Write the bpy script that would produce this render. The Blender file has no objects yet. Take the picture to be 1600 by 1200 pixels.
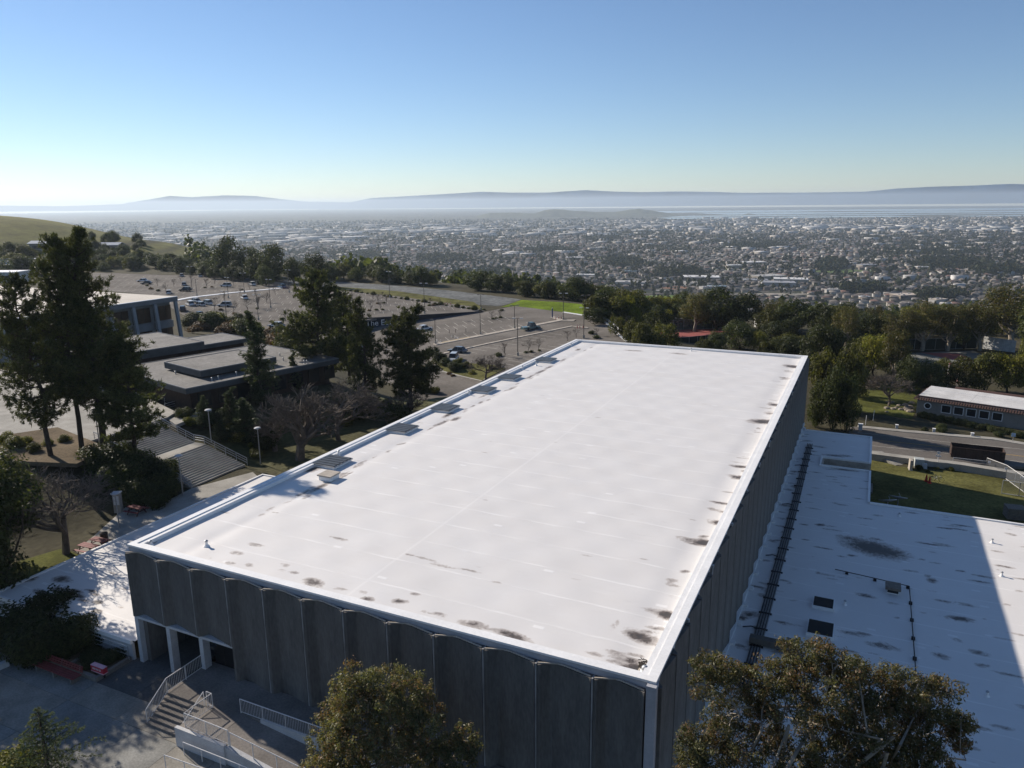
import bpy, math, random
import numpy as np
from mathutils import Vector, Matrix
R_ = random.Random(7)
rng = np.random.default_rng(11)
S = bpy.context.scene
COL = S.collection
# ------------------------------------------------------------------ camera
F = 1182.0
PITCH, ROLL, YAW = [math.radians(a) for a in (13.4423, -0.49075, -25.4429)]
CAM = np.array([44.249, -31.808, 31.25])
_cp, _sp = math.cos(PITCH), math.sin(PITCH)
FW = np.array([math.sin(YAW)*_cp, math.cos(YAW)*_cp, -_sp])
_r = np.array([math.cos(YAW), -math.sin(YAW), 0.0])
_u = np.cross(_r, FW)
RT = math.cos(ROLL)*_r + math.sin(ROLL)*_u
UP = -math.sin(ROLL)*_r + math.cos(ROLL)*_u
cam_d = bpy.data.cameras.new('camera')
cam = bpy.data.objects.new('camera', cam_d); COL.objects.link(cam)
cam.matrix_world = Matrix(((RT[0], UP[0], -FW[0], CAM[0]), (RT[1], UP[1], -FW[1], CAM[1]), (RT[2], UP[2], -FW[2], CAM[2]), (0, 0, 0, 1)))
cam_d.sensor_width = 36.0
cam_d.lens = F/1600*36
cam_d.clip_start = 0.5
cam_d.clip_end = 90000
S.camera = cam
# ------------------------------------------------------------------ sky, sun, exposure
SUN = Vector((-1.9, 0.48, 1.0)).normalized()      # towards the sun
w = bpy.data.worlds.new('World'); S.world = w; w.use_nodes = True
wn = w.node_tree.nodes; wl = w.node_tree.links
sky = wn.new('ShaderNodeTexSky'); sky.sky_type = 'NISHITA'; sky.sun_disc = False
sky.sun_elevation = math.asin(SUN.z)
sky.sun_rotation = math.atan2(SUN.x, SUN.y)
sky.altitude = 100; sky.air_density = 0.9; sky.dust_density = 0.03; sky.ozone_density = 4.0
bg = wn['Background']; bg.inputs['Strength'].default_value = 0.074
tint = wn.new('ShaderNodeMix'); tint.data_type = 'RGBA'; tint.blend_type = 'MULTIPLY'; tint.inputs[0].default_value = 1.0; tint.inputs[7].default_value = (1.0, 0.985, 1.01, 1)
wl.new(sky.outputs[0], tint.inputs[6]); wl.new(tint.outputs[2], bg.inputs['Color'])
sd = bpy.data.lights.new('sun', 'SUN'); sun = bpy.data.objects.new('sun', sd); COL.objects.link(sun)
sd.energy = 4.5; sd.angle = math.radians(0.53); sd.color = (1.0, 0.91, 0.795)
sun.rotation_euler = SUN.to_track_quat('Z', 'Y').to_euler()
sun.location = (-100, 60, 120)
S.view_settings.view_transform = 'Standard'; S.view_settings.look = 'None'
S.view_settings.exposure = 0.58; S.view_settings.gamma = 1.0
S.view_settings.use_curve_mapping = False
S.render.engine = 'CYCLES'
cy = S.cycles
cy.max_bounces = 5; cy.diffuse_bounces = 2; cy.glossy_bounces = 2; cy.transmission_bounces = 3
cy.transparent_max_bounces = 8; cy.volume_bounces = 0
cy.use_denoising = True
cy.sample_clamp_indirect = 4

# ------------------------------------------------------------------ helpers
def ray(u, v): return ((u-800)/F)*RT - ((v-600)/F)*UP + FW
def at(u, v, z):
    d = ray(u, v); t = (z-CAM[2])/d[2]; p = CAM+t*d
    return (float(p[0]), float(p[1]), float(z))
def at2(u, v, z): return at(u, v, z)[:2]
def at_plane(u, v, a, b, c):
    d = ray(u, v); t = (a+b*CAM[0]+c*CAM[1]-CAM[2])/(d[2]-b*d[0]-c*d[1]); p = CAM+t*d
    return tuple(float(q) for q in p)
def depth(p): return float((np.array(p)-CAM) @ FW)

def smooth(t):
    t = np.clip(t, 0, 1); return t*t*(3-2*t)

MATS = {}
def nodes_of(name):
    m = bpy.data.materials.new(name); m.use_nodes = True
    nt = m.node_tree; nt.nodes.clear()
    return m, nt
def N(nt, t, **kw):
    n = nt.nodes.new(t)
    for k, v in kw.items():
        if k.startswith('i_'):
            key = k[2:]
            key = int(key) if key.isdigit() else key.replace('_', ' ')
            n.inputs[key].default_value = v
        else: setattr(n, k, v)
    return n
def ramp(nt, stops):
    n = nt.nodes.new('ShaderNodeValToRGB')
    e = n.color_ramp.elements
    while len(e) < len(stops): e.new(0.5)
    for i, (p, c) in enumerate(stops):
        e[i].position = p; e[i].color = (c[0], c[1], c[2], 1) if not isinstance(c, (int, float)) else (c, c, c, 1)
    return n
def mix(nt, a, b, fac, mode='MIX'):
    n = nt.nodes.new('ShaderNodeMix'); n.data_type = 'RGBA'; n.blend_type = mode
    for sock, val in ((n.inputs[0], fac), (n.inputs[6], a), (n.inputs[7], b)):
        if isinstance(val, (int, float)): sock.default_value = val
        elif isinstance(val, (tuple, list)): sock.default_value = (*val[:3], 1)
        else: nt.links.new(val, sock)
    return n.outputs[2]
def math_(nt, op, a, b=None, c=None):
    n = nt.nodes.new('ShaderNodeMath'); n.operation = op
    for i, v in enumerate((a, b, c)):
        if v is None: continue
        if isinstance(v, (int, float)): n.inputs[i].default_value = v
        else: nt.links.new(v, n.inputs[i])
    return n.outputs[0]
def M(name, col, rough=0.8, var=0.25, scale=1.5, fine=0.12, fscale=14, bump=0.0, metal=0.0, spec=0.3, stretch=None, rnd=0.0):
    """plain weathered surface: base colour broken up by two noises, optional relief"""
    if name in MATS: return MATS[name]
    m, nt = nodes_of(name)
    out = N(nt, 'ShaderNodeOutputMaterial'); b = N(nt, 'ShaderNodeBsdfPrincipled')
    b.inputs['Roughness'].default_value = rough; b.inputs['Metallic'].default_value = metal
    b.inputs['Specular IOR Level'].default_value = spec
    tc = N(nt, 'ShaderNodeTexCoord')
    co = tc.outputs['Object']
    if stretch:
        mp = N(nt, 'ShaderNodeMapping'); mp.inputs['Scale'].default_value = stretch
        nt.links.new(co, mp.inputs[0]); co = mp.outputs[0]
    n1 = N(nt, 'ShaderNodeTexNoise', i_Scale=scale, i_Detail=5.0, i_Roughness=0.6); nt.links.new(co, n1.inputs['Vector'])
    n2 = N(nt, 'ShaderNodeTexNoise', i_Scale=fscale, i_Detail=3.0); nt.links.new(co, n2.inputs['Vector'])
    r1 = ramp(nt, [(0.3, 1-var), (0.7, 1+var*0.6)]); nt.links.new(n1.outputs[0], r1.inputs[0])
    r2 = ramp(nt, [(0.3, 1-fine), (0.7, 1+fine)]); nt.links.new(n2.outputs[0], r2.inputs[0])
    c = mix(nt, col, r1.outputs[0], 1.0, 'MULTIPLY')
    c = mix(nt, c, r2.outputs[0], 1.0, 'MULTIPLY')
    if rnd:
        oi = N(nt, 'ShaderNodeObjectInfo')
        rr = ramp(nt, [(0, 1-rnd), (1, 1+rnd)]); nt.links.new(oi.outputs['Random'], rr.inputs[0])
        c = mix(nt, c, rr.outputs[0], 1.0, 'MULTIPLY')
    nt.links.new(c, b.inputs['Base Color'])
    if bump:
        bp = N(nt, 'ShaderNodeBump', i_Strength=bump, i_Distance=0.05); nt.links.new(n2.outputs[0], bp.inputs['Height'])
        nt.links.new(bp.outputs[0], b.inputs['Normal'])
    nt.links.new(b.outputs[0], out.inputs[0])
    MATS[name] = m
    return m
def leafmat(name, c0, c1, c2=None, trans=0.35, rough=0.55, rnd=0.25, spec=0.15):
    """leaves: colour varies from clump to clump, leaf to leaf and tree to tree; some light passes through"""
    if name in MATS: return MATS[name]
    m, nt = nodes_of(name)
    out = N(nt, 'ShaderNodeOutputMaterial')
    geo = N(nt, 'ShaderNodeNewGeometry'); tc = N(nt, 'ShaderNodeTexCoord'); oi = N(nt, 'ShaderNodeObjectInfo')
    n1 = N(nt, 'ShaderNodeTexNoise', i_Scale=0.5, i_Detail=3.0); nt.links.new(tc.outputs['Object'], n1.inputs['Vector'])
    r1 = ramp(nt, [(0.35, c0), (0.65, c1)]); nt.links.new(n1.outputs[0], r1.inputs[0])
    isl = geo.outputs['Random Per Island']
    r2 = ramp(nt, [(0, 0.55), (1, 1.45)]); nt.links.new(isl, r2.inputs[0])
    c = mix(nt, r1.outputs[0], r2.outputs[0], 1.0, 'MULTIPLY')
    if c2:
        n3 = N(nt, 'ShaderNodeTexNoise', i_Scale=0.9, i_Detail=2.0); nt.links.new(tc.outputs['Object'], n3.inputs['Vector'])
        mm = math_(nt, 'MULTIPLY_ADD', isl, 0.5, n3.outputs[0])
        r3 = ramp(nt, [(0.78, 0.0), (1.02, 0.8)]); nt.links.new(mm, r3.inputs[0])
        c = mix(nt, c, c2, r3.outputs[0])
    rr = ramp(nt, [(0, 1-rnd), (1, 1+rnd)]); nt.links.new(oi.outputs['Random'], rr.inputs[0])
    c = mix(nt, c, rr.outputs[0], 1.0, 'MULTIPLY')
    b = N(nt, 'ShaderNodeBsdfPrincipled'); b.inputs['Roughness'].default_value = rough; b.inputs['Specular IOR Level'].default_value = spec
    nt.links.new(c, b.inputs['Base Color'])
    t = N(nt, 'ShaderNodeBsdfTranslucent'); ct = mix(nt, c, (1.25, 1.3, 0.6), 1.0, 'MULTIPLY'); nt.links.new(ct, t.inputs[0])
    ms = N(nt, 'ShaderNodeMixShader'); ms.inputs[0].default_value = trans
    nt.links.new(b.outputs[0], ms.inputs[1]); nt.links.new(t.outputs[0], ms.inputs[2]); nt.links.new(ms.outputs[0], out.inputs[0])
    MATS[name] = m
    return m

class MB:
    """collects faces, makes one mesh"""
    def __init__(s): s.v = []; s.f = []; s.m = []
    def face(s, pts, mi=0):
        i = len(s.v); s.v.extend(pts); s.f.append(tuple(range(i, i+len(pts)))); s.m.append(mi)
    def raw(s, vs, fs, mi=0):
        i = len(s.v); s.v.extend(vs)
        for f in fs: s.f.append(tuple(i+k for k in f)); s.m.append(mi)
    def box(s, x0, y0, z0, x1, y1, z1, mi=0):
        v = [(x0,y0,z0),(x1,y0,z0),(x1,y1,z0),(x0,y1,z0),(x0,y0,z1),(x1,y0,z1),(x1,y1,z1),(x0,y1,z1)]
        s.raw(v, [(0,3,2,1),(4,5,6,7),(0,1,5,4),(1,2,6,5),(2,3,7,6),(3,0,4,7)], mi)
    def prism(s, poly, z0, z1, mi=0, top=None):
        """poly: (x, y) counter-clockwise; z0/z1 number or f(x, y)"""
        n = len(poly)
        a = sum(poly[i][0]*poly[(i+1) % n][1]-poly[(i+1) % n][0]*poly[i][1] for i in range(n))
        if a < 0: poly = poly[::-1]
        g0 = z0 if callable(z0) else (lambda x, y: z0); g1 = z1 if callable(z1) else (lambda x, y: z1)
        v = [(x, y, g0(x, y)) for x, y in poly]+[(x, y, g1(x, y)) for x, y in poly]
        f = [tuple(range(n-1, -1, -1))]+[(i, (i+1) % n, n+(i+1) % n, n+i) for i in range(n)]
        s.raw(v, f, mi); i = len(s.v)-n
        s.f.append(tuple(range(i, i+n))); s.m.append(mi if top is None else top)
    def tube(s, pts, r, k=6, mi=0, cap=True):
        pts = [np.array(p, float) for p in pts]; n = len(pts)
        rs = r if isinstance(r, (list, tuple)) else [r]*n
        base = len(s.v)
        for i, p in enumerate(pts):
            d = pts[min(i+1, n-1)]-pts[max(i-1, 0)]; d = d/(np.linalg.norm(d)+1e-9)
            a = np.array([0, 0, 1.0]) if abs(d[2]) < 0.9 else np.array([1.0, 0, 0])
            e1 = np.cross(d, a); e1 /= np.linalg.norm(e1); e2 = np.cross(d, e1)
            for j in range(k):
                t = 2*math.pi*j/k
                s.v.append(tuple(p+rs[i]*(math.cos(t)*e1+math.sin(t)*e2)))
        for i in range(n-1):
            for j in range(k):
                j2 = (j+1) % k
                s.f.append((base+i*k+j, base+i*k+j2, base+(i+1)*k+j2, base+(i+1)*k+j)); s.m.append(mi)
        if cap:
            s.f.append(tuple(base+j for j in range(k-1, -1, -1))); s.m.append(mi)
            s.f.append(tuple(base+(n-1)*k+j for j in range(k))); s.m.append(mi)
    def bar(s, p, q, w, h=None, mi=0):
        """rectangular bar from p to q"""
        h = h or w; p = np.array(p, float); q = np.array(q, float); d = q-p; d /= np.linalg.norm(d)
        a = np.array([0, 0, 1.0]) if abs(d[2]) < 0.95 else np.array([0, 1.0, 0])
        e1 = np.cross(d, a); e1 /= np.linalg.norm(e1); e2 = np.cross(e1, d)
        v = []
        for c in (p, q):
            for sx, sy in ((-1,-1),(1,-1),(1,1),(-1,1)): v.append(tuple(c+e1*sx*w/2+e2*sy*h/2))
        s.raw(v, [(0,1,2,3),(7,6,5,4),(0,4,5,1),(1,5,6,2),(2,6,7,3),(3,7,4,0)], mi)
    def lathe(s, prof, k=12, c=(0,0,0), mi=0):
        b = len(s.v)
        for r, z in prof:
            for j in range(k):
                t = 2*math.pi*j/k; s.v.append((c[0]+r*math.cos(t), c[1]+r*math.sin(t), c[2]+z))
        for i in range(len(prof)-1):
            for j in range(k):
                j2 = (j+1) % k; s.f.append((b+i*k+j, b+i*k+j2, b+(i+1)*k+j2, b+(i+1)*k+j)); s.m.append(mi)
        s.f.append(tuple(b+(len(prof)-1)*k+j for j in range(k))); s.m.append(mi)
    def mesh(s, name, mats, smooth_=False, off=None):
        me = bpy.data.meshes.new(name)
        v = s.v
        if off is not None: v = [(a[0]-off[0], a[1]-off[1], a[2]-off[2]) for a in v]
        me.from_pydata([tuple(map(float, a)) for a in v], [], s.f)
        for m in (mats if isinstance(mats, (list, tuple)) else [mats]): me.materials.append(m)
        if max(s.m, default=0) > 0: me.polygons.foreach_set('material_index', s.m)
        if smooth_: me.polygons.foreach_set('use_smooth', [True]*len(me.polygons))
        me.update()
        return me
def npmesh(name, V, Fs, mats, mi=None, smooth_=False):
    """V (n,3), Fs (m,3 or 4) arrays -> mesh"""
    me = bpy.data.meshes.new(name); V = np.asarray(V, np.float32); Fs = np.asarray(Fs, np.int32)
    k = Fs.shape[1]
    me.vertices.add(len(V)); me.vertices.foreach_set('co', V.ravel())
    me.loops.add(Fs.size); me.loops.foreach_set('vertex_index', Fs.ravel())
    me.polygons.add(len(Fs)); me.polygons.foreach_set('loop_start', np.arange(0, Fs.size, k, dtype=np.int32))
    for m in (mats if isinstance(mats, (list, tuple)) else [mats]): me.materials.append(m)
    if mi is not None: me.polygons.foreach_set('material_index', np.asarray(mi, np.int32))
    if smooth_: me.polygons.foreach_set('use_smooth', np.ones(len(Fs), bool))
    me.update(calc_edges=True); me.validate()
    return me
def link(name, me, parent=None, loc=None, rz=None):
    o = bpy.data.objects.new(name, me); COL.objects.link(o)
    if parent is not None: o.parent = parent
    if loc is not None: o.location = loc
    if rz is not None: o.rotation_euler = (0, 0, rz)
    return o
def tag(o, label=None, cat=None, group=None, kind=None):
    if label: o['label'] = label
    if cat: o['category'] = cat
    if group: o['group'] = group
    if kind: o['kind'] = kind
    return o
def thing(name, label, cat, loc=(0,0,0), rz=0, group=None):
    o = bpy.data.objects.new(name, None); COL.objects.link(o)
    o.empty_display_size = 0.3
    o.location = loc; o.rotation_euler = (0, 0, rz)
    return tag(o, label, cat, group)
def part(name, mb, mats, parent, world=False, smooth_=False, kind=None, label=None, off=None):
    o = (parent.location if world else None) if off is None else off
    ob = link(name, mb.mesh(name, mats, smooth_, o), parent)
    if kind: ob['kind'] = kind
    if label: ob['label'] = label
    return ob
def struct(name, me, kind='structure', label=None, parent=None):
    o = link(name, me, parent); o['kind'] = kind
    if label: o['label'] = label
    return o
def dup(root, loc, rz=0, label=None, group=None, sc=None, mat=None):
    r = root.copy(); COL.objects.link(r); r.location = loc; r.rotation_euler = (0, 0, rz)
    if sc is not None: r.scale = sc if isinstance(sc, tuple) else (sc, sc, sc)
    if label: r['label'] = label
    if group: r['group'] = group
    for ch in KIDS[root.name]:
        c = ch.copy(); COL.objects.link(c); c.parent = r
        for g in KIDS.get(ch.name, ()):
            d = g.copy(); COL.objects.link(d); d.parent = c
    return r
KIDS = {}
def reg(root):
    """remember the parts of a thing that will be copied"""
    ks = [o for o in COL.objects if o.parent is root]
    KIDS[root.name] = ks
    for k in ks: KIDS[k.name] = [o for o in COL.objects if o.parent is k]
    return root

# ------------------------------------------------------------------ colours
C_white = M('white_membrane', (0.78, 0.76, 0.73), 0.6, 0.08, 0.4, 0.05, 3)
C_cap = M('white_parapet_paint', (0.8, 0.79, 0.77), 0.5, 0.08, 0.6, 0.05, 6)
C_fascia = M('grey_fascia_paint', (0.42, 0.42, 0.44), 0.6, 0.12, 0.5, 0.06, 5)
C_aggr = M('dark_aggregate_panel', (0.155, 0.145, 0.133), 0.92, 0.3, 0.7, 0.14, 8, bump=0.25, stretch=(1, 1, 0.28), spec=0.1)
C_lip = M('cream_concrete_edge', (0.42, 0.37, 0.31), 0.85, 0.3, 1.2)
C_conc = M('pale_concrete', (0.36, 0.34, 0.3), 0.85, 0.28, 0.35, 0.12, 9, bump=0.15, spec=0.04)
C_concd = M('weathered_concrete', (0.22, 0.2, 0.18), 0.9, 0.35, 0.3, 0.15, 7, bump=0.15, spec=0.04)
C_concl = M('light_painted_concrete', (0.52, 0.52, 0.52), 0.8, 0.18, 0.8)
C_joint = M('dark_joint', (0.03, 0.03, 0.03), 0.9)
C_rail = M('white_rail_paint', (0.68, 0.66, 0.64), 0.45, 0.1, 3)
C_steel = M('galvanised_steel', (0.4, 0.41, 0.42), 0.45, 0.15, 3, metal=0.6)
C_black = M('black_pipe', (0.02, 0.02, 0.022), 0.6)
C_dark = M('dark_interior', (0.012, 0.012, 0.014), 0.8)
C_brown = M('brown_door_paint', (0.075, 0.04, 0.032), 0.7)
C_red = M('faded_red_paint', (0.2, 0.045, 0.042), 0.65, 0.3, 2)
C_redb = M('bright_red_paint', (0.5, 0.03, 0.05), 0.5, 0.1, 2)
C_asph = M('worn_asphalt', (0.17, 0.153, 0.134), 0.92, 0.34, 0.09, 0.16, 2.5, bump=0.1, spec=0.04)
C_asph2 = M('road_asphalt', (0.15, 0.135, 0.12), 0.92, 0.2, 0.1, 0.12, 2.5, spec=0.04)
C_grav = M('grey_lot_surface', (0.16, 0.165, 0.16), 0.95, 0.35, 0.12, 0.3, 0.7, spec=0.04)
C_line = M('worn_white_road_paint', (0.46, 0.43, 0.38), 0.8, 0.35, 0.8, spec=0.04)
C_yel = M('yellow_road_paint', (0.5, 0.3, 0.06), 0.8, 0.25, 1.0, spec=0.04)
C_yelcurb = M('yellow_kerb_paint', (0.5, 0.36, 0.15), 0.8, 0.3, 0.5)
C_lawn = M('lawn_grass', (0.1, 0.105, 0.03), 0.95, 0.6, 0.22, 0.3, 5, bump=0.6, spec=0.04)
C_field = M('bright_spring_grass', (0.135, 0.19, 0.018), 0.95, 0.45, 0.09, 0.25, 1.2, bump=0.5, spec=0.04)
C_verge = M('weedy_verge', (0.12, 0.115, 0.04), 0.95, 0.6, 0.15, 0.3, 3, bump=0.6, spec=0.04)
C_dirt = M('bare_dirt', (0.15, 0.115, 0.075), 0.95, 0.45, 0.2, 0.2, 4, bump=0.4, spec=0.04)
C_bark = M('brown_bark', (0.06, 0.045, 0.035), 0.95, 0.4, 2, 0.3, 9, bump=0.6)
C_barkg = M('grey_twig_bark', (0.135, 0.11, 0.09), 0.95, 0.35, 2)
C_barkp = M('pale_eucalyptus_bark', (0.27, 0.23, 0.18), 0.85, 0.45, 1.5)
C_glass = M('dark_window_glass', (0.02, 0.022, 0.026), 0.22, 0.1, 1, spec=0.45)
C_pane = M('black_skylight_pane', (0.012, 0.012, 0.014), 0.6, 0.2, 1, spec=0.15)
C_tyre = M('black_tyre', (0.015, 0.015, 0.015), 0.9)
C_wood = M('grey_wood', (0.2, 0.17, 0.14), 0.85, 0.3, 4)
L_pine = leafmat('pine_needles', (0.05, 0.06, 0.025), (0.095, 0.098, 0.036), trans=0.3)
L_pine2 = leafmat('cypress_needles', (0.034, 0.05, 0.024), (0.058, 0.07, 0.03), trans=0.25)
L_euc = leafmat('eucalyptus_leaves', (0.095, 0.1, 0.045), (0.17, 0.16, 0.075), (0.19, 0.095, 0.05), trans=0.35, rough=0.5, spec=0.22)
L_gum = leafmat('gum_tree_leaves', (0.07, 0.076, 0.026), (0.125, 0.115, 0.04), (0.14, 0.09, 0.04), trans=0.38, rough=0.45, rnd=0.35)
L_oak = leafmat('dark_oak_leaves', (0.036, 0.046, 0.017), (0.066, 0.073, 0.027), trans=0.35, rnd=0.35)
L_bush = leafmat('olive_bush_leaves', (0.068, 0.074, 0.02), (0.115, 0.108, 0.03), trans=0.4, rnd=0.35)
L_yel = leafmat('yellow_green_leaves', (0.12, 0.13, 0.02), (0.19, 0.17, 0.03), trans=0.4)
L_ced = leafmat('blue_cedar_needles', (0.08, 0.11, 0.06), (0.15, 0.165, 0.08), trans=0.3)
L_rust = leafmat('russet_shrub_leaves', (0.09, 0.055, 0.03), (0.14, 0.08, 0.04), trans=0.3)
L_city = leafmat('city_tree_leaves', (0.022, 0.032, 0.015), (0.045, 0.055, 0.024), (0.08, 0.06, 0.035), trans=0.2, spec=0.05)
# ------------------------------------------------------------------ terrain
WLp, WEp, C1p = at(590, 511, -3.5), at(755, 488, -1.0), at(712, 551, -3.0)
_ab = np.linalg.solve(np.array([[1, *WLp[:2]], [1, *WEp[:2]], [1, *C1p[:2]]]), [-3.5, -1.0, -3.0])
LOWER = tuple(float(q) for q in _ab)
def lowz(x, y): return LOWER[0]+LOWER[1]*x+LOWER[2]*y
def al(u, v): return at_plane(u, v, *LOWER)
def al2(u, v): return al(u, v)[:2]
Z_UP, Z_GRAV, Z_ROAD, Z_LAWN, Z_YARD, Z_C1, Z_C2, Z_UN, Z_TOP = -1.0, -1.6, -6.0, -6.6, -6.9, -7.6, -7.6, 3.0, 3.9
wall_d = np.array(WEp[:2])-np.array(WLp[:2]); wall_d /= np.linalg.norm(wall_d); wn2 = np.array([-wall_d[1], wall_d[0]])
if wn2[0] > 0: wn2 = -wn2
wall_a = np.array(WLp[:2])-wall_d*22
lot_low = [tuple(wall_a), tuple(WEp[:2])]+[al2(u, v) for u, v in ( (805, 478), (880, 488), (930, 497), (945, 502), (956, 513), (978, 533), (985, 545), (930, 560), (760, 640), (690, 640), (620, 610), (560, 560))]
lot_up = [at2(u, v, Z_UP) for u, v in ((120, 425), (205, 428), (262, 430), (330, 431), (400, 436), (470, 446), (525, 452), (620, 461), (735, 477), (755, 487), (590, 497.5), (560, 502), (545, 520), (520, 540), (440, 526), (400, 516), (330, 502), (285, 492), (250, 470), (225, 460), (140, 452))]
pad_low = [tuple(wall_a+wn2*3), tuple(np.array(WEp[:2])+wn2*1.5)]+lot_low[2:]
_near = {10, 11, 12, 13}
pad_up = [tuple(np.array(p)+wn2*(7 if i in _near else (3 if i == 9 else 0))) for i, p in enumerate(lot_up)]
grav = [at2(u, v, Z_GRAV) for u, v in ((455, 432), (525, 440), (640, 448), (720, 456), (815, 468), (783, 479), (735, 475), (620, 458.5), (525, 450), (440, 441))]
field = [al2(u, v) for u, v in ((783, 480), (815, 469), (870, 472), (925, 477), (962, 484), (934, 497), (880, 487.5), (806, 478.5))]
court1 = [at2(u, v, Z_C1) for u, v in ((1025, 517), (1135, 513), (1160, 528), (1050, 540))]
court2 = [at2(u, v, Z_C2) for u, v in ((1418, 552), (1520, 548), (1560, 565), (1480, 580), (1440, 570))]
lawn = [at2(u, v, Z_LAWN) for u, v in ((1310, 585), (1440, 600), (1432, 640), (1425, 655), (1320, 640))]
road = [at2(u, v, Z_ROAD) for u, v in ((1325, 666), (1480, 681), (1560, 689), (1700, 706), (1700, 737), (1496, 722.6), (1454, 718.5), (1330, 703))]
yard = [at2(u, v, Z_YARD) for u, v in ((1340, 712), (1450, 724), (1600, 745), (1750, 770), (1750, 850), (1600, 828), (1360, 792))]
bldR = [at2(u, v, Z_LAWN) for u, v in ((1430, 648), (1700, 690), (1700, 620), (1430, 610))]
PADS = [
 ([(-14, -45), (36, -45), (36, 0), (-14, 0)], (0, 0, 0)),
 ([(0, 0), (36.6, 0), (36.6, 86.5), (0, 86.5)], (-3, 0, 0)),
 ([(36.6, -6), (85, -6), (85, 54), (36.6, 82)], (-8, 0, 0)),
 ([(-16.3, -0.3), (0, -0.3), (0, 28), (-16.3, 28)], (-0.6, 0, 0)),
 ([(-36, -35), (-14.2, -35), (-14.2, 0), (-16.4, 30), (-23.7, 34.4), (-23.7, 12), (-32, 4), (-40, -10)], (-0.02, 0, 0)),
 ([(-38.0, 9), (-24.2, 12), (-24.2, 36), (-38.0, 36)], (-6.81, -0.268, 0)),
 ([(-95, -5), (-52, -5), (-39, 8), (-39, 36), (-60, 47), (-95, 47)], (Z_TOP, 0, 0)),
 ([(-23, 40), (-0.5, 32), (-0.5, 92), (-22, 84)], (1.6, 0, -0.04)),
 ([(-39, 39), (-33, 62), (-58, 72), (-85, 74), (-78, 47)], (Z_UN, 0, 0)),
 (pad_low, LOWER), (pad_up, (Z_UP, 0, 0)), (grav, (Z_GRAV, 0, 0)), (field, LOWER),
 (court1, (Z_C1, 0, 0)), (court2, (Z_C2, 0, 0)), (lawn, (Z_LAWN, 0, 0)), (road, (Z_ROAD, 0, 0)), (yard, (Z_YARD, 0, 0)), (bldR, (Z_LAWN, 0, 0)),
 ([(-175, 50), (-101, 50), (-101, 93), (-175, 93)], (1.0, 0, 0)),
]
def polydist(X, Y, poly):
    d = np.full(X.shape, 1e18); inside = np.zeros(X.shape, bool); n = len(poly)
    for i in range(n):
        x0, y0 = poly[i]; x1, y1 = poly[(i+1) % n]
        dx, dy = x1-x0, y1-y0; L2 = dx*dx+dy*dy+1e-12
        t = np.clip(((X-x0)*dx+(Y-y0)*dy)/L2, 0, 1)
        d = np.minimum(d, (X-x0-t*dx)**2+(Y-y0-t*dy)**2)
        if abs(dy) > 1e-9:
            c = ((y0 > Y) != (y1 > Y)) & (X < dx*(Y-y0)/dy+x0)
            inside ^= c
    return np.where(inside, 0.0, np.sqrt(d))
def dl(X, Y):
    return (X-CAM[0])*math.sin(YAW)+(Y-CAM[1])*math.cos(YAW), (X-CAM[0])*math.cos(YAW)-(Y-CAM[1])*math.sin(YAW)
PLAIN = -125.0
def base_h(X, Y):
    D, L = dl(X, Y)
    t = L/np.maximum(np.abs(D), 30.0)
    E = np.interp(t, [-1.2, -.7, -.4, -.28, -.1, 0.05, .2, .4, .8], [430, 430, 400, 345, 285, 245, 215, 200, 190])
    hp = np.interp(t, [-.9, -.5, -.3, 0, .1, .3, .7], [2, 1, -1, -2.5, -5, -6.5, -5])
    s = smooth((np.maximum(D, 0)-E)/620)
    h = hp*(1-s)+PLAIN*s
    q = (-208-L)*0.20
    hill = np.log1p(np.exp(np.clip(q/6, -30, 30)))*6
    wd = smooth((D-330)/170)*(1-smooth((D-500)/330))
    hill = np.minimum(hill, 60)*wd
    bump = 2.2*np.sin(X*0.021+1)*np.sin(Y*0.017)+1.2*np.sin(X*0.05+Y*0.04)
    return h*(1-0.9*wd*smooth((-190-L)/60))+hill*1.0+bump*smooth((D-150)/150)*(1-smooth((D-900)/400))
def gz(X, Y):
    X = np.asarray(X, float); Y = np.asarray(Y, float)
    hb = base_h(X, Y); wb = 1/22.0**2
    num = hb*wb; den = np.full(X.shape, wb)
    for poly, (a, b, c) in PADS:
        d = polydist(X, Y, poly); wgt = 1/(d*d+1e-4)
        wgt = np.where(d > 120, 0, wgt*np.clip(1-d/120, 0, 1))
        num = num+wgt*(a+b*X+c*Y); den = den+wgt
    return num/den
def g1(x, y): return float(gz(np.array([x]), np.array([y]))[0])
_ts = np.geomspace(25, 2500, 700)
def on(u, v):
    """the point of the ground in that direction"""
    d = ray(u, v); P = CAM[None]+_ts[:, None]*d[None]
    below = P[:, 2]-gz(P[:, 0], P[:, 1])
    k = np.argmax(below < 0)
    if k == 0: k = len(_ts)-1
    a, b = below[k-1], below[k]; f = a/(a-b+1e-9); p = P[k-1]+(P[k]-P[k-1])*f
    return (float(p[0]), float(p[1]), g1(p[0], p[1]))

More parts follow.
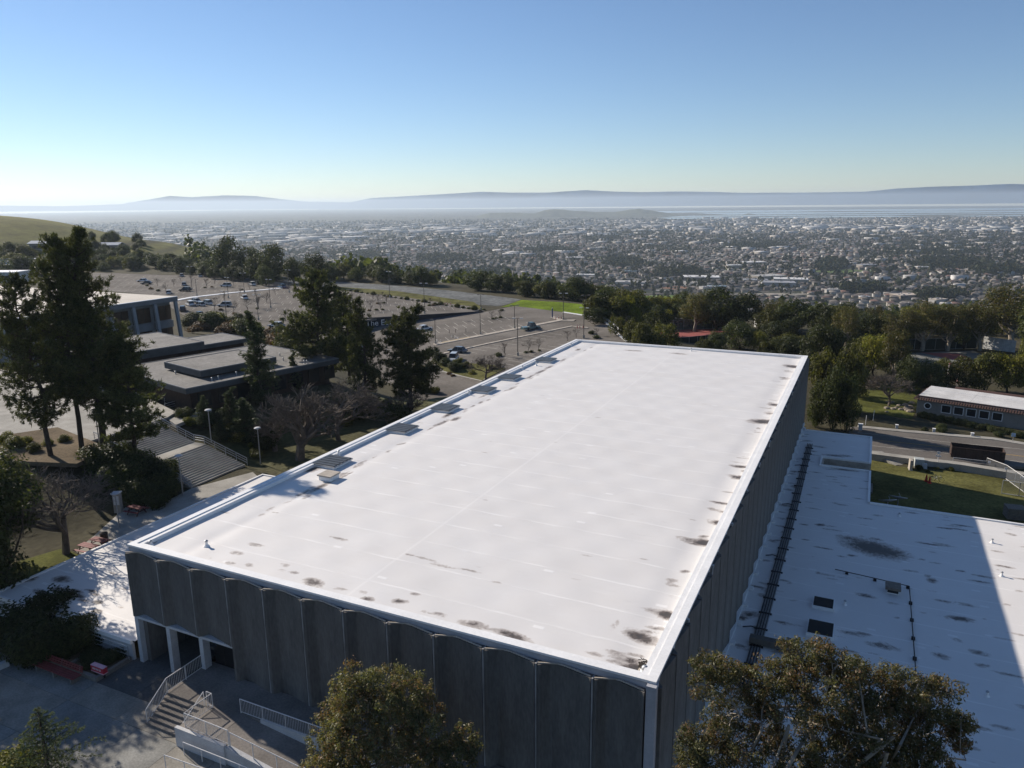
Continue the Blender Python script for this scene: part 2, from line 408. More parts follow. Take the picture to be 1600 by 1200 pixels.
def axis(lo, hi, step, far, n):
    c = np.arange(lo, hi+step/2, step)
    g = step*np.cumsum(np.geomspace(1, 1, n)); q = np.geomspace(step, far, n)
    return np.concatenate([lo-q[::-1], c, hi+q])
gx = axis(-430, 190, 2.5, 20500, 60); gy = axis(-75, 430, 2.5, 21000, 60)
GX, GY = np.meshgrid(gx, gy)
GZ = gz(GX, GY)
GD, GL = dl(GX, GY)
nx, ny = len(gx), len(gy)
idx = np.arange(nx*ny).reshape(ny, nx)
quads = np.stack([idx[:-1, :-1], idx[:-1, 1:], idx[1:, 1:], idx[1:, :-1]], -1).reshape(-1, 4)
def ground_mat():
    m, nt = nodes_of('ground_cover')
    out = N(nt, 'ShaderNodeOutputMaterial'); b = N(nt, 'ShaderNodeBsdfPrincipled'); b.inputs['Roughness'].default_value = 0.95
    b.inputs['Specular IOR Level'].default_value = 0.1
    a = N(nt, 'ShaderNodeAttribute', attribute_name='cover'); ca = N(nt, 'ShaderNodeAttribute', attribute_name='town')
    geo = N(nt, 'ShaderNodeNewGeometry')
    n1 = N(nt, 'ShaderNodeTexNoise', i_Scale=0.09, i_Detail=6.0, i_Roughness=0.65); nt.links.new(geo.outputs['Position'], n1.inputs['Vector'])
    r1 = ramp(nt, [(0.3, 0.6), (0.7, 1.35)]); nt.links.new(n1.outputs[0], r1.inputs[0])
    n2 = N(nt, 'ShaderNodeTexNoise', i_Scale=1.6, i_Detail=4.0); nt.links.new(geo.outputs['Position'], n2.inputs['Vector'])
    r2 = ramp(nt, [(0.3, 0.75), (0.7, 1.25)]); nt.links.new(n2.outputs[0], r2.inputs[0])
    near = mix(nt, mix(nt, a.outputs['Color'], r1.outputs[0], 1.0, 'MULTIPLY'), r2.outputs[0], 1.0, 'MULTIPLY')
    # town: yards, streets, roofs and trees too far to tell apart
    v1 = N(nt, 'ShaderNodeTexVoronoi', i_Scale=1/20.0); nt.links.new(geo.outputs['Position'], v1.inputs['Vector'])
    bw = N(nt, 'ShaderNodeSeparateColor'); nt.links.new(v1.outputs['Color'], bw.inputs[0])
    rc = ramp(nt, [(0.0, (0.045, 0.05, 0.028)), (0.3, (0.065, 0.065, 0.04)), (0.5, (0.09, 0.083, 0.07)), (0.68, (0.115, 0.1, 0.085)), (0.85, (0.13, 0.11, 0.095)), (0.94, (0.22, 0.2, 0.18)), (0.985, (0.4, 0.38, 0.36))])
    rc.color_ramp.interpolation = 'CONSTANT'; nt.links.new(bw.outputs[0], rc.inputs[0])
    n3 = N(nt, 'ShaderNodeTexNoise', i_Scale=0.0022, i_Detail=4.0, i_Roughness=0.6); nt.links.new(geo.outputs['Position'], n3.inputs['Vector'])
    r3 = ramp(nt, [(0.35, (0.6, 0.62, 0.6)), (0.5, (1, 1, 1)), (0.68, (1.25, 1.2, 1.15))]); nt.links.new(n3.outputs[0], r3.inputs[0])
    town = mix(nt, rc.outputs[0], r3.outputs[0], 1.0, 'MULTIPLY')
    c = mix(nt, near, town, ca.outputs['Fac'])
    nt.links.new(c, b.inputs['Base Color'])
    bp = N(nt, 'ShaderNodeBump', i_Strength=0.5, i_Distance=0.15); nt.links.new(n2.outputs[0], bp.inputs['Height']); nt.links.new(bp.outputs[0], b.inputs['Normal'])
    nt.links.new(b.outputs[0], out.inputs[0])
    return m
# cover: woodland floor near, grass on the left hill with two mown terraces, scrub on the slopes
cov = np.zeros((ny, nx, 3)); cov[:] = (0.062, 0.055, 0.032)
hillm = smooth((GD-360)/80)*smooth((-185-GL+0.12*(GD-450))/45)*(1-smooth((GD-950)/250))
terr = 0.8*np.exp(-((GZ-8.0)/1.3)**2)+0.7*np.exp(-((GZ-3.5)/0.9)**2)
pat = 0.5+0.5*np.sin(GX*0.05+1.3*np.sin(GY*0.03))*np.sin(GY*0.043+2)
cov = cov*(1-hillm[..., None])+hillm[..., None]*(np.array((0.135, 0.13, 0.03))*(0.75+0.4*pat[..., None])*(1-np.clip(terr, 0, .8))[..., None])
far_s = smooth((GD-380)/120)*(1-hillm)
cov = cov*(1-far_s[..., None])+far_s[..., None]*np.array((0.07, 0.085, 0.03))
leftlawn = np.exp(-((GX+25)**2/110+(GY-3)**2/130)); topl = smooth((-38.5-GX)/3)*(1-smooth((-100-GX)/5))*smooth((GY+5)/5)*(1-smooth((GY-50)/6))
cov = cov*(1-0.7*topl[..., None])+0.7*topl[..., None]*np.array((0.12, 0.1, 0.05))
north = smooth((GX+34)/4)*(1-smooth((GX+0)/2))*smooth((GY-32)/5)*(1-smooth((GY-92)/6))
cov = cov*(1-0.7*north[..., None])+0.7*north[..., None]*(np.array((0.1, 0.085, 0.05))*(1-pat[..., None])+pat[..., None]*np.array((0.085, 0.1, 0.025)))
town = smooth((GD-760)/160)*(1-hillm)
me = npmesh('ground', np.stack([GX, GY, GZ], -1).reshape(-1, 3), quads, ground_mat(), smooth_=True)
at_ = me.color_attributes.new('cover', 'FLOAT_COLOR', 'POINT')
at_.data.foreach_set('color', np.concatenate([cov.reshape(-1, 3), np.ones((nx*ny, 1))], 1).astype(np.float32).ravel())
ta = me.attributes.new('town', 'FLOAT', 'POINT'); ta.data.foreach_set('value', town.ravel().astype(np.float32))
struct('ground', me)

def wpt(D, L, z=PLAIN):
    return (CAM[0]+D*math.sin(YAW)+L*math.cos(YAW), CAM[1]+D*math.cos(YAW)-L*math.sin(YAW), z)
# ------------------------------------------------------------------ bay water, mud banks, far hills
def watermat():
    m, nt = nodes_of('bay_water')
    out = N(nt, 'ShaderNodeOutputMaterial'); b = N(nt, 'ShaderNodeBsdfPrincipled'); b.inputs['Roughness'].default_value = 0.12
    b.inputs['Base Color'].default_value = (0.16, 0.2, 0.24, 1); b.inputs['IOR'].default_value = 1.33
    g = N(nt, 'ShaderNodeNewGeometry'); n = N(nt, 'ShaderNodeTexNoise', i_Scale=0.01, i_Detail=4.0); nt.links.new(g.outputs['Position'], n.inputs['Vector'])
    bp = N(nt, 'ShaderNodeBump', i_Strength=0.15, i_Distance=6.0); nt.links.new(n.outputs[0], bp.inputs['Height']); nt.links.new(bp.outputs[0], b.inputs['Normal'])
    nt.links.new(b.outputs[0], out.inputs[0]); return m
W_ = watermat()
def shore(D, L0, L1, wig, seed, n=60):
    r = np.random.default_rng(seed); ph = r.uniform(0, 6, 5)
    out = []
    for i in range(n+1):
        L = L0+(L1-L0)*i/n
        d = D+wig*sum(math.sin(L*(0.0006+0.0007*k)+ph[k])/(1+k*0.6) for k in range(5))
        out.append((d, L))
    return out
def water_body(D0, D1, L0, L1, w0, w1, seed):
    a = shore(D0, L0, L1, w0, seed); b = shore(D1, L0, L1, w1, seed+50)[::-1]
    poly = [wpt(d, l)[:2] for d, l in a+b]
    mb = MB(); mb.prism(poly, PLAIN-0.5, PLAIN+0.6); return mb
for i, a in enumerate([(11500, 13600, 2200, 13400, 250, 60, 2), (9300, 10700, 2600, 12500, 120, 120, 3), (8150, 8800, 1700, 10500, 90, 60, 4),
                       (7150, 7600, 4300, 11000, 50, 70, 5), (7350, 7900, 1500, 3900, 60, 80, 6)]):
    struct('bay_water', water_body(*a).mesh('bay_water', W_))
C_hillhaze = M('forested_hills_haze_blue', (0.03, 0.078, 0.155), 1.0, 0.3, 0.002, 0.2, 0.01)  # distance haze is put into the blue base colour of these hills
C_hillisl = M('bay_island_grass', (0.09, 0.09, 0.05), 1.0, 0.4, 0.003, 0.2, 0.02)
def ridge(name, Dc, pts, depth_, mat, z0=PLAIN, n=260, rough=0.1, seed=0, kind='structure'):
    """range of hills whose skyline follows (L, height above z0)"""
    r = np.random.default_rng(seed); Ls = np.array([p[0] for p in pts], float); Hs = np.array([p[1] for p in pts], float)
    xs = np.linspace(Ls[0], Ls[-1], n); hs = np.interp(xs, Ls, Hs)
    amp = np.zeros(n)
    for o, k in ((1, 18), (.6, 45), (.35, 110)):
        kn = r.normal(size=k); amp += o*np.interp(np.linspace(0, k-1, n), np.arange(k), kn)
    hs = np.maximum(hs*(1+rough*amp*0.5), 1)
    rows = []; ts = np.linspace(-1, 1, 19)
    for j, t in enumerate(ts):
        prof = (1-abs(t))**0.85*(1+0.0*t)
        wob = 1+0.25*np.interp(np.linspace(0, 40, n), np.arange(41), r.normal(size=41))*(1 if abs(t) > 0.05 else 0); wob = np.minimum(wob, 1.0)
        rows.append([(wpt(Dc+t*depth_, x, 0)[0], wpt(Dc+t*depth_, x, 0)[1], z0-3+h*prof*max(0.2, w_)) for x, h, w_ in zip(xs, hs, wob)])
    V = np.array(rows).reshape(-1, 3); k = len(ts); id_ = np.arange(k*n).reshape(k, n)
    q = np.stack([id_[:-1, :-1], id_[:-1, 1:], id_[1:, 1:], id_[1:, :-1]], -1).reshape(-1, 4)
    struct(name, npmesh(name, V, q, mat, smooth_=True), kind)
def skyline(Dc, pts):
    out = []
    for u, v in pts:
        d = ray(u, v); dh = math.hypot(d[0], d[1]); fwd = d[0]*math.sin(YAW)+d[1]*math.cos(YAW)
        t = Dc/fwd; out.append(((d[0]*math.cos(YAW)-d[1]*math.sin(YAW))*t, CAM[2]+d[2]*t-PLAIN))
    return out
ridge('hills', 33500, skyline(33500, [(-300, 318), (100, 322), (190, 319), (225, 313), (265, 306), (300, 308), (350, 305), (400, 306), (440, 311), (480, 315), (560, 316), (640, 314)]), 2500, C_hillhaze, seed=3, rough=0.02)
ridge('hills', 31000, skyline(31000, [(520, 322), (580, 309), (640, 306), (700, 302.5), (750, 299.5), (800, 301), (860, 300.5), (915, 297), (960, 299.5), (1000, 300), (1060, 299), (1110, 299.5), (1160, 301), (1260, 300.5), (1350, 299.5), (1400, 295), (1470, 291.5), (1530, 289.5), (1580, 287), (1640, 289), (1800, 286), (2000, 292), (2300, 300)]), 2400, C_hillhaze, seed=5, rough=0.02)
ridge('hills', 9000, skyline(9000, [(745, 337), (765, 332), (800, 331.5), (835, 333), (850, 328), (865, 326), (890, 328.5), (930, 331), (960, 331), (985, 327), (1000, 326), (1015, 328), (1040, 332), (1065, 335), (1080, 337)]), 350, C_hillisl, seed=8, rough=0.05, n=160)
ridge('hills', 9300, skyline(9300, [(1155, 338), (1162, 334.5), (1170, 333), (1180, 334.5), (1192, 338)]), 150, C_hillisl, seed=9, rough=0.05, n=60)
# ------------------------------------------------------------------ haze
hm, nt = nodes_of('haze_air')
ho = N(nt, 'ShaderNodeOutputMaterial'); hv = N(nt, 'ShaderNodeVolumePrincipled')
hv.inputs['Color'].default_value = (0.74, 0.87, 1.0, 1); hv.inputs['Density'].default_value = 6.2e-5; hv.inputs['Anisotropy'].default_value = 0.3
nt.links.new(hv.outputs[0], ho.inputs['Volume'])
mb = MB(); mb.box(-21800, -22300, PLAIN-5, 21900, 22600, 170)
struct('haze', mb.mesh('haze', hm), 'stuff', 'pale haze lying over the plain and the bay')
# ------------------------------------------------------------------ roofs of white membrane with stains
def membrane(name, ridge=True):
    m, nt = nodes_of(name)
    out = N(nt, 'ShaderNodeOutputMaterial'); b = N(nt, 'ShaderNodeBsdfPrincipled'); b.inputs['Roughness'].default_value = 0.55; b.inputs['Specular IOR Level'].default_value = 0.35
    tc = N(nt, 'ShaderNodeTexCoord'); st = N(nt, 'ShaderNodeAttribute', attribute_name='stain')
    co = tc.outputs['Object']
    n1 = N(nt, 'ShaderNodeTexNoise', i_Scale=0.25, i_Detail=5.0, i_Roughness=0.65); nt.links.new(co, n1.inputs['Vector'])
    r1 = ramp(nt, [(0.3, (0.685, 0.655, 0.62)), (0.7, (0.725, 0.70, 0.67))]); nt.links.new(n1.outputs[0], r1.inputs[0])
    mp = N(nt, 'ShaderNodeMapping'); mp.inputs['Scale'].default_value = (0.35, 2.2, 1); nt.links.new(co, mp.inputs[0])
    n2 = N(nt, 'ShaderNodeTexNoise', i_Scale=1.4, i_Detail=4.0); nt.links.new(mp.outputs[0], n2.inputs['Vector'])
    r2 = ramp(nt, [(0.26, 0.94), (0.36, 1.0), (0.68, 1.0), (0.70, 1.05)]); nt.links.new(n2.outputs[0], r2.inputs[0])
    c = mix(nt, r1.outputs[0], r2.outputs[0], 1.0, 'MULTIPLY')
    # welded seams every 3.05 m across and faint laps along
    sx = N(nt, 'ShaderNodeSeparateXYZ'); nt.links.new(co, sx.inputs[0])
    nw = N(nt, 'ShaderNodeTexNoise', i_Scale=0.5, i_Detail=2.0); nt.links.new(co, nw.inputs['Vector'])
    yy = math_(nt, 'MULTIPLY_ADD', nw.outputs[0], 0.25, sx.outputs[1])
    fr = math_(nt, 'PINGPONG', yy, 1.55); lap = ramp(nt, [(0.0, 1.0), (0.04, 0.9), (0.055, 0.0)]); nt.links.new(math_(nt, 'DIVIDE', fr, 1.55), lap.inputs[0])
    rg = math_(nt, 'ABSOLUTE', math_(nt, 'ADD', sx.outputs[0], -17.7)); rgr = ramp(nt, [(0.0, 1.0), (0.09, 0.8), (0.13, 0.0)]); nt.links.new(rg, rgr.inputs[0])
    nb_ = N(nt, 'ShaderNodeTexNoise', i_Scale=0.33, i_Detail=3.0); nt.links.new(co, nb_.inputs['Vector']); brk = ramp(nt, [(0.42, 0.15), (0.6, 1.0)]); nt.links.new(nb_.outputs[0], brk.inputs[0])
    lm = math_(nt, 'MAXIMUM', math_(nt, 'MULTIPLY', lap.outputs[0], math_(nt, 'MULTIPLY', brk.outputs[0], 0.9)), math_(nt, 'MULTIPLY', rgr.outputs[0], 0.38 if ridge else 0.0))
    c = mix(nt, c, (0.87, 0.845, 0.81), math_(nt, 'MULTIPLY', lm, 0.75))
    # small patches welded on
    mv = N(nt, 'ShaderNodeMapping'); mv.inputs['Scale'].default_value = (0.45, 1.1, 1); nt.links.new(co, mv.inputs[0])
    vo = N(nt, 'ShaderNodeTexVoronoi', i_Scale=0.8, distance='CHEBYCHEV', i_Randomness=0.9); nt.links.new(mv.outputs[0], vo.inputs['Vector'])
    vr = ramp(nt, [(0.10, 1.0), (0.13, 0.0)]); nt.links.new(vo.outputs['Distance'], vr.inputs[0])
    sc_ = N(nt, 'ShaderNodeSeparateColor'); nt.links.new(vo.outputs['Color'], sc_.inputs[0])
    pm = math_(nt, 'MULTIPLY', vr.outputs[0], math_(nt, 'GREATER_THAN', sc_.outputs[0], 0.6))
    c = mix(nt, c, (0.87, 0.85, 0.82), math_(nt, 'MULTIPLY', pm, 0.65))
    # ponding dirt
    n4 = N(nt, 'ShaderNodeTexNoise', i_Scale=2.4, i_Detail=9.0, i_Roughness=0.78, i_Distortion=0.6); nt.links.new(co, n4.inputs['Vector'])
    s0 = math_(nt, 'MULTIPLY_ADD', n4.outputs[0], 1.9, -0.95)
    s1 = math_(nt, 'ADD', st.outputs['Fac'], math_(nt, 'MULTIPLY', s0, math_(nt, 'MINIMUM', math_(nt, 'MULTIPLY', st.outputs['Fac'], 2.5), 1.0)))
    rs = ramp(nt, [(0.16, 0.0), (0.27, 0.35), (0.36, 0.5), (0.5, 0.62), (0.75, 0.95)]); nt.links.new(s1, rs.inputs[0])
    rcol = ramp(nt, [(0.25, (0.27, 0.195, 0.14)), (0.55, (0.12, 0.085, 0.065)), (0.95, (0.04, 0.032, 0.028))]); nt.links.new(s1, rcol.inputs[0])
    ng = N(nt, 'ShaderNodeTexNoise', i_Scale=11.0, i_Detail=5.0, i_Roughness=0.75); nt.links.new(co, ng.inputs['Vector']); nf_ = N(nt, 'ShaderNodeTexNoise', i_Scale=0.55, i_Detail=4.0); nt.links.new(co, nf_.inputs['Vector'])
    gr = ramp(nt, [(0.60, 0.0), (0.74, 0.5)]); nt.links.new(ng.outputs[0], gr.inputs[0]); gm = ramp(nt, [(0.5, 0.1), (0.68, 1.0)]); nt.links.new(nf_.outputs[0], gm.inputs[0])
    c = mix(nt, c, (0.33, 0.29, 0.25), math_(nt, 'MULTIPLY', gr.outputs[0], gm.outputs[0]))
    c = mix(nt, c, rcol.outputs[0], rs.outputs[0])
    nt.links.new(c, b.inputs['Base Color'])
    h = math_(nt, 'ADD', math_(nt, 'MULTIPLY', lap.outputs[0], 0.5), math_(nt, 'MULTIPLY', n2.outputs[0], 0.5)); h = math_(nt, 'ADD', h, math_(nt, 'MULTIPLY', pm, 0.4))
    bp = N(nt, 'ShaderNodeBump', i_Strength=0.35, i_Distance=0.04); nt.links.new(h, bp.inputs['Height']); nt.links.new(bp.outputs[0], b.inputs['Normal'])
    nt.links.new(b.outputs[0], out.inputs[0]); return m
C_memb = membrane('white_roof_membrane'); C_memb2 = membrane('white_wing_membrane', False)
def roofgrid(name, x0, x1, y0, y1, zf, step, stains, parent, mask=None, mat=None):
    nx_, ny_ = max(2, int((x1-x0)/step)), max(2, int((y1-y0)/step))
    X, Y = np.meshgrid(np.linspace(x0, x1, nx_), np.linspace(y0, y1, ny_))
    Zz = zf(X, Y); st = np.zeros(X.shape)
    r = np.random.default_rng(4)
    for (sx_, sy_, rx, ry, k) in stains:
        ax = r.uniform(-.35, .35); dx = X-sx_; dy = (Y-sy_)+ax*dx*ry/rx
        st = np.maximum(st, k*np.exp(-((dx/rx)**2+(dy/ry)**2)**1.1))
    i_ = np.arange(nx_*ny_).reshape(ny_, nx_)
    q = np.stack([i_[:-1, :-1], i_[:-1, 1:], i_[1:, 1:], i_[1:, :-1]], -1)
    if mask is not None:
        cx_ = (X[:-1, :-1]+X[1:, 1:])/2; cy_ = (Y[:-1, :-1]+Y[1:, 1:])/2
        q = q[mask(cx_, cy_)]
    V = np.stack([X, Y, Zz], -1).reshape(-1, 3)-np.array(parent.location)
    me = npmesh(name, V, q.reshape(-1, 4), mat or C_memb, smooth_=True)
    a = me.attributes.new('stain', 'FLOAT', 'POINT'); a.data.foreach_set('value', st.ravel().astype(np.float32))
    return link(name, me, parent)
GW, GL_, ZR = 36.6, 86.5, 8.85
gym = thing('gymnasium', 'long gymnasium with a flat white stained roof and dark ribbed panel walls', 'building', (0, 0, 0))
def roofz(X, Y):
    r = 8.5+0.10*(1-np.abs(X-17.7)/18.3)
    return r+0.012*np.sin(X*1.7+Y*0.3)*np.sin(Y*1.1)-0.05*np.exp(-((X-4.1)/0.7)**2)-0.05*np.exp(-((X-34.8)/0.8)**2)
st = []
for u, v, rx, ry, k in [(1240, 572, 1.3, 1.0, 1), (1225, 590, .5, .3, .6), (1213, 632, 1.0, .6, .9), (1195, 658, 1.6, .9, 1), (1203, 645, .6, .3, .7), (1160, 728, 1.0, .35, .9), (1155, 745, .8, .5, 1), (1165, 735, .4, .3, .8),
        (1130, 785, 1.1, .25, .8), (1137, 800, .7, .25, .8), (1123, 816, .7, .45, 1), (1075, 843, .8, .2, .7), (1100, 846, .8, .55, 1.1), (1085, 842, 1.2, .2, .6), (1042, 959, .6, .45, 1.2), (1035, 955, 1.1, .3, .6), (1001, 993, .9, .5, 1), (1015, 985, .5, .2, .5),
        (985, 1030, 1.0, .25, .8), (998, 1044, .9, .35, 1.3), (965, 1020, .7, .15, .7), (490, 911, .75, .4, .9), (530, 842, .8, .18, .6), (625, 940, .45, .25, .9), (648, 929, .35, .2, .6), (575, 937, .4, .2, 1.0), (740, 976, .9, .35, .7), (800, 993, 1.0, .35, 1.0),
        (770, 985, .7, .15, .5), (400, 851, .7, .22, .6), (370, 864, .6, .25, .55), (360, 880, .4, .2, .6), (233, 846, .6, .4, .8), (500, 760, .35, 1.7, .85), (487, 733, .6, .8, 1.0), (480, 775, .25, .6, .5), (540, 742, .2, 1.0, .7), (565, 722, .2, 1.0, .6),  # includes dark patches beside the nearest skylight and in the front left corner
        (690, 660, .3, 1.5, .8), (655, 652, .25, 1.0, .5), (700, 648, .3, 1.2, .9), (712, 654, .4, .9, .9), (756, 618, .25, 1.2, .6), (800, 606, .3, 1.5, .6), (828, 588, .25, 1.5, .7), (845, 580, .3, 1.7, .8), (858, 573, .3, 1.3, .7), (880, 562, .3, 1.3, .6), (903, 546, .4, 1.0, .7),
        (990, 548, 1.5, .6, .6), (1060, 553, 1.6, .6, .55), (640, 868, .5, .12, .5), (690, 884, 1.0, .14, .6), (735, 892, .8, .12, .5), (660, 872, 1.0, .12, .6), (900, 905, .5, .1, .3), (960, 975, .2, .8, .35), (350, 800, .6, .15, .4), (430, 800, .5, .12, .35), (1050, 905, .4, .3, .5), (1030, 1005, .25, .2, .8), (970, 700, .5, .1, .25), (1190, 700, .5, .3, .6)]:
    p = at(u, v, 8.55); st.append((p[0], p[1], rx, ry, k))
for i in range(44):
    st.append((35.3-abs(R_.gauss(0, .5)), R_.uniform(2, 84), R_.uniform(.2, .8), R_.uniform(.08, .25), R_.uniform(.3, .8)))
for i in range(40):
    st.append((4.1+R_.gauss(0, .15), R_.uniform(8, 84), R_.uniform(.12, .25), R_.uniform(.3, .9), R_.uniform(.3, .7)))
for i in range(46):
    st.append((R_.uniform(2, 34), R_.uniform(2, 84), R_.uniform(.15, .5), R_.uniform(.05, .15), R_.uniform(.2, .45)))
for i in range(16):
    st.append((R_.uniform(1.5, 35), 1.2+abs(R_.gauss(0, .5)), R_.uniform(.25, .7), R_.uniform(.1, .25), R_.uniform(.25, .6)))
roofgrid('roof', 0.75, GW-0.75, 0.55, GL_-0.55, roofz, 0.22, st, gym)
# edge: a stepped white cap all round
def ringbox(name, outer, inner, z0, z1, mat):
    x0, y0, x1, y1 = outer; a0, b0, a1, b1 = inner
    for box in ((x0, y0, x1, b0), (x0, b1, x1, y1), (x0, b0, a0, b1), (a1, b0, x1, b1)):
        mb = MB(); mb.box(box[0], box[1], z0, box[2], box[3], z1); part(name, mb, mat, gym)
ringbox('parapet_cap', (-0.06, -0.06, GW+0.06, GL_+0.06), (0.42, 0.34, GW-0.42, GL_-0.34), ZR-0.12, ZR, C_cap)
ringbox('parapet_step', (0.42, 0.34, GW-0.42, GL_-0.34), (0.78, 0.6, GW-0.78, GL_-0.6), ZR-0.42, ZR-0.06, C_cap)
ringbox('fascia', (0, 0, GW, GL_), (0.4, 0.4, GW-0.4, GL_-0.4), ZR-0.5, ZR-0.12, C_fascia)
mb = MB(); mb.box(0.45, 0.45, -2.6, GW-0.45, GL_-0.45, ZR-0.8)
# core walls leave the entrance bays open
core = MB()
core.box(9.3, 0.45, -2.6, GW-0.45, GL_-0.45, 8.0); core.box(0.45, 8.0, -2.6, 9.3, GL_-0.45, 8.0); core.box(0.45, 0.45, 3.5, 9.3, 8.0, 8.0)
part('wall', core, C_aggr, gym)
def panel(W, z0, z1, depth_=0.56):
    """one folded precast panel, front towards -y, from x 0 to W"""
    prof = [(0.08, -depth_), (0.2, -depth_), (0.25, -depth_*0.95), (0.60, -0.09), (0.72, -0.07), (W-0.2, -depth_*0.9), (W-0.08, -depth_), (W-0.08, 0.3), (0.08, 0.3)]
    mb = MB(); mb.prism(prof, z0, z1); return mb
def lip(W, z, depth_=0.5):
    pr = [(0.10, -depth_-0.06, z), (1.25, -depth_+0.22, z+0.07), (W-0.14, -depth_+0.06, z-0.05)]
    mb = MB()
    for a, b in ((pr[0], pr[1]), (pr[1], pr[2])):
        v = [(a[0], a[1], a[2]-.06), (b[0], b[1], b[2]-.06), (b[0], b[1]+.07, b[2]-.06), (a[0], a[1]+.07, a[2]-.06), (a[0], a[1], a[2]), (b[0], b[1], b[2]), (b[0], b[1]+.07, b[2]), (a[0], a[1]+.07, a[2])]
        mb.raw(v, [(0,3,2,1),(4,5,6,7),(0,1,5,4),(1,2,6,5),(2,3,7,6),(3,0,4,7)])
    return mb
BAY = GW/12
p_long = panel(BAY, 0.9, 8.34).mesh('wall_panel', C_aggr); p_short = panel(BAY, 3.62, 8.34).mesh('wall_panel', C_aggr); p_lip = lip(BAY, 8.46).mesh('panel_lip', C_lip)
p_last = panel(BAY-.34, 0.9, 8.34).mesh('wall_panel', C_aggr); l_last = lip(BAY-.34, 8.46).mesh('panel_lip', C_lip)
C_mull = M('weathered_grey_mullion', (.3, .29, .28), .8, .3, .8, .15, 6, stretch=(1, 1, .3))
mb = MB(); mb.box(-.045, -.56, 3.62, .045, 0, 8.37); mu_s = mb.mesh('mullion', C_mull)
mb = MB(); mb.box(-.045, -.56, 0.9, .045, 0, 8.37); mu_l = mb.mesh('mullion', C_mull)
for i in range(12):
    W_off = 0.0 if i < 11 else 0.0
    o = link('wall_panel', p_short if i < 3 else (p_last if i == 11 else p_long), gym, (i*BAY, 0.16, 0))
    link('panel_lip', l_last if i == 11 else p_lip, o, (0, 0, 0))
    if i: link('mullion', mu_s if i < 4 else mu_l, gym, (i*BAY, 0.16, 0))
NB = 28; BY = GL_/NB
ps = panel(BY, -2.4, 8.5, 0.42).mesh('wall_panel', C_aggr); 
fl = MB()
prof = [(0.0, -0.85), (0.5, -0.85), (0.52, -0.5), (BY, -0.5), (BY, 0.1), (0, 0.1)]
fl.prism(prof, -1.75, -1.42)
fl_me = fl.mesh('base_flashing', C_white)
for i in range(NB):
    o = link('wall_panel', ps, gym, (GW-0.1, i*BY, 0), math.pi/2)
    link('base_flashing', fl_me, o)
    o = link('wall_panel', ps, gym, (0.42, (i+1)*BY, 0), -math.pi/2)
for i in range(12):
    link('wall_panel', ps, gym, (GW-i*BAY, GL_, 0), math.pi)
mb = MB(); mb.box(GW-0.34, -0.36, -1.7, GW+0.14, 0.2, ZR-0.12); part('corner_pier', mb, C_fascia, gym)
mb = MB(); mb.box(-0.1, -0.1, 3.3, 0.14, 0.2, ZR-0.75); part('corner_pier', mb, C_aggr, gym)
# entrance bays
for i, z0 in enumerate((0.0, 0.0, 1.15)):
    x = i*BAY
    mb = MB(); mb.box(x+0.02, -0.3, z0, x+0.36, 0.25, 3.42); part('pillar', mb, C_concl, gym)
mb = MB(); mb.box(0.0, -0.28, 3.42, 9.15, 0.3, 3.6); part('lintel', mb, C_concl, gym)
mb = MB(); mb.box(0.14, 0.25, 0, 0.3, 7.9, 3.42); part('side_wall', mb, C_concl, gym)
mb = MB(); mb.box(4.3, 2.6, 0.0, 6.3, 7.9, 3.42); part('recess_wall', mb, C_brown, gym)
mb = MB(); mb.box(6.4, 0.62, 1.15, 9.3, 0.7, 3.42); part('door_glazing', mb, C_dark, gym)
for x in (7.3, 8.25):
    mb = MB(); mb.box(x, 0.57, 1.2, x+0.05, 0.615, 3.3); part('door_frame', mb, C_joint, gym)
mb = MB(); mb.box(7.42, -0.55, 3.1, 7.78, -0.3, 3.32); mb.box(7.5, -0.32, 3.3, 7.7, -0.27, 3.4); part('wall_lamp', mb, C_joint, gym)
# ------------------------------------------------------------------ things on the gym roof
def hatch(x, y, wx, wy, h, label, ribs=5):
    t = thing('roof_skylight', label, 'skylight', (x, y, 8.5), 0, 'skylights along the left edge of the gym roof')
    mb = MB(); mb.box(-wx/2+.1, -wy/2+.1, 0, wx/2-.1, wy/2-.1, h); part('curb', mb, C_cap, t)
    mb = MB(); mb.box(-wx/2, -wy/2, h, wx/2, wy/2, h+.1); part('frame', mb, C_steel, t)
    n = ribs; dy = (wy-.1)/n
    for k in range(n):
        mb = MB(); mb.box(-wx/2+.08, -wy/2+.05+k*dy+.05, h+.1, wx/2-.08, -wy/2+.05+(k+1)*dy-.05, h+.16); part('pane', mb, M('smoked_skylight_pane', (0.075, 0.075, 0.07), 0.35, 0.3, 2), t)
    return t
for (y, lb) in zip((69.3, 56.8, 49.3, 39.8, 31.0, 19.7), ('farthest grey skylight on the gym roof, nearest the far left corner', 'second farthest grey skylight on the gym roof, beside a small vent pipe', 'third farthest grey skylight along the gym roof edge', 'grey skylight on the gym roof between the fallen shadow line and the tall pine', 'second nearest grey skylight, level with the bare trees', 'nearest and largest grey ribbed skylight, beside the small white hatch')):
    hatch(1.75, y, 2.5, 2.7, 0.2, lb)
t = thing('roof_hatch', 'small pale square hatch beside the nearest skylight on the gym roof', 'roof hatch', (3.9, 16.5, 8.5))
mb = MB(); mb.prism([(-.6, -.6), (.6, -.6), (.6, .6), (-.6, .6)], 0, .38); part('curb', mb, C_cap, t)
mb = MB(); mb.box(-.7, -.7, .38, .7, .7, .5); part('lid', mb, C_lip, t)
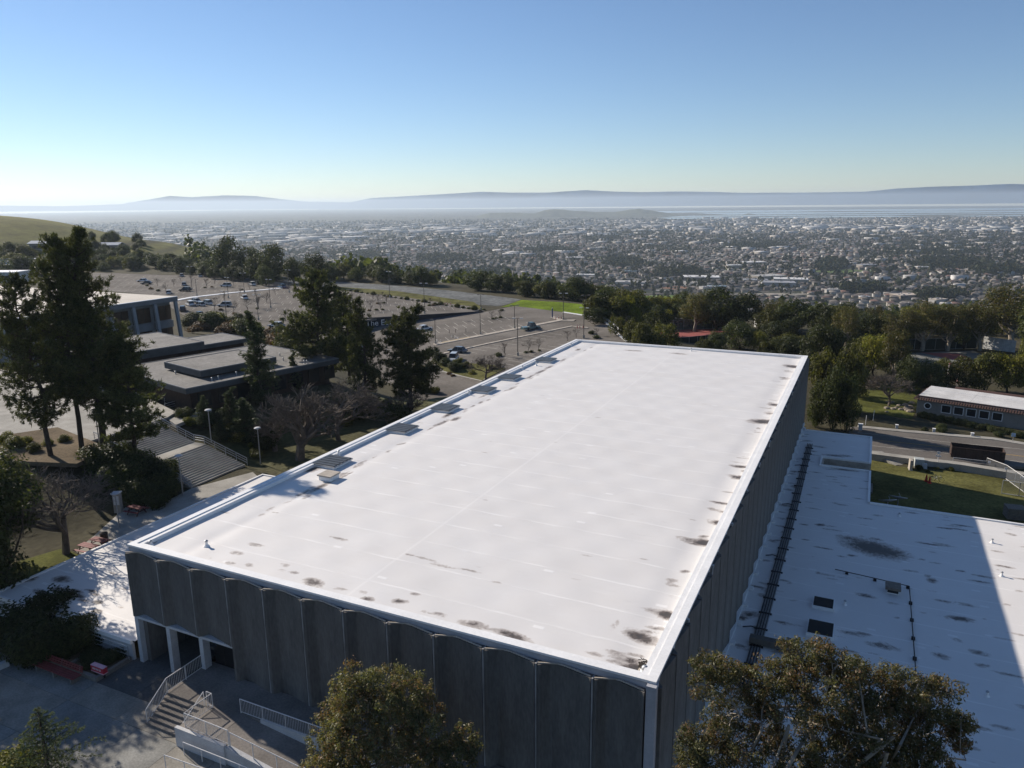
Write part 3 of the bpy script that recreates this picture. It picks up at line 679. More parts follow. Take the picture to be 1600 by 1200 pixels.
def vent(x, y, z, h, r, label, mat=C_cap, group='vent pipes on the gym roof'):
    t = thing('vent_pipe', label, 'vent pipe', (x, y, z), 0, group)
    mb = MB(); mb.lathe([(r*2.6, 0), (r*2.2, .05), (r*1.15, .16), (r, .2), (r, h)], 10); part('pipe', mb, mat, t)
    mb = MB(); mb.lathe([(r*.7, h-.02), (r*1.4, h), (r*1.4, h+.06), (r*.4, h+.12)], 10); part('cap', mb, C_steel, t)
for u, v, h, lb in [(323, 853, .38, 'white vent pipe standing near the front left of the gym roof'), (222, 848, .3, 'short vent with a dark patch in the front left corner of the gym roof'), (838, 571, .45, 'slim vent pipe between the two farthest skylights'), (815, 577, .5, 'bent vent pipe against the left parapet near the far skylights'), (519, 711, .5, 'vent pipe just behind the nearest skylight'), (891, 541, .5, 'thin vent in the far left corner of the gym roof'), (1080, 549, .5, 'vent pipe at the far edge of the gym roof'), (728, 616, .4, 'vent pipe by the left parapet beside the third farthest skylight')]:
    p = at(u, v, 8.55); vent(max(p[0], 1.0), p[1], 8.5, h, .09, lb)
p = at(1008, 1049, 8.5)
t = thing('roof_drain', 'grey roof drain strainer lying in wet debris at the near right roof corner', 'drain', (p[0], p[1], 8.5))
mb = MB(); mb.lathe([(.26, 0), (.26, .06), (.2, .1), (.17, .26), (.06, .32)], 12); part('strainer', mb, C_steel, t)
mb = MB(); mb.lathe([(.36, .0), (.36, .03), (.27, .05)], 14); part('flange', mb, C_lip, t)
p = at(1003, 1040, 8.5)
mb = MB()
for k in range(60):
    a, r = R_.uniform(0, 6.28), abs(R_.gauss(0, .25)); x, y = r*math.cos(a)*.7, r*math.sin(a)*1.2
    mb.bar((x-.06, y, .02+.03*R_.random()), (x+R_.uniform(.02, .12), y+R_.uniform(-.1, .1), .03+.05*R_.random()), .03)
o = link('leaf_litter', mb.mesh('leaf_litter', M('wet_leaf_litter', (0.05, 0.04, 0.03), .8)), None, (p[0], p[1], 8.52)); tag(o, 'pile of dark wet leaves by the drain at the near right roof corner', 'debris', kind='stuff')
for i, y in enumerate(np.arange(6.5, 84, 7.1)):
    mb = MB(); mb.box(GW+.02, y-.1, ZR-.34, GW+.2, y+.1, ZR-.15); mb.tube([(GW+.12, y, ZR-.3), (GW+.12, y, ZR-.8)], .05, 6)
    part('scupper', mb, C_steel, gym)
# ------------------------------------------------------------------ low wings
ZW = -1.6
wing = thing('low_wing', 'low wing with a wide white flat roof along the shaded right side of the gym', 'building', (36.6, 0, -5.0))
xw0, xw1, xw2, yw0, yw1, yw2 = GW, 46.3, 90.0, -5.0, 56.5, 83.0
st = []
for u, v, rx, ry, k in [(1365, 857, 2.6, 1.7, 1.1), (1385, 862, 1.8, 1.0, 1.0), (1335, 843, 1.6, .6, .7), (1305, 712, 1.6, .5, .7), (1320, 712, 1.0, .4, .6), (1320, 734, 1.6, .5, .7), (1280, 698, 1.0, .4, .6), (1282, 820, .5, .3, 1), (1297, 822, .6, .2, .5), (1330, 868, .4, .25, .8), (1313, 869, .5, .2, .5), (1456, 907, .4, .5, .9), (1450, 900, .3, .3, .6), (1352, 931, .8, .3, .8), (1440, 848, .5, .2, .7), (1490, 822, 1.0, .2, .5), (1475, 940, .8, .2, .7), (1510, 945, .8, .25, .6), (1500, 967, 1.0, .4, .9), (1380, 1005, .5, .3, .5), (1495, 1000, .5, .2, .6), (1470, 1025, .6, .35, .7), (1530, 1020, .7, .35, .7), (1535, 1040, .5, .25, .7), (1500, 1170, .4, .4, .9), (1380, 1010, 1.2, .4, .7), (1240, 890, .8, .15, .6), (1290, 898, .8, .15, .5), (1170, 960, .6, .4, .9), (1160, 965, .4, .4, .9), (1240, 1020, 1.2, .3, .6), (1190, 930, .4, .3, .7), (1237, 700, .5, .3, .6), (1232, 765, .6, .3, .7), (1228, 790, .8, .3, .7), (1580, 835, .6, .3, .6)]:
    p = at(u, v, ZW); st.append((p[0], p[1], rx, ry, k))
for i in range(520):
    x, y = R_.uniform(37, 75), R_.uniform(0, 82)
    st.append((x, y, R_.uniform(.25, 1.1), R_.uniform(.06, .22), R_.uniform(.25, .85)))
for i in range(40):
    st.append((R_.uniform(37.5, 38.4), R_.uniform(0, 82), R_.uniform(.3, .7), R_.uniform(.1, .4), R_.uniform(.3, .75)))
nX0, nX1, nY0, nY1 = 40.5, 46.3, 67.5, 70.8           # light well
def wmask(x, y):
    return ((x < xw1) | (y < yw1)) & ~((x > nX0) & (y > nY0) & (y < nY1))
def wz(X, Y): return ZW+0.02*np.sin(X*.9)*np.sin(Y*.7)
roofgrid('roof', xw0+.2, xw2, yw0, yw2, wz, 0.3, st, wing, wmask, C_memb2)
W0 = wing.location
def wbox(name, a, mat, parent=wing):
    mb = MB(); mb.box(*a); return part(name, mb, mat, parent, True)
wbox('wall', (xw1-.4, yw1-.2, -9, xw1-.1, nY0-.2, ZW-.05), C_concd)
wbox('wall', (xw1-.4, nY1+.2, -9, xw1-.1, yw2-.1, ZW-.05), C_concd)
wbox('wall', (xw1-.1, yw1-.5, -9, xw2, yw1-.2, ZW-.05), C_concd)
wbox('wall', (GW+.7, yw2-.5, -9, xw1-.4, yw2-.2, ZW-.05), C_concd)
wbox('wall', (GW, yw0, -9, xw2, yw0+.3, ZW-.05), C_concd)
wbox('well_wall', (nX0, nY0-.02, -4.2, nX0+.2, nY1+.02, ZW-.05), C_lip)
wbox('well_wall', (nX0+.2, nY1-.02, -4.2, xw1, nY1+.2, ZW-.05), C_lip)
wbox('well_wall', (nX0+.2, nY0-.2, -4.2, xw1, nY0+.02, ZW-.05), C_lip)
wbox('well_floor', (nX0+.2, nY0, -4.4, xw1+.4, nY1, -4.2), C_concd)
for a in ((xw1-.25, yw1, ZW-.25, xw1, nY0, ZW+.16), (xw1-.25, nY1, ZW-.25, xw1, yw2, ZW+.16), (xw1, yw1-.25, ZW-.25, xw2, yw1, ZW+.16), (GW+.7, yw2-.25, ZW-.25, xw1-.25, yw2, ZW+.16), (nX0-.2, nY0-.2, ZW-.1, nX0, nY1+.2, ZW+.2), (nX0, nY1, ZW-.1, xw1-.25, nY1+.2, ZW+.2), (nX0, nY0-.2, ZW-.1, xw1-.25, nY0, ZW+.2)):
    wbox('parapet', a, C_cap)
def skyl(x0, y0, x1, y1, label):
    t = thing('flat_skylight', label, 'skylight', ((x0+x1)/2, (y0+y1)/2, ZW), 0, 'black skylights on the low wing')
    a, b = (x1-x0)/2, (y1-y0)/2
    mb = MB(); mb.box(-a, -b, -.05, a, b, .28); part('curb', mb, C_cap, t)
    mb = MB(); mb.box(-a+.1, -b+.1, .28, a-.1, b-.1, .34); part('pane', mb, C_pane, t)
skyl(42.2, 29.9, 43.9, 31.6, 'black square skylight on the low wing, the farther of two')
skyl(42.1, 25.4, 44.1, 27.6, 'larger black square skylight on the low wing, the nearer of two')
t = thing('roof_ventilator', 'grey box ventilator on the low wing beside the dark pipe', 'ventilator', (48.3, 35.7, ZW))
mb = MB(); mb.box(-.45, -.5, -.05, .45, .5, .4); part('curb', mb, C_cap, t)
mb = MB(); mb.prism([(-.6, -.65), (.6, -.65), (.6, .65), (-.6, .65)], .4, .62); part('hood', mb, C_wood, t)
mb = MB(); mb.box(-.42, -.53, .12, .42, -.505, .36); part('louvre', mb, C_black, t)
gp = thing('gas_pipe', 'thin black gas pipe running across the low wing roof on black blocks', 'pipe', (49.6, 36.8, ZW))
pts = [(43.6, 37.6, ZW+.22), (49.6, 36.9, ZW+.22), (49.62, 5.0, ZW+.22)]
mb = MB(); mb.tube(pts, .04, 6); part('pipe', mb, C_black, gp, True)
for x, y in [(44.6, 37.5), (46.9, 37.2), (49.5, 36.85)]+[(49.62, 34-2.9*k) for k in range(10)]:
    mb = MB(); mb.box(x-.13, y-.13, ZW-.02, x+.13, y+.13, ZW+.2); part('support_block', mb, C_black, gp, True)
tr = thing('cable_tray', 'long dark cable tray laid on the low wing roof beside the gym wall', 'cable tray', (38.9, 48, ZW))
mb = MB()
for x in (38.55, 38.75, 38.95, 39.15): mb.tube([(x, 16, ZW+.16), (x-.05, 50, ZW+.16), (x-.3, 76, ZW+.16)], .04, 5)
part('conduit', mb, C_black, tr, True)
mb = MB(); mb.prism([(38.45, 16), (39.25, 16), (39.2, 50), (38.9, 76), (38.2, 76), (38.4, 50)], ZW+.02, ZW+.05); part('walk_pad', mb, M('grey_walk_pad', (.34, .34, .34), .9), tr, True)
for y in np.arange(17, 76, 2.6):
    mb = MB(); mb.box(38.35-(.25 if y > 55 else 0), y-.06, ZW-.02, 39.35-(.25 if y > 55 else 0), y+.06, ZW+.13); part('crossbar', mb, C_black, tr, True)
mb = MB()
for y in (24.5, 38.2, 52, 66): mb.tube([(37.5, y, ZW+.1), (38.1, y+.25, ZW+.16), (38.6, y+.05, ZW+.16)], .05, 5)
part('branch_conduit', mb, C_black, tr, True)
t = thing('air_duct', 'dark sheet metal air duct lying on the low wing near the gym wall', 'duct', (39.9, 22.6, ZW))
mb = MB(); mb.box(-1.6, -.3, .12, 1.0, .3, .62); part('duct', mb, C_asph2, t)
mb = MB(); mb.box(1.0, -.45, -.02, 1.9, .5, .85); part('fan_box', mb, C_wood, t)
mb = MB(); mb.box(-1.2, -.2, -.02, -1.0, .2, .12); mb.box(.4, -.2, -.02, .6, .2, .12); part('foot', mb, C_black, t)
for u, v, lb in [(1320, 945, 'small white vent pipe right of the farther black skylight'), (1550, 848, 'small vent in the sunlit corner of the low wing'), (1565, 900, 'small vent with a long shadow in the sunlit part of the low wing'), (1405, 807, 'tiny vent near the far edge of the low wing'), (1542, 1088, 'small vent on the low wing beside the foreground tree')]:
    p = at(u, v, ZW); vent(p[0], p[1], ZW-.02, .35, .08, lb, C_cap, 'vent pipes on the low wing')
# left wing
lw = thing('low_annexe', 'narrow low annexe with a white flat roof under tree shadows left of the gym', 'building', (-8, 14, -.5))
st = []
for u, v, rx, ry, k in [(62, 925, .8, .3, .9), (95, 905, .7, .5, 1), (90, 920, .6, .2, 1), (108, 908, .5, .2, .6), (120, 924, .6, .25, 1.1), (143, 923, .6, .15, 1), (125, 932, .5, .2, 1.2), (130, 938, .5, .2, 1), (148, 929, .6, .12, .9), (153, 941, .45, .25, 1.1), (152, 955, .5, .2, 1.1), (105, 925, .7, .25, .8), (195, 920, .8, .1, .8), (178, 895, .6, .12, .7), (100, 873, .8, .35, 1.2), (60, 890, .5, .3, .8), (70, 940, .5, .3, .9), (190, 950, .5, .1, .5), (45, 905, .6, .5, .9)]:
    p = at(u, v, 1.5); st.append((p[0], p[1], rx, ry, k))
xl0, yl1 = -16.3, at2(396, 739, 1.5)[1]
roofgrid('roof', xl0+.2, -.3, -.3, yl1-.2, lambda X, Y: 1.5+.015*np.sin(X*1.1)*np.sin(Y*.9), 0.25, st, lw, None, C_memb2)
for a in ((xl0, -.5, 1.3, xl0+.22, yl1, 1.62), (xl0+.22, yl1-.22, 1.3, -.5, yl1, 1.62), (xl0+.22, -.5, 1.3, -.5, -.3, 1.6)):
    wbox('parapet', a, C_cap, lw)
wbox('wall', (xl0+.1, -.4, -2, xl0+.3, yl1-.1, 1.3), C_concd, lw); wbox('wall', (xl0+.3, yl1-.3, -2, -.5, yl1-.1, 1.3), C_concd, lw); wbox('wall', (xl0+.3, -.4, -2, -.5, -.2, 1.3), C_concl, lw)
# ------------------------------------------------------------------ paved ground, stairs, rails by the entrance
def sheet(name, poly, zf, mat, lift=0.03, thick=0.4, kind='structure', label=None, top=None):
    f = zf if callable(zf) else (lambda x, y: zf)
    mb = MB(); mb.prism(list(poly), lambda x, y: f(x, y)-thick, lambda x, y: f(x, y)+lift)
    return struct(name, mb.mesh(name, mat), kind, label)
plaza = sheet('plaza', [(-13.8, -44), (35, -44), (35, -5.3), (9.4, -5.3), (9.4, -4.9), (6.0, -4.9), (6.0, -0.05), (0.3, -.05), (.3, 7.9), (4.3, 7.9), (4.3, -.05), (-.6, -.05), (-.6, -3.25), (-13.8, -3.25)], 0.0, C_joint, lift=-0.02)
def slab(x0, y0, x1, y1, i):
    mb = MB(); g = .012; dz = R_.uniform(-.006, .006)
    mb.box(x0+g, y0+g, -.03, x1-g, y1-g, .015+dz)
    link('paving_slab', mb.mesh('paving_slab', C_pav[i % 4]), plaza)
C_pav = [M('exposed_paving_%s' % n, c, .9, .3, .5, .15, 8, bump=.2, spec=.2) for n, c in (('grey', (.25, .245, .225)), ('buff', (.27, .25, .215)), ('worn', (.225, .22, .205)), ('dark', (.11, .11, .108)))]
xs = [-13.8, -9.7, -5.2, -.6, 3.9, 6.0, 9.4, 12.5, 16, 19.5]; ys = [-18, -14.8, -11.7, -8.6, -5.3, -3.25]
k = 0; slab(6.0, -5.3, 9.4, -4.72, 1)
for i in range(len(xs)-1):
    for j in range(len(ys)-1):
        if ys[j+1] > -4 and xs[i] >= 6.0: continue
        slab(xs[i], ys[j], xs[i+1], ys[j+1], R_.randrange(3)); k += 1
for x0, x1 in ((-.6, 3.0), (3.0, 6.0)): slab(x0, -3.25, x1, -.05, 3)
slab(.3, -.05, 4.3, 7.9, 3)
# landing, steps and ramp
ld = thing('entrance_steps', 'concrete entrance steps and landing with a ramp running down beside the gym front', 'steps', (9.4, -3, 0))
mb = MB(); mb.prism([(6.0, 0.55), (6.0, -3.1), (9.4, -3.1), (9.4, -5.2), (12.2, -5.2), (12.2, -2.7), (36.4, -2.7), (36.4, -.05), (9.3, -.05), (9.3, .55)], -.3, 1.16); part('landing', mb, C_concd, ld, True)
for k in range(6):
    mb = MB(); zt = 1.0-k*.165; y1 = -3.1-k*.29
    mb.box(6.08, y1-.31, -.1, 9.38, y1, zt); part('step', mb, C_concd, ld, True)
mb = MB(); mb.prism([(12.2, -5.0), (24, -5.0), (24, -2.72), (12.2, -2.72)], -.6, lambda x, y: 1.15-(x-12.2)*.105); part('ramp', mb, C_concd, ld, True)
mb = MB(); mb.prism([(9.4, -5.42), (13.3, -5.42), (13.3, -5.2), (9.4, -5.2)], -.2, 1.3); part('retaining_wall', mb, C_concl, ld, True)
mb = MB(); mb.prism([(13.3, -5.3), (20.5, -5.3), (20.5, -5.02), (13.3, -5.02)], -.2, lambda x, y: 1.16-(x-13.3)*.135); part('retaining_wall', mb, C_concl, ld, True)
mb = MB(); mb.prism([(13.5, -2.72), (24, -2.72), (24, -2.55), (13.5, -2.55)], -.4, lambda x, y: 1.25); part('kerb', mb, C_concl, ld, True)
def railing(label, pts, h=1.0, balusters=True, mid=False, mat=C_rail, spacing=1.75, group='white railings of the entrance', name='railing', bs=.125, rr=.03):
    t = thing(name, label, 'railing', pts[0], 0, group)
    P = [np.array(p, float) for p in pts]; up = np.array([0, 0, h])
    mb = MB(); mb.tube([p+up for p in P], rr, 6); part('top_rail', mb, mat, t, True)
    lowr = MB(); bl = MB()
    for a, b in zip(P[:-1], P[1:]):
        L = np.linalg.norm(b-a); n = max(1, round(L/spacing))
        for k in range(n+1):
            if k == 0 and a is not P[0]: continue
            p = a+(b-a)*k/n; mb = MB(); mb.tube([p-np.array([0, 0, .03]), p+up], rr*.95, 6); part('post', mb, mat, t, True)
        if balusters:
            lowr.tube([a+up*.1, b+up*.1], rr*.7, 5)
            m = int(L/bs)
            for k in range(1, m): p = a+(b-a)*k/m; bl.tube([p+up*.1, p+up], .011, 4, cap=False)
        if mid:
            for q in (.35, .68): lowr.tube([a+up*q, b+up*q], rr*.7, 5)
    if balusters or mid: part('lower_rail', lowr, mat, t, True)
    if balusters: part('baluster', bl, mat, t, True, kind='stuff')
    return t
railing('white picket railing at the left side of the entrance steps, running back to the pillar', [(6.14, -.15, 1.16), (6.14, -3.1, 1.16), (6.14, -4.75, .02)])
railing('white railing folded round the corner of the landing beside the steps', [(9.5, -3.0, 1.16), (9.95, -3.0, 1.16), (9.9, -5.05, 1.16), (13.4, -5.1, 1.16)])
railing('thin white handrail sloping down the outer side of the ramp', [(13.5, -5.1, 1.12), (18.6, -5.05, .55), (19.0, -4.85, .5)], .95, False, spacing=1.7)
railing('sloping white handrail on the right of the entrance steps', [(9.3, -3.05, 1.16), (9.3, -4.75, .1)], .95, False, spacing=1.7)
railing('long white picket railing between the ramp and the walkway along the gym front', [(11.9, -2.65, 1.16), (26, -2.65, 1.16)], .98)
railing('low white handrail fixed in front of the white retaining wall', [(10.4, -5.75, 0), (20.5, -5.7, -.02)], .85, False, spacing=1.55)
railing('white handrail at the bottom edge of the picture beside the lower path', [(10.35, -7.0, 0), (16.2, -6.7, 0)], .9, False, spacing=1.6, mid=False)
sheet('flower_bed', [(7.2, -9.2), (11.5, -8.4), (11.2, -7.2), (9.8, -7.3)], 0, C_dirt, .05)
# planter, bench, red box
pk = thing('planter', 'concrete kerbed planter full of dark shrubs at the left corner of the gym', 'planter', (-4, -2, 0))
for a in ((-7.9, -3.25, -.2, -.6, -3.0, .32), (-.85, -3.0, -.2, -.6, -.5, .32), (-3.95, -3.0, -.2, -3.75, 4.5, .34)):
    mb = MB(); mb.box(*a); part('kerb', mb, C_concd, pk, True)
mb = MB(); mb.box(-7.7, -3.0, -.2, -.85, -.55, .18); part('soil', mb, C_dirt, pk, True)
t = thing('park_bench', 'long dark red slatted bench along the planter kerb', 'bench', (-3.75, -3.75, .015))
for k in range(4):
    mb = MB(); mb.box(-2.1, -.42+k*.17, .42, 2.1, -.27+k*.17, .48); part('seat_slat', mb, C_red, t)
for k in range(3):
    mb = MB(); mb.box(-2.1, .3+k*.03, .55+k*.15, 2.1, .35+k*.03, .67+k*.15); part('back_slat', mb, C_red, t)
for x in (-1.8, 0, 1.8):
    mb = MB(); mb.box(x-.06, -.4, 0, x+.06, .28, .42); mb.bar((x, .27, .3), (x, .42, 1.0), .09, .06); part('leg', mb, C_concd, t)
t = thing('sign_box', 'small bright red sign box with white edges standing in the planter', 'sign', (-.95, -2.7, .18))
mb = MB(); mb.box(-.62, -.16, .28, .62, .16, .66); part('panel', mb, C_redb, t)
mb = MB(); mb.box(-.64, -.18, .22, .64, .18, .28); mb.box(-.63, -.17, .66, .63, .17, .70); part('trim', mb, M('pinkish_white_trim', (.7, .4, .45)), t)
for x in (-.45, .45):
    mb = MB(); mb.box(x-.05, -.05, -.1, x+.05, .05, .22); part('leg', mb, C_black, t)
mb = MB()
for k, s in enumerate((-.42, -.32, -.24, -.1, 0, .1, .24, .34)): mb.box(s-.03, -.168, .4, s+.03, -.16, .54)
part('lettering', mb, C_rail, t)
t = thing('concrete_barrier', 'low white block at the left edge of the plaza', 'barrier', (-8.2, -5.5, 0), math.radians(80))
mb = MB(); mb.prism([(-1, -.18), (1, -.18), (1, .18), (-1, .18)], 0, .42); part('block', mb, C_concl, t)
railing('low dark pipe railing along the front edge of the annexe roof', [(-4.2, -.75, .3), (-.5, -.75, .3)], 1.0, False, mat=C_steel, spacing=1.9, mid=True, group='pipe railings')

# ------------------------------------------------------------------ picnic terrace and the wide stairs
picn = [at2(u, v, 0) for u, v in ((118, 862), (172, 892), (252, 842), (300, 800), (420, 760), (395, 738), (300, 763), (248, 790), (205, 785), (150, 835))]
sheet('terrace', picn, 0, C_conc, .035)
sheet('lawn', [at2(u, v, 0) for u, v in ((20, 905), (172, 893), (112, 862), (95, 858), (20, 880))], 0, C_lawn, .03)
def picnic(x, y, rz, label, mat=C_red, group='red picnic tables on the terrace', z=.035):
    t = thing('picnic_table', label, 'picnic table', (x, y, z), rz, group)
    for k in range(3): mb = MB(); mb.box(-.92, -.4+k*.27, .72, .92, -.15+k*.27, .77); part('table_plank', mb, mat, t)
    for s in (-1, 1): mb = MB(); mb.box(-.92, s*.72-.13, .43, .92, s*.72+.13, .475); part('bench_plank', mb, mat, t)
    for x_ in (-.65, .65):
        mb = MB(); mb.bar((x_, -.62, 0), (x_, -.2, .72), .07); mb.bar((x_, .62, 0), (x_, .2, .72), .07); mb.bar((x_, -.8, .4), (x_, .8, .4), .07); part('leg_frame', mb, M('dark_red_frame', (.09, .02, .02)) if mat is C_red else mat, t)
    return t
for u, v, lb in [(171, 873, 'red picnic table at the right of the nearest pair on the terrace'), (139, 864, 'red picnic table at the left of the nearest pair, by the bare tree'), (214, 803, 'red picnic table farthest back on the terrace, beyond the lamp post'), (157, 855, 'red picnic table half hidden behind the nearest pair by the barrel')]:
    p = at(u, v, 0); picnic(p[0], p[1], math.radians(4), lb)
p = at(164, 848, 0); t = thing('litter_barrel', 'brown litter barrel behind the picnic tables', 'bin', (p[0], p[1], .035))
mb = MB(); mb.lathe([(.26, 0), (.33, .1), (.33, .85), (.29, .93)], 14); part('drum', mb, M('brown_barrel', (.09, .055, .04)), t)
mb = MB(); mb.lathe([(.36, .9), (.36, .98), (.15, 1.02)], 14); part('rim', mb, C_bark, t)
p = at(186, 800, 0); t = thing('notice_kiosk', 'pale upright notice kiosk beside the picnic terrace', 'kiosk', (p[0], p[1], 0), math.radians(30))
mb = MB(); mb.box(-.35, -.3, 0, .35, .3, 2.1); part('cabinet', mb, C_lip, t)
mb = MB(); mb.box(-.42, -.37, 2.1, .42, .37, 2.22); part('roof', mb, C_concl, t)
mb = MB(); mb.box(-.28, -.315, .9, .28, -.3, 1.9); part('notice_board', mb, C_rail, t)
stx0, sty0, sty1 = -23.75, 25.7, 34.1
sw = thing('wide_stairs', 'wide outdoor concrete stairs in two flights above the picnic terrace', 'stairs', (stx0, 30, 0))
nf, rise, run = 16, .12, .415
x = stx0; z = 0.0; xm = []
for fl_ in range(2):
    for k in range(nf):
        z += rise; mb = MB(); mb.box(x-run-.04, sty0, z-.5, x, sty1, z-.012); part('step', mb, C_conc, sw, True)
        mb = MB(); mb.box(x-.05, sty0+.01, z-.012, x, sty1-.01, z); part('nosing', mb, C_conc, sw, True)
        x -= run
    if fl_ == 0:
        mb = MB(); mb.box(x-1.8, sty0, z-.5, x, sty1, z); part('landing', mb, C_conc, sw, True); xm.append((x, z)); x -= 1.8; xm.append((x, z))
xt, zt = x, z
for y in (sty1+.08, sty0-.08):
    P = [(stx0+.3, y, .02), (xm[0][0], y, xm[0][1]), (xm[1][0], y, xm[1][1]), (xt-.3, y, zt)]
    railing('steel handrail down the %s edge of the wide stairs' % ('far right' if y > 30 else 'near left'), P, .95, False, mat=C_steel, spacing=1.6, mid=True, group='handrails of the wide stairs', rr=.04)
    mb = MB(); mb.prism([(p[0], y-.12) for p in P][::-1]+[(p[0], y+.12) for p in P], -.5, lambda q, r_: np.interp(q, [P[3][0], P[2][0], P[1][0], P[0][0]], [zt, xm[1][1], xm[0][1], .1])); 
sheet('upper_court', [(-39.0, 4), (xt-.02, 22), (xt-.02, 36), (-40, 38.5), (-60, 46), (-95, 46), (-95, -4), (-50, -4)], Z_TOP, C_conc, .02)
sheet('footpath', [at2(u, v, 3.6) for u, v in ((262, 655), (303, 645), (330, 640), (332, 648), (305, 652), (275, 664))], 3.6, C_conc, .04)
sheet('footpath', [at2(u, v, .6) for u, v in ((590, 622), (660, 640), (655, 648), (585, 629))], lambda x, y: 1.6-.04*y, C_conc, .05)
sheet('dry_lawn', [at2(u, v, Z_TOP) for u, v in ((-60, 690), (90, 668), (170, 700), (120, 725), (0, 720))], Z_TOP, C_dirt, .05)

# ------------------------------------------------------------------ lamp posts
def lamp(u, v, z, h, label, group='lamp posts along the paths', on_=False):
    p = on(u, v) if on_ else at(u, v, z)
    t = thing('lamp_post', label, 'lamp post', p, 0, group)
    mb = MB(); mb.tube([(0, 0, -.3), (0, 0, h)], [.075, .05], 8); part('pole', mb, C_steel, t)
    mb = MB(); mb.lathe([(.12, h-.05), (.2, h+.02), (.42, h+.1), (.42, h+.16), (.3, h+.24), (.08, h+.28)], 14); part('lamp_head', mb, C_concl, t)
lamp(187, 826, 0, 3.6, 'lamp post with a wide dish head among the picnic tables')
lamp(330, 688, 1.9, 3.9, 'lamp post beside the landing of the wide stairs')
lamp(407, 722, 0, 4.3, 'lamp post standing right of the foot of the wide stairs')
lamp(286, 774, 0, 4.5, 'lamp post in the shade at the near foot of the wide stairs')
lamp(156, 697, Z_TOP, 4.4, 'thin lamp post between the two big pine trunks')
lamp(605, 560, -1.5, 5.5, 'slim lamp post behind the middle pines', on_=True)

# ------------------------------------------------------------------ union buildings (rotated), the classroom hall
uo = at(290, 608, 7.0); ua = math.atan2(.972, .236)
un = thing('student_union', 'flat roofed one storey building of dark brick with stacked grey roofs beyond the stairs', 'building', (uo[0], uo[1], Z_UN), ua)
C_ur = M('grey_built_up_roof', (.19, .18, .165), .9, .3, .25, .15, 2)
C_ufas = M('dark_grey_fascia', (.085, .088, .09), .8, .25, .7)
C_brick = M('dark_brown_brick', (.045, .028, .022), .9, .3, 3)
def block(x0, y0, x1, y1, z0, z1, fas=.75, inset=1.2):
    mb = MB(); mb.box(x0+inset, y0+inset, z0-.5, x1-inset, y1-inset, z1-fas); part('wall', mb, C_brick, un)
    mb = MB(); mb.box(x0, y0, z1-fas, x1, y1, z1-.06); part('fascia', mb, C_ufas, un)
    mb = MB(); mb.box(x0+.15, y0+.15, z1-.06, x1-.15, y1-.15, z1); part('roof', mb, C_ur, un)
    mb = MB()
    for b in ((x0, y0, x1, y0+.14), (x0, y1-.14, x1, y1), (x0, y0+.14, x0+.14, y1-.14), (x1-.14, y0+.14, x1, y1-.14)): mb.box(b[0], b[1], z1-.06, b[2], b[3], z1+.08)
    part('gravel_stop', mb, M('roof_edge_metal', (.2, .2, .2), .5), un)
def uloc(u, v, z):
    p = at(u, v, z); dx, dy = p[0]-uo[0], p[1]-uo[1]; c, s = math.cos(-ua), math.sin(-ua)
    return (dx*c-dy*s, dx*s+dy*c)
block(0, 0, 26, 22, 0, 4.0)
a = uloc(313, 580, 8.2); b = uloc(385, 552, 8.2); c_ = uloc(262, 565, 8.2)
block(a[0], a[1], b[0]+1, c_[1], 3.5, 5.2, .9, .8)
a = uloc(245, 546, 8.4)
block(-2, a[1]+.5, 17, a[1]+17, 0, 5.4, 1.3, .8)
block(17, a[1]+2.5, 27, a[1]+12, 0, 4.4, .7, .8)
for k in range(14):
    x, y = R_.uniform(1, 25), R_.uniform(1, 21); mb = MB(); mb.lathe([(.12, 0), (.08, .05), (.08, .45), (.14, .47), (.05, .52)], 8, (x, y, 4.0)); part('vent_pipe', mb, C_steel, un)
for x in np.arange(2.2, 24, 3.1):
    mb = MB(); mb.box(x, 1.14, .7, x+2.0, 1.2, 2.8); part('window', mb, C_glass, un)
p = on(270, 640)
for k, dz in enumerate((0, -.8)):
    railing('white ramp railing below the student union, the %s of two' % ('upper' if k == 0 else 'lower'), [tuple(np.array(on(258, 634+k*9))+[0, 0, .1]), tuple(np.array(on(305, 622+k*8))+[0, 0, .1])], 1.0, False, mid=True, spacing=2.2, group='ramp railings below the union')
hall = thing('classroom_hall', 'two storey classroom hall with a pale flat roof and sloping pillars between tinted windows', 'building', (-100, 75, 1.0))
C_hroof = M('pale_tan_roof', (.52, .47, .40), .8, .12, .1, .05, 1)
C_hwall = M('slate_grey_wall', (.16, .17, .18), .8, .2, .6)
C_hpil = M('light_grey_pillar', (.24, .255, .27), .8, .12, 1)
hx0, hx1, hy0, hy1, hz = -75.0, 0.0, -22.0, 17.5, 10.0
mb = MB(); mb.box(hx0+1, hy0+1, -1, hx1-1.6, hy1-1, hz-.5); part('wall', mb, C_hwall, hall)
mb = MB(); mb.box(hx0, hy0, hz-1.0, hx1, hy1, hz); part('fascia', mb, C_hwall, hall)
mb = MB(); mb.box(hx0+.4, hy0+.4, hz, hx1-.4, hy1-.4, hz+.06); part('roof', mb, C_hroof, hall)
mb = MB(); mb.box(hx1-.5, hy0, hz-.02, hx1+.08, hy1, hz+.1); part('roof_edge', mb, C_cap, hall)
C_bronze = M('bronze_tinted_glass', (.035, .02, .014), .25, .6, .35, spec=.25)
ys_ = np.arange(hy1-.5, hy0-1, -5.6)
for y in ys_:
    mb = MB(); mb.bar((hx1+.5, y, -.8), (hx1-.35, y, hz-.6), .55, .7); part('pillar', mb, C_hpil, hall)
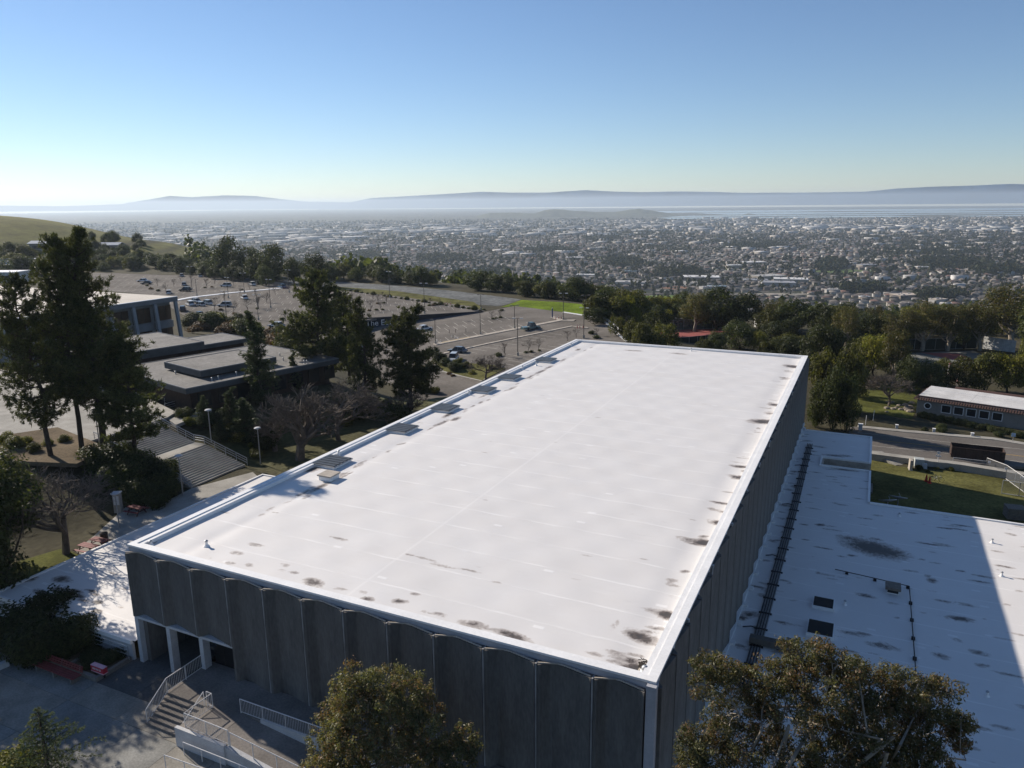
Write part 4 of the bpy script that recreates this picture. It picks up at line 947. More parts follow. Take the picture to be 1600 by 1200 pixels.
for y in ys_[:-1]:
    for z0, z1 in ((.3, 3.0), (4.9, 8.2)):
        mb = MB(); mb.box(hx1-1.55, y-5.1, z0, hx1-1.45, y-.5, z1); wn_ = part('window', mb, C_bronze, hall)
        for q in (1.7, 3.4):
            mb = MB(); mb.box(hx1-1.44, y-.5-q-.04, z0, hx1-1.38, y-.5-q+.04, z1); part('mullion', mb, C_joint, wn_)
    mb = MB(); mb.box(hx1-1.6, y-5.25, 3.1, hx1-1.2, y-.35, 4.7); part('spandrel', mb, C_hwall, hall)
# ------------------------------------------------------------------ parking lots
lotL = sheet('parking_lot', lot_low, lowz, C_asph, .05, .5, label='lower parking lot with painted stalls')
lotU = sheet('parking_lot', lot_up, Z_UP, C_asph, .05, .5, label='upper parking lot with rows of bare young trees')
sheet('gravel_lot', grav, Z_GRAV, C_grav, .05, .5)
sheet('grass_field', field, lowz, C_field, .07, .5)
sheet('grass_verge', [at2(u, v, Z_UP) for u, v in ((525, 448), (620, 455), (740, 472), (760, 486), (735, 479), (620, 463), (525, 453))], Z_UP, C_verge, .08, .5)
def lotline(lot, segs, zf, w_=.13, mat=C_line, name='stall_line'):
    mb = MB()
    for a, b in segs:
        a = np.array(a[:2]); b = np.array(b[:2]); d = b-a; n_ = np.array([-d[1], d[0]])/(np.linalg.norm(d)+1e-9)*w_/2
        mb.face([(*(a+n_), zf(*(a+n_))), (*(a-n_), zf(*(a-n_))), (*(b-n_), zf(*(b-n_))), (*(b+n_), zf(*(b+n_)))])
    o = link(name, mb.mesh(name, mat), lot); o['kind'] = 'stuff'; return o
zl = lambda x, y: lowz(x, y)+.056
# stalls: rows parallel to the medians, lines across them
m1a, m1b = np.array(al2(679, 539)), np.array(al2(876, 501)); m2a, m2b = np.array(al2(691, 553)), np.array(al2(893, 510.5))
ed = (m1b-m1a)/np.linalg.norm(m1b-m1a); en = np.array([-ed[1], ed[0]]);
if en[1] < 0: en = -en
segs = []
Lm = np.linalg.norm(m1b-m1a)
for s in np.arange(2, Lm-6, 2.75):
    for o0, o1 in ((1.2, 6.4), (13, 18.2), (18.2, 23.4)):
        a = m1a+ed*s+en*o0; b = m1a+ed*(s+1.2)+en*o1
        if o0 > 10 and (polydist(np.array([b[0]]), np.array([b[1]]), lot_low)[0] > 0 ): continue
        segs.append((a, b))
    for o0, o1 in ((-1.0, -6.2), (-13, -18), (-18, -23)):
        a = m2a+ed*s+en*o0; b = m2a+ed*(s+1.2)+en*o1; segs.append((a, b))
segs = [s_ for s_ in segs if polydist(np.array([s_[0][0], s_[1][0]]), np.array([s_[0][1], s_[1][1]]), lot_low).max() == 0]
lotline(lotL, segs, zl)
segs = []
o_ = np.array(WLp[:2])
for r_i in range(14):
    base = 9+r_i*16.5
    for s in np.arange(-90, 130, 2.75):
        for a0, a1 in ((0, 5), (5, 10)):
            a = o_+wn2*(base+a0)+wall_d*s; b = o_+wn2*(base+a1)+wall_d*(s+.8)
            segs.append((a, b))
A_ = np.array([s_[0] for s_ in segs]); B_ = np.array([s_[1] for s_ in segs])
ok = (polydist(A_[:, 0], A_[:, 1], lot_up) == 0) & (polydist(B_[:, 0], B_[:, 1], lot_up) == 0)
lotline(lotU, [s_ for s_, k in zip(segs, ok) if k], lambda x, y: Z_UP+.056, .11)
def strip(name, pts, wid, zf, h, mat, label=None, parent=None):
    """raised kerb strip along a line of (x, y)"""
    P = [np.array(p[:2], float) for p in pts]; Lf = []; Rt_ = []
    for i, p in enumerate(P):
        d = P[min(i+1, len(P)-1)]-P[max(i-1, 0)]; d /= np.linalg.norm(d); n_ = np.array([-d[1], d[0]])*wid/2
        Lf.append(p+n_); Rt_.append(p-n_)
    mb = MB()
    for i in range(len(P)-1):
        q = [Lf[i], Rt_[i], Rt_[i+1], Lf[i+1]]
        mb.prism([tuple(k) for k in q], lambda x, y: zf(x, y)-(.9 if name == 'pavement' else .2), lambda x, y: zf(x, y)+h)
    if parent: return part(name, mb, mat, parent)
    return struct(name, mb.mesh(name, mat), 'structure', label)
strip('median_kerb', [al(679, 539), al(720, 531), al(790, 517.5), al(876, 501), al(898, 501.5)], 1.7, lowz, .2, C_lip, 'wide concrete median between the lower lot and the road through it')
strip('median_kerb', [al(691, 553.5), al(760, 538), al(893, 510.5), al(919, 513)], .9, lowz, .2, C_lip, 'narrow concrete median on the near side of the road through the lot')
strip('median_kerb', [al(863, 496), al(877, 500.5)], 1.0, lowz, .22, C_lip)
strip('median_kerb', [(*at2(262, 472, Z_UP),), at2(300, 465, Z_UP), at2(360, 458, Z_UP), at2(440, 450.5, Z_UP)], 2.2, lambda x, y: Z_UP, .2, C_cap, 'white kerbed median across the upper lot')
strip('kerb', [al(880, 488.2), al(915, 493.5), al(932, 497), al(944, 502), al(955, 512), al(965, 522), al(979, 534)], .6, lowz, .18, C_cap)
strip('painted_kerb', [al(690, 536.5), al(735, 527.5)], .35, lambda x, y: lowz(x, y)+.2, .02, C_yelcurb)
br = thing('guard_rail', 'white concrete guard rail curving round the far corner of the lower lot', 'guard rail', al(950, 505))
gp_ = [al(928, 496), al(940, 499), al(951, 505.5), al(960, 513), al(969, 520), al(980, 527), al(994, 535)]
for a, b in zip(gp_[:-1], gp_[1:]):
    mb = MB(); a = np.array(a); b = np.array(b); mb.bar(a+[0, 0, .75], b+[0, 0, .75], .18, .5); part('rail', mb, C_concl, br, True)
    for q in (0, .5): mb = MB(); c = a+(b-a)*q; mb.box(c[0]-.1, c[1]-.1, c[2]-.3, c[0]+.1, c[1]+.1, c[2]+.52); part('post', mb, C_steel, br, True)
isl = [al2(u, v) for u, v in ((697, 583), (725, 590), (752, 596), (790, 577), (770, 571), (740, 569), (711, 566), (690, 560), (680, 566))]
sheet('grass_island', isl, lowz, C_verge, .16, .5)
strip('kerb', [al(690, 581), al(725, 590), al(753, 596.5), al(760, 592)], .5, lowz, .2, C_conc)
# retaining wall with lettering
rw = thing('retaining_wall', 'tapering dark navy retaining wall lettered The East between the two lots', 'wall', WLp)
C_navy = M('dark_navy_wall_paint', (.012, .014, .022), .7, .2, .5)
a = np.array(WLp[:2])-wall_d*22; L_ = np.linalg.norm(np.array(WEp[:2])-a)
mb = MB(); n_ = wn2*.3
zb = lambda x, y: lowz(x, y)-.5
q = [a+n_*0, a+wall_d*L_, a+wall_d*L_+n_, a+n_]
mb.prism([tuple(k) for k in q], zb, Z_UP+.35); part('wall', mb, C_navy, rw, True)
for zo, nm in ((.12, 'ledge'),):
    q = [a-wn2*.5, a+wall_d*L_*.97-wn2*.5, a+wall_d*L_*.97, a]
    mb = MB(); mb.prism([tuple(k) for k in q], zb, lambda x, y: lowz(x, y)+.3); part(nm, mb, M('navy_ledge', (.05, .06, .09), .7), rw, True)
def letters(text, size, pos, xdir, mat, parent, lift=.02):
    cu = bpy.data.curves.new('lettering', 'FONT'); cu.body = text; cu.size = size; cu.extrude = .02; cu.offset = -0.0
    ob = bpy.data.objects.new('tmp', cu); COL.objects.link(ob); dg = bpy.context.evaluated_depsgraph_get()
    me = bpy.data.meshes.new_from_object(ob.evaluated_get(dg)); bpy.data.objects.remove(ob)
    me.materials.clear(); me.materials.append(mat)
    o = link('lettering', me, parent)
    ex = Vector((xdir[0], xdir[1], 0)).normalized(); ez = Vector((0, 0, 1)); ey = ex.cross(ez)
    Mx = Matrix((( ex.x, ez.x, ey.x, pos[0]-parent.location.x), (ex.y, ez.y, ey.y, pos[1]-parent.location.y), (ex.z, ez.z, ey.z, pos[2]-parent.location.z), (0, 0, 0, 1)))
    o.matrix_local = Mx; return o
lp = np.array(WLp[:2])-wall_d*3.4-wn2*.05
lo = letters('The East', 2.35, (lp[0], lp[1], lowz(*lp)+.75), wall_d, C_rail, rw)
# serifs: thin bars at the feet and heads of the capitals
# ------------------------------------------------------------------ cars
def car_mesh(kind):
    H, Lh = (1.45, 2.25) if kind == 'sedan' else ((1.72, 2.3) if kind == 'suv' else (1.9, 2.7))
    W_ = .9; bz = .72 if kind == 'sedan' else .85
    if kind == 'sedan': roof = [(-1.25, H-.02), (.35, H)]; base_ = [(-1.95, bz+.05), (1.15, bz)]
    elif kind == 'suv': roof = [(-1.95, H-.03), (.3, H)]; base_ = [(-2.15, bz+.05), (1.15, bz)]
    else: roof = [(-.3, H-.02), (.8, H)]; base_ = [(-.55, bz+.02), (1.55, bz)]
    body = MB()
    prof = [(-Lh, .3), (-Lh, .62), (-Lh+.08, bz+.02), base_[0], base_[1], (Lh-.25, bz-.12), (Lh, .58), (Lh, .3)]
    n = len(prof)
    def loft(pts, w0, w1f, mbx, mi=0):
        m = len(pts)
        v = [(x, -w1f(z), z) for x, z in pts]+[(x, w1f(z), z) for x, z in pts]
        f = [tuple(range(m)), tuple(range(2*m-1, m-1, -1))]+[(i, m+i, m+(i+1) % m, (i+1) % m) for i in range(m)]
        mbx.raw(v, [tuple(reversed(q)) for q in f], mi)
    loft(prof, W_, lambda z: W_-(.06 if z > bz-.03 else 0), body)
    cab = MB(); cp = [base_[0], roof[0], roof[1], base_[1]]
    wd = lambda z: (W_-.08)-(z-bz)/(H-bz)*.17
    loft(cp, W_, wd, cab)
    rf = MB(); x0, x1 = roof[0][0]-.02, roof[1][0]+.03; rf.prism([(x0, -wd(H)-.01), (x1, -wd(H)-.01), (x1, wd(H)+.01), (x0, wd(H)+.01)], H-.05, H+.025)
    for sx in (-1, 1):
        for s in (.0,):
            xm_ = (roof[0][0]+roof[1][0])/2; rf.bar((xm_, sx*(wd(bz)+.004), bz), (xm_, sx*(wd(H)+.004), H-.03), .1, .03)
    if kind == 'pickup': body.box(-Lh+.1, -W_+.08, bz-.02, -.6, W_-.08, bz+.0)
    wh = MB()
    for k in range(14): pass
    wv = [(.33*math.cos(2*math.pi*k/12), .33*math.sin(2*math.pi*k/12)) for k in range(12)]
    v = [(x, -.11, z) for x, z in wv]+[(x, .11, z) for x, z in wv]
    wh.raw(v, [tuple(range(11, -1, -1)), tuple(range(12, 24))]+[(i, (i+1) % 12, 12+(i+1) % 12, 12+i) for i in range(12)])
    hl = MB(); hl.box(-.06, -.16, -.06, .02, .16, .06)
    return body, cab, rf, wh, hl, Lh
CARM = {}
PAINT = {}
def paint(c):
    if c not in PAINT:
        col = dict(white=(.72, .72, .71), silver=(.42, .44, .46), grey=(.14, .145, .15), black=(.012, .012, .014), blue=(.06, .12, .2), dark=(.03, .032, .036), green=(.045, .1, .095), red=(.3, .02, .02), pale=(.55, .58, .6))[c]
        PAINT[c] = M('car_paint_'+c, col, .25, .03, 1, .01, 4, spec=.6)
    return PAINT[c]
C_head = M('headlamp_glass', (.6, .6, .58), .1, 0, 1); C_tail = M('tail_lamp_glass', (.25, .01, .01), .2, 0, 1)
def car(kind, colr, p, heading, label, group):
    key = (kind, colr)
    if key not in CARM:
        body, cab, rf, wh, hl, Lh = car_mesh(kind)
        CARM[key] = (body.mesh('body', paint(colr)), cab.mesh('window', C_glass), rf.mesh('roof', paint(colr)), wh.mesh('wheel', C_tyre), hl.mesh('headlight', C_head), hl.mesh('tail_light', C_tail), Lh)
    b, c, r, wm, h1, h2, Lh = CARM[key]
    t = thing('parked_car', label, 'car', p, heading, group)
    link('body', b, t); link('window', c, t); link('roof', r, t)
    for sx in (-1.38, 1.38):
        for sy in (-.8, .8): link('wheel', wm, t, (sx, sy, .33))
    for sy in (-.62, .62): link('headlight', h1, t, (Lh-.01, sy, .62)); link('tail_light', h2, t, (-Lh+.04, sy, .72))
    return t
ang_l = math.atan2(ed[1], ed[0]); ang_u = math.atan2(wn2[1], wn2[0])
au = lambda u, v: at(u, v, Z_UP+.05)
def alz(u, v): q = al(u, v); return (q[0], q[1], q[2]+.05)
G1, G2 = 'cars parked in the lower lot', 'cars parked in the upper lot'
for kind, c, p, h, lb in [
 ('sedan', 'grey', alz(715, 551), ang_l+2.2, 'grey sedan behind the silver wagon near the gym roof corner'), ('suv', 'silver', alz(708, 564), ang_l+.9+math.pi, 'silver blue wagon parked beside the grass island'),
 ('pickup', 'green', alz(829, 515), ang_l+.1, 'dark teal pickup driving along the median'), ('sedan', 'pale', alz(663, 516), ang_l+.3, 'small pale car half hidden right of the nearest middle pine')]:
    car(kind, c, p, h, lb, G1)
for kind, c, p, h, lb in [
 ('sedan', 'pale', au(432, 511), ang_u+.9, 'pale silver car nearest the bushes on the edge of the upper lot'), ('suv', 'dark', au(428, 519), ang_u+.9, 'dark car half hidden behind the conifer next to the pale silver car'),
 ('sedan', 'black', au(311, 494), ang_u+.5, 'black car alone near the corner of the classroom hall'), ('suv', 'dark', au(286, 486), ang_u, 'dark car peeping out behind the classroom hall'),
 ('sedan', 'white', au(305, 472), ang_u+.6, 'white car in the cluster by the white median, rearmost'), ('sedan', 'silver', au(312.5, 478), ang_u+.6, 'silver car in the cluster by the white median, nearest'), ('suv', 'pale', au(323, 476), ang_u+.6, 'pale car at the right end of the cluster by the white median'),
 ('suv', 'white', au(297, 477.5), ang_u+.3, 'white van at the left end of the cluster by the white median'), ('suv', 'silver', au(351, 479), ang_u+1.2, 'silver grey car standing alone right of the cluster'), ('sedan', 'white', au(382, 467), ang_u+.2, 'white car parked alone just below the white median'),
 ('suv', 'pale', au(353, 448), ang_u+.9, 'pale blue van alone in the far half of the upper lot'), ('suv', 'white', au(394, 446), ang_u+.3, 'white car beside a dark one at the far edge of the upper lot'), ('suv', 'dark', au(402.5, 444.5), ang_u+.3, 'dark car beside a white one at the far edge of the upper lot'),
 ('sedan', 'white', au(222.5, 440), ang_u+1.4, 'white car at the far left corner of the upper lot'), ('sedan', 'dark', au(229, 444), ang_u+1.4, 'dark car behind the white one in the far left corner'), ('sedan', 'silver', au(288, 446), ang_u, 'silver car in the far left half of the upper lot'), ('suv', 'dark', au(289.5, 455), ang_u+1.0, 'dark car nearer than the silver one in the far left half'),
 ('sedan', 'white', au(264, 459), ang_u, 'white car just over the roof edge of the classroom hall'), ('sedan', 'white', au(313, 432.5), ang_u+.1, 'white car among trees at the far rim of the upper lot'), ('sedan', 'silver', au(284, 432), ang_u+.1, 'silver car among trees at the far left rim of the upper lot'), ('suv', 'blue', au(440, 450), ang_u+.4, 'blue box van at the far right end of the white median')]:
    car(kind, c, p, h, lb, G2)
p = on(494, 578); car('suv', 'red', (p[0], p[1], p[2]), 1.0, 'red car partly hidden beyond the middle pines', 'cars by the union')
p = on(484, 575); car('sedan', 'blue', (p[0], p[1], p[2]), 1.0, 'blue car partly hidden beside the red one beyond the pines', 'cars by the union')
# ------------------------------------------------------------------ parking lot lights
PM = {}
def lotpole(p, h, label, double=True):
    key = (round(h), double)
    if key not in PM:
        mb = MB(); mb.tube([(0, 0, .7), (0, 0, h)], [.1, .07], 8); a = mb.mesh('pole', M('bronze_pole', (.1, .085, .07), .6))
        mb = MB(); mb.lathe([(.26, -.3), (.26, .72), (.2, .76)], 10); b = mb.mesh('footing', C_conc)
        mb = MB(); mb.bar((-.95, 0, h+.03), (.95, 0, h+.03), .07); c = mb.mesh('crossarm', M('bronze_pole', (.1, .085, .07)))
        mb = MB(); mb.prism([(-.36, -.18), (.36, -.18), (.36, .18), (-.36, .18)], h-.02, h+.14); d = mb.mesh('lamp_head', C_concl if h > 7 else C_concd)
        PM[key] = (a, b, c, d)
    a, b, c, d = PM[key]
    t = thing('parking_light', label, 'street light', p, R_.uniform(-.3, .6), 'pole lights in the parking lots')
    link('pole', a, t); link('footing', b, t); link('crossarm', c, t)
    for s in (-.85, .85): link('lamp_head', d, t, (s, 0, 0))
def hpx(p, v_top):
    D_ = depth(p); return max(3.0, (np.dot(np.array(p)-CAM, UP)*-1/D_*F+600-v_top)/F*D_*1.02)
for (u, v, vt, lo_, lb) in [
 (680.6, 538, 500, 1, 'pole light at the near end of the wide median, next to the pine'), (750.6, 523.5, 489, 1, 'pole light midway along the wide median'), (804, 514, 482, 1, 'pole light on the median just left of the teal pickup'), (809, 556, 498.5, 1, 'tall pole light nearest the gym roof among bare saplings'),
 (912, 528.5, 482, 1, 'tall pole light rising behind the far left gym roof corner'), (880, 500.5, 458.5, 1, 'pole light at the far tip of the wide median before the green field'), (915, 497, 465, 1, 'thin pole light in front of the bright green field'),
 (663.5, 490, 444, 0, 'tall pole light in the upper lot just above the navy wall'), (751.5, 484, 461, 0, 'pole light at the narrow end of the navy wall'), (609, 465, 424, 0, 'tall pole light against the dark trees in the upper lot'), (550.6, 472, 453, 0, 'short pole light right of the big middle pine'),
 (308, 462.5, 439, 0, 'pole light at the left of the far upper lot'), (300, 452.7, 419, 0, 'pole light by the dark car in the far upper lot'), (357, 466, 437, 0, 'pole light standing on the white median, left one'), (382, 457, 428, 0, 'pole light just beyond the white median'), (423, 481, 438.5, 0, 'tall pole light in the middle of the upper lot'), (355, 506, 456.5, 0, 'pole light beyond the bushes behind the union'), (452, 457, 423, 0, 'pole light at the right end of the white median'), (404, 500, 462, 0, 'pole light behind the conifer at the near edge of the upper lot')]:
    p = alz(u, v) if lo_ else au(u, v)
    lotpole(p, hpx(p, vt), lb)
t = thing('emergency_phone', 'blue emergency phone post at the far tip of the median', 'phone post', alz(863, 497))
mb = MB(); mb.tube([(0, 0, 0), (0, 0, 2.6)], .16, 10); part('post', mb, M('blue_post', (.03, .06, .18)), t)
mb = MB(); mb.lathe([(.12, 2.6), (.14, 2.8), (.05, 2.9)], 10); part('lamp', mb, C_concl, t)
# red delineators, cones, bollards
dmb = MB(); dmb.lathe([(.2, 0), (.2, .06), (.09, .1), (.07, .95), (.03, 1.0)], 10); d_post = dmb.mesh('post', M('red_plastic', (.28, .02, .025), .5))
def delin(p, label, grp):
    t = thing('red_bollard', label, 'bollard', p, 0, grp); link('post', d_post, t)
    mb = MB(); mb.lathe([(.085, .7), (.085, .82), (.07, .83)], 10); part('band', mb, C_rail, t)
for fn, us, v, where in [(alz, (868.5, 873, 877), 499, 'at the far tip of the wide median'), (alz, (902, 906, 911), 513, 'at the far tip of the narrow median'), (au, (695.5, 699, 704.5), 476, 'in the upper lot above the navy wall'), (au, (444, 447, 450), 451, 'at the end of the white median of the upper lot')]:
    for i, u in enumerate(us): delin(fn(u, v), '%s of three red bollards %s' % (('leftmost', 'middle', 'rightmost')[i], where), 'red bollards '+where)
bl_me = MB(); bl_me.lathe([(.08, 0), (.08, 1.0), (.04, 1.06)], 8); bl_me = bl_me.mesh('bollard', C_wood)
for u, v in ((712, 520), (728, 519.5), (597, 529), (618, 528), (702, 521)):
    o = link('bollard', bl_me, None, alz(u, v)); tag(o, 'thin grey post standing alone on the lower lot', 'post', 'thin posts on the lower lot')
cn = MB(); cn.lathe([(.2, 0), (.2, .04), (.13, .05), (.03, .6)], 10); cn = cn.mesh('traffic_cone', M('white_cone', (.7, .66, .6)))
for u, v in ((683, 533.5), (688.5, 534), (706, 527), (711, 528.5), (715.5, 529.5)):
    o = link('traffic_cone', cn, None, alz(u, v)); tag(o, 'small pale cone beside the yellow painted kerb', 'cone', 'pale cones by the yellow kerb')

# ------------------------------------------------------------------ right hand side: road, house, yard
rd = sheet('road', road, Z_ROAD, C_asph2, .04, .6)
def rl(pts, mat, w_): return lotline(rd, [(at(*pts[i], Z_ROAD), at(*pts[i+1], Z_ROAD)) for i in range(len(pts)-1)], lambda x, y: Z_ROAD+.048, w_, mat, 'road_line')
rl([(1345, 685), (1364, 687.6), (1488, 700), (1600, 713.6), (1690, 724)], C_yel, .14)
rl([(1340, 676), (1363, 678.7), (1480, 691), (1600, 702.5), (1690, 712)], C_line, .12)
rl([(1340, 694), (1364, 697), (1467, 707), (1600, 722.6), (1690, 733)], C_line, .12)
zr_ = lambda x, y: Z_ROAD
strip('pavement', [at(1335, 703, Z_ROAD), at(1364, 708.5, Z_ROAD), at(1454, 720, Z_ROAD), at(1500, 725, Z_ROAD), at(1600, 741, Z_ROAD), at(1680, 752, Z_ROAD)], 1.4, zr_, .13, C_conc)
strip('pavement', [at(1340, 667, Z_ROAD), at(1400, 673, Z_ROAD), at(1480, 680, Z_ROAD), at(1551, 686, Z_ROAD), at(1600, 694, Z_ROAD), at(1680, 706, Z_ROAD)], 1.3, zr_, .13, C_conc)
_fp = [on(u, v) for u, v in ((1352, 706), (1378, 708), (1420, 727), (1400, 728))]; mb = MB(); mb.raw([(a_[0], a_[1], a_[2]+.12) for a_ in _fp]+[(a_[0], a_[1], a_[2]-.5) for a_ in _fp], [(3, 2, 1, 0), (4, 5, 6, 7)]+[(i, (i+1) % 4, 4+(i+1) % 4, 4+i) for i in range(4)]); struct('footpath', mb.mesh('footpath', C_conc))
sheet('yard_grass', yard, Z_YARD, C_verge, .03)
sheet('lawn', lawn, Z_LAWN, C_lawn, .03)
hs = thing('long_bungalow', 'long single storey stucco building with white flat roof, tile edge, round window and square windows', 'building', at(1431, 646, Z_LAWN), math.atan2(at(1600, 672, Z_LAWN)[1]-at(1431, 646, Z_LAWN)[1], at(1600, 672, Z_LAWN)[0]-at(1431, 646, Z_LAWN)[0]))
C_stuc = M('grey_beige_stucco', (.24, .225, .2), .9, .15, .8, .1, 10)
C_tile = M('brown_clay_tile', (.085, .048, .04), .85, .3, 3)
mb = MB(); mb.box(0, 0, -.6, 40, 9.5, 3.2); part('wall', mb, C_stuc, hs)
tm = []
for k in range(3):
    q = MB(); q.prism([(-.13, -.05), (.13, -.05), (.13, .33), (-.13, .33)], 0, lambda x, y: .07+y*.5 if True else 0); tm.append(q.mesh('roof_tile', C_tile))
for row in range(2):
    for k in range(100):
        x = -.3+k*.405
        link('roof_tile', tm[k % 3], hs, (x, -.62+row*.34, 2.75+row*.2+R_.uniform(-.01, .01)))
    for k in range(25):
        o = link('roof_tile', tm[k % 3], hs, (-.62+row*.34, 9.6-k*.405, 2.75+row*.2), -math.pi/2)
mb = MB(); mb.box(0, 0, 3.2, 40, 9.5, 3.4); part('roof_deck', mb, C_tile, hs)
C_wroof = M('weathered_white_roof', (.6, .58, .55), .7, .2, .3, .1, 3)
for k in range(5):
    mb = MB(); mb.box(.15+k*8, .15, 3.4, 8.12+k*8, 9.3, 3.46); part('roof_panel', mb, C_wroof, hs)
mb = MB(); mb.box(0, 6, 3.46, 40, 6.06, 3.5); part('roof_seam', mb, C_cap, hs)
def win(x, w_, z0, z1):
    mb = MB(); mb.box(x-.1, -.06, z0-.1, x+w_+.1, -.002, z1+.1); f_ = part('window', mb, C_cap, hs)
    mb = MB(); mb.box(x, -.075, z0, x+w_, -.06, z1); part('pane', mb, C_glass, f_)
for k in range(5): win(4.05+k*1.95, 1.35, 1.0, 2.25)
mb = MB()
for r0, z, mi in ((.62, .07, 0),):
    pts = [(1.75+.62*math.cos(a), 1.75+.62*math.sin(a)) for a in np.linspace(0, 2*math.pi, 20, endpoint=False)]
    mb.raw([(x, -.06, z) for x, z in pts]+[(x, 0, z) for x, z in pts], [tuple(range(20))]+[(i, 20+i, 20+(i+1) % 20, (i+1) % 20) for i in range(20)])
f_ = part('round_window', mb, C_cap, hs)
pts = [(1.75+.46*math.cos(a), 1.75+.46*math.sin(a)) for a in np.linspace(0, 2*math.pi, 20, endpoint=False)]
mb = MB(); mb.raw([(x, -.075, z) for x, z in pts]+[(x, -.055, z) for x, z in pts], [tuple(range(20))]+[(i, 20+i, 20+(i+1) % 20, (i+1) % 20) for i in range(20)]); part('pane', mb, C_glass, f_)
mb = MB(); mb.tube([(17.9, -.08, 0), (17.9, -.08, 2.8)], .05, 6); part('downpipe', mb, C_concl, hs)
# far wing roof of red tile behind it
p = at(1492, 603, Z_LAWN+3.4)
t = thing('tile_roofed_annexe', 'low annexe with a red tile roof behind the long white roof', 'building', (p[0], p[1], Z_LAWN-1.3), hs.rotation_euler.z)
mb = MB(); mb.box(0, 0, -.5, 12, 5, 2.8); part('wall', mb, C_stuc, t)
mb = MB(); mb.prism([(-.3, -.4), (12.3, -.4), (12.3, 2.5), (-.3, 2.5)], lambda x, y: 2.8+(y+.4)*.38, lambda x, y: 2.95+(y+.4)*.38); mb.prism([(-.3, 2.5), (12.3, 2.5), (12.3, 5.4), (-.3, 5.4)], lambda x, y: 3.9-(y-2.5)*.38, lambda x, y: 4.05-(y-2.5)*.38); part('roof', mb, C_tile, t)
t = thing('lattice_tower', 'small red and white lattice frame rising behind the dark hedge', 'lattice frame', on(1487, 603))
mb = MB()
for x in (-.9, .9):
    for y in (-.9, .9): mb.tube([(x, y, 0), (x, y, 4.6)], .06, 5)
part('leg', mb, C_rail, t)
mb = MB()
for z in (1.2, 2.4, 3.6, 4.6):
    for a, b in (((-.9, -.9), (.9, -.9)), ((.9, -.9), (.9, .9)), ((.9, .9), (-.9, .9)), ((-.9, .9), (-.9, -.9))): mb.tube([(*a, z), (*b, z)], .05, 5); mb.tube([(*a, z-1.1), (*b, z)], .04, 5)
part('bracing', mb, M('faded_red_steel', (.3, .1, .09)), t)
# dumpster on the road
p = at(1525, 717, Z_ROAD); dr = math.atan2(at(1560, 721, Z_ROAD)[1]-at(1490, 713, Z_ROAD)[1], at(1560, 721, Z_ROAD)[0]-at(1490, 713, Z_ROAD)[0])
t = thing('roll_off_dumpster', 'long rusty brown open roll off dumpster parked on the road', 'dumpster', (p[0], p[1], Z_ROAD+.05), dr)
C_rust = M('rusty_steel', (.055, .035, .028), .85, .45, 1.2); C_rusti = M('rusty_steel_inside', (.1, .05, .03), .9, .4, 1)
for nm, a in (('side_panel', (-3.3, -1.2, .2, 3.3, -1.12, 1.75)), ('side_panel', (-3.3, 1.12, .2, 3.3, 1.2, 1.75)), ('end_panel', (-3.38, -1.2, .2, -3.3, 1.2, 1.75)), ('end_panel', (3.3, -1.2, .2, 3.38, 1.2, 1.75))):
    mb = MB(); mb.box(*a); part(nm, mb, C_rust, t)
mb = MB(); mb.box(-3.3, -1.12, .2, 3.3, 1.12, .3); part('floor', mb, C_rusti, t)
for x in np.linspace(-2.9, 2.9, 9):
    for y in (-1.26, 1.2): mb = MB(); mb.box(x-.05, y, .2, x+.05, y+.06, 1.7); part('rib', mb, C_rust, t)
mb = MB(); mb.box(-3.3, -.6, 0, 3.3, -.45, .2); mb.box(-3.3, .45, 0, 3.3, .6, .2); part('skid', mb, C_black, t)
mb = MB()
for k in range(40): x, y = R_.uniform(-3, 3), R_.uniform(-1, 1); mb.bar((x, y, .35), (x+R_.uniform(-.8, .8), y+R_.uniform(-.4, .4), R_.uniform(.4, .9)), .12)
part('rubble', mb, C_rusti, t, kind='stuff')
# chain link fences
def meshmat():
    m, nt = nodes_of('chain_link'); out = N(nt, 'ShaderNodeOutputMaterial'); b = N(nt, 'ShaderNodeBsdfPrincipled'); b.inputs['Base Color'].default_value = (.4, .4, .4, 1); b.inputs['Metallic'].default_value = .5; b.inputs['Roughness'].default_value = .5
    tr_ = N(nt, 'ShaderNodeBsdfTransparent'); ms = N(nt, 'ShaderNodeMixShader'); ms.inputs[0].default_value = .78
    nt.links.new(b.outputs[0], ms.inputs[1]); nt.links.new(tr_.outputs[0], ms.inputs[2]); nt.links.new(ms.outputs[0], out.inputs[0]); return m
C_chain = meshmat()
def chain(label, pts, h, name='chain_link_fence', mat=None, screen=None, sp=3.0):
    t = thing(name, label, 'fence', pts[0], 0)
    P = [np.array(q, float) for q in pts]; upv = np.array([0, 0, h])
    for a, b in zip(P[:-1], P[1:]):
        L = np.linalg.norm(b-a); n = max(1, round(L/sp))
        for k in range(n+1): q = a+(b-a)*k/n; mb = MB(); mb.tube([q-[0, 0, .3], q+upv], .045, 6); part('post', mb, mat or C_steel, t, True)
        for hh, nm in ((1.0, 'top_rail'), (.04, 'bottom_rail')): mb = MB(); mb.tube([a+upv*hh, b+upv*hh], .035, 6); part(nm, mb, mat or C_rail, t, True)
        mb = MB(); e = np.cross(b-a, [0, 0, 1]); e = e/np.linalg.norm(e)*.006
        mb.raw([tuple(a+upv*.05-e), tuple(b+upv*.05-e), tuple(b+upv-e), tuple(a+upv-e), tuple(a+upv*.05+e), tuple(b+upv*.05+e), tuple(b+upv+e), tuple(a+upv+e)], [(0, 1, 2, 3), (7, 6, 5, 4)] if screen else [(0, 1, 2, 3)])
        part('screen' if screen else 'wire_mesh', mb, screen or C_chain, t, True)
    return t
yz = lambda u, v: (at(u, v, -6.6)[0], at(u, v, -6.6)[1], -6.9)
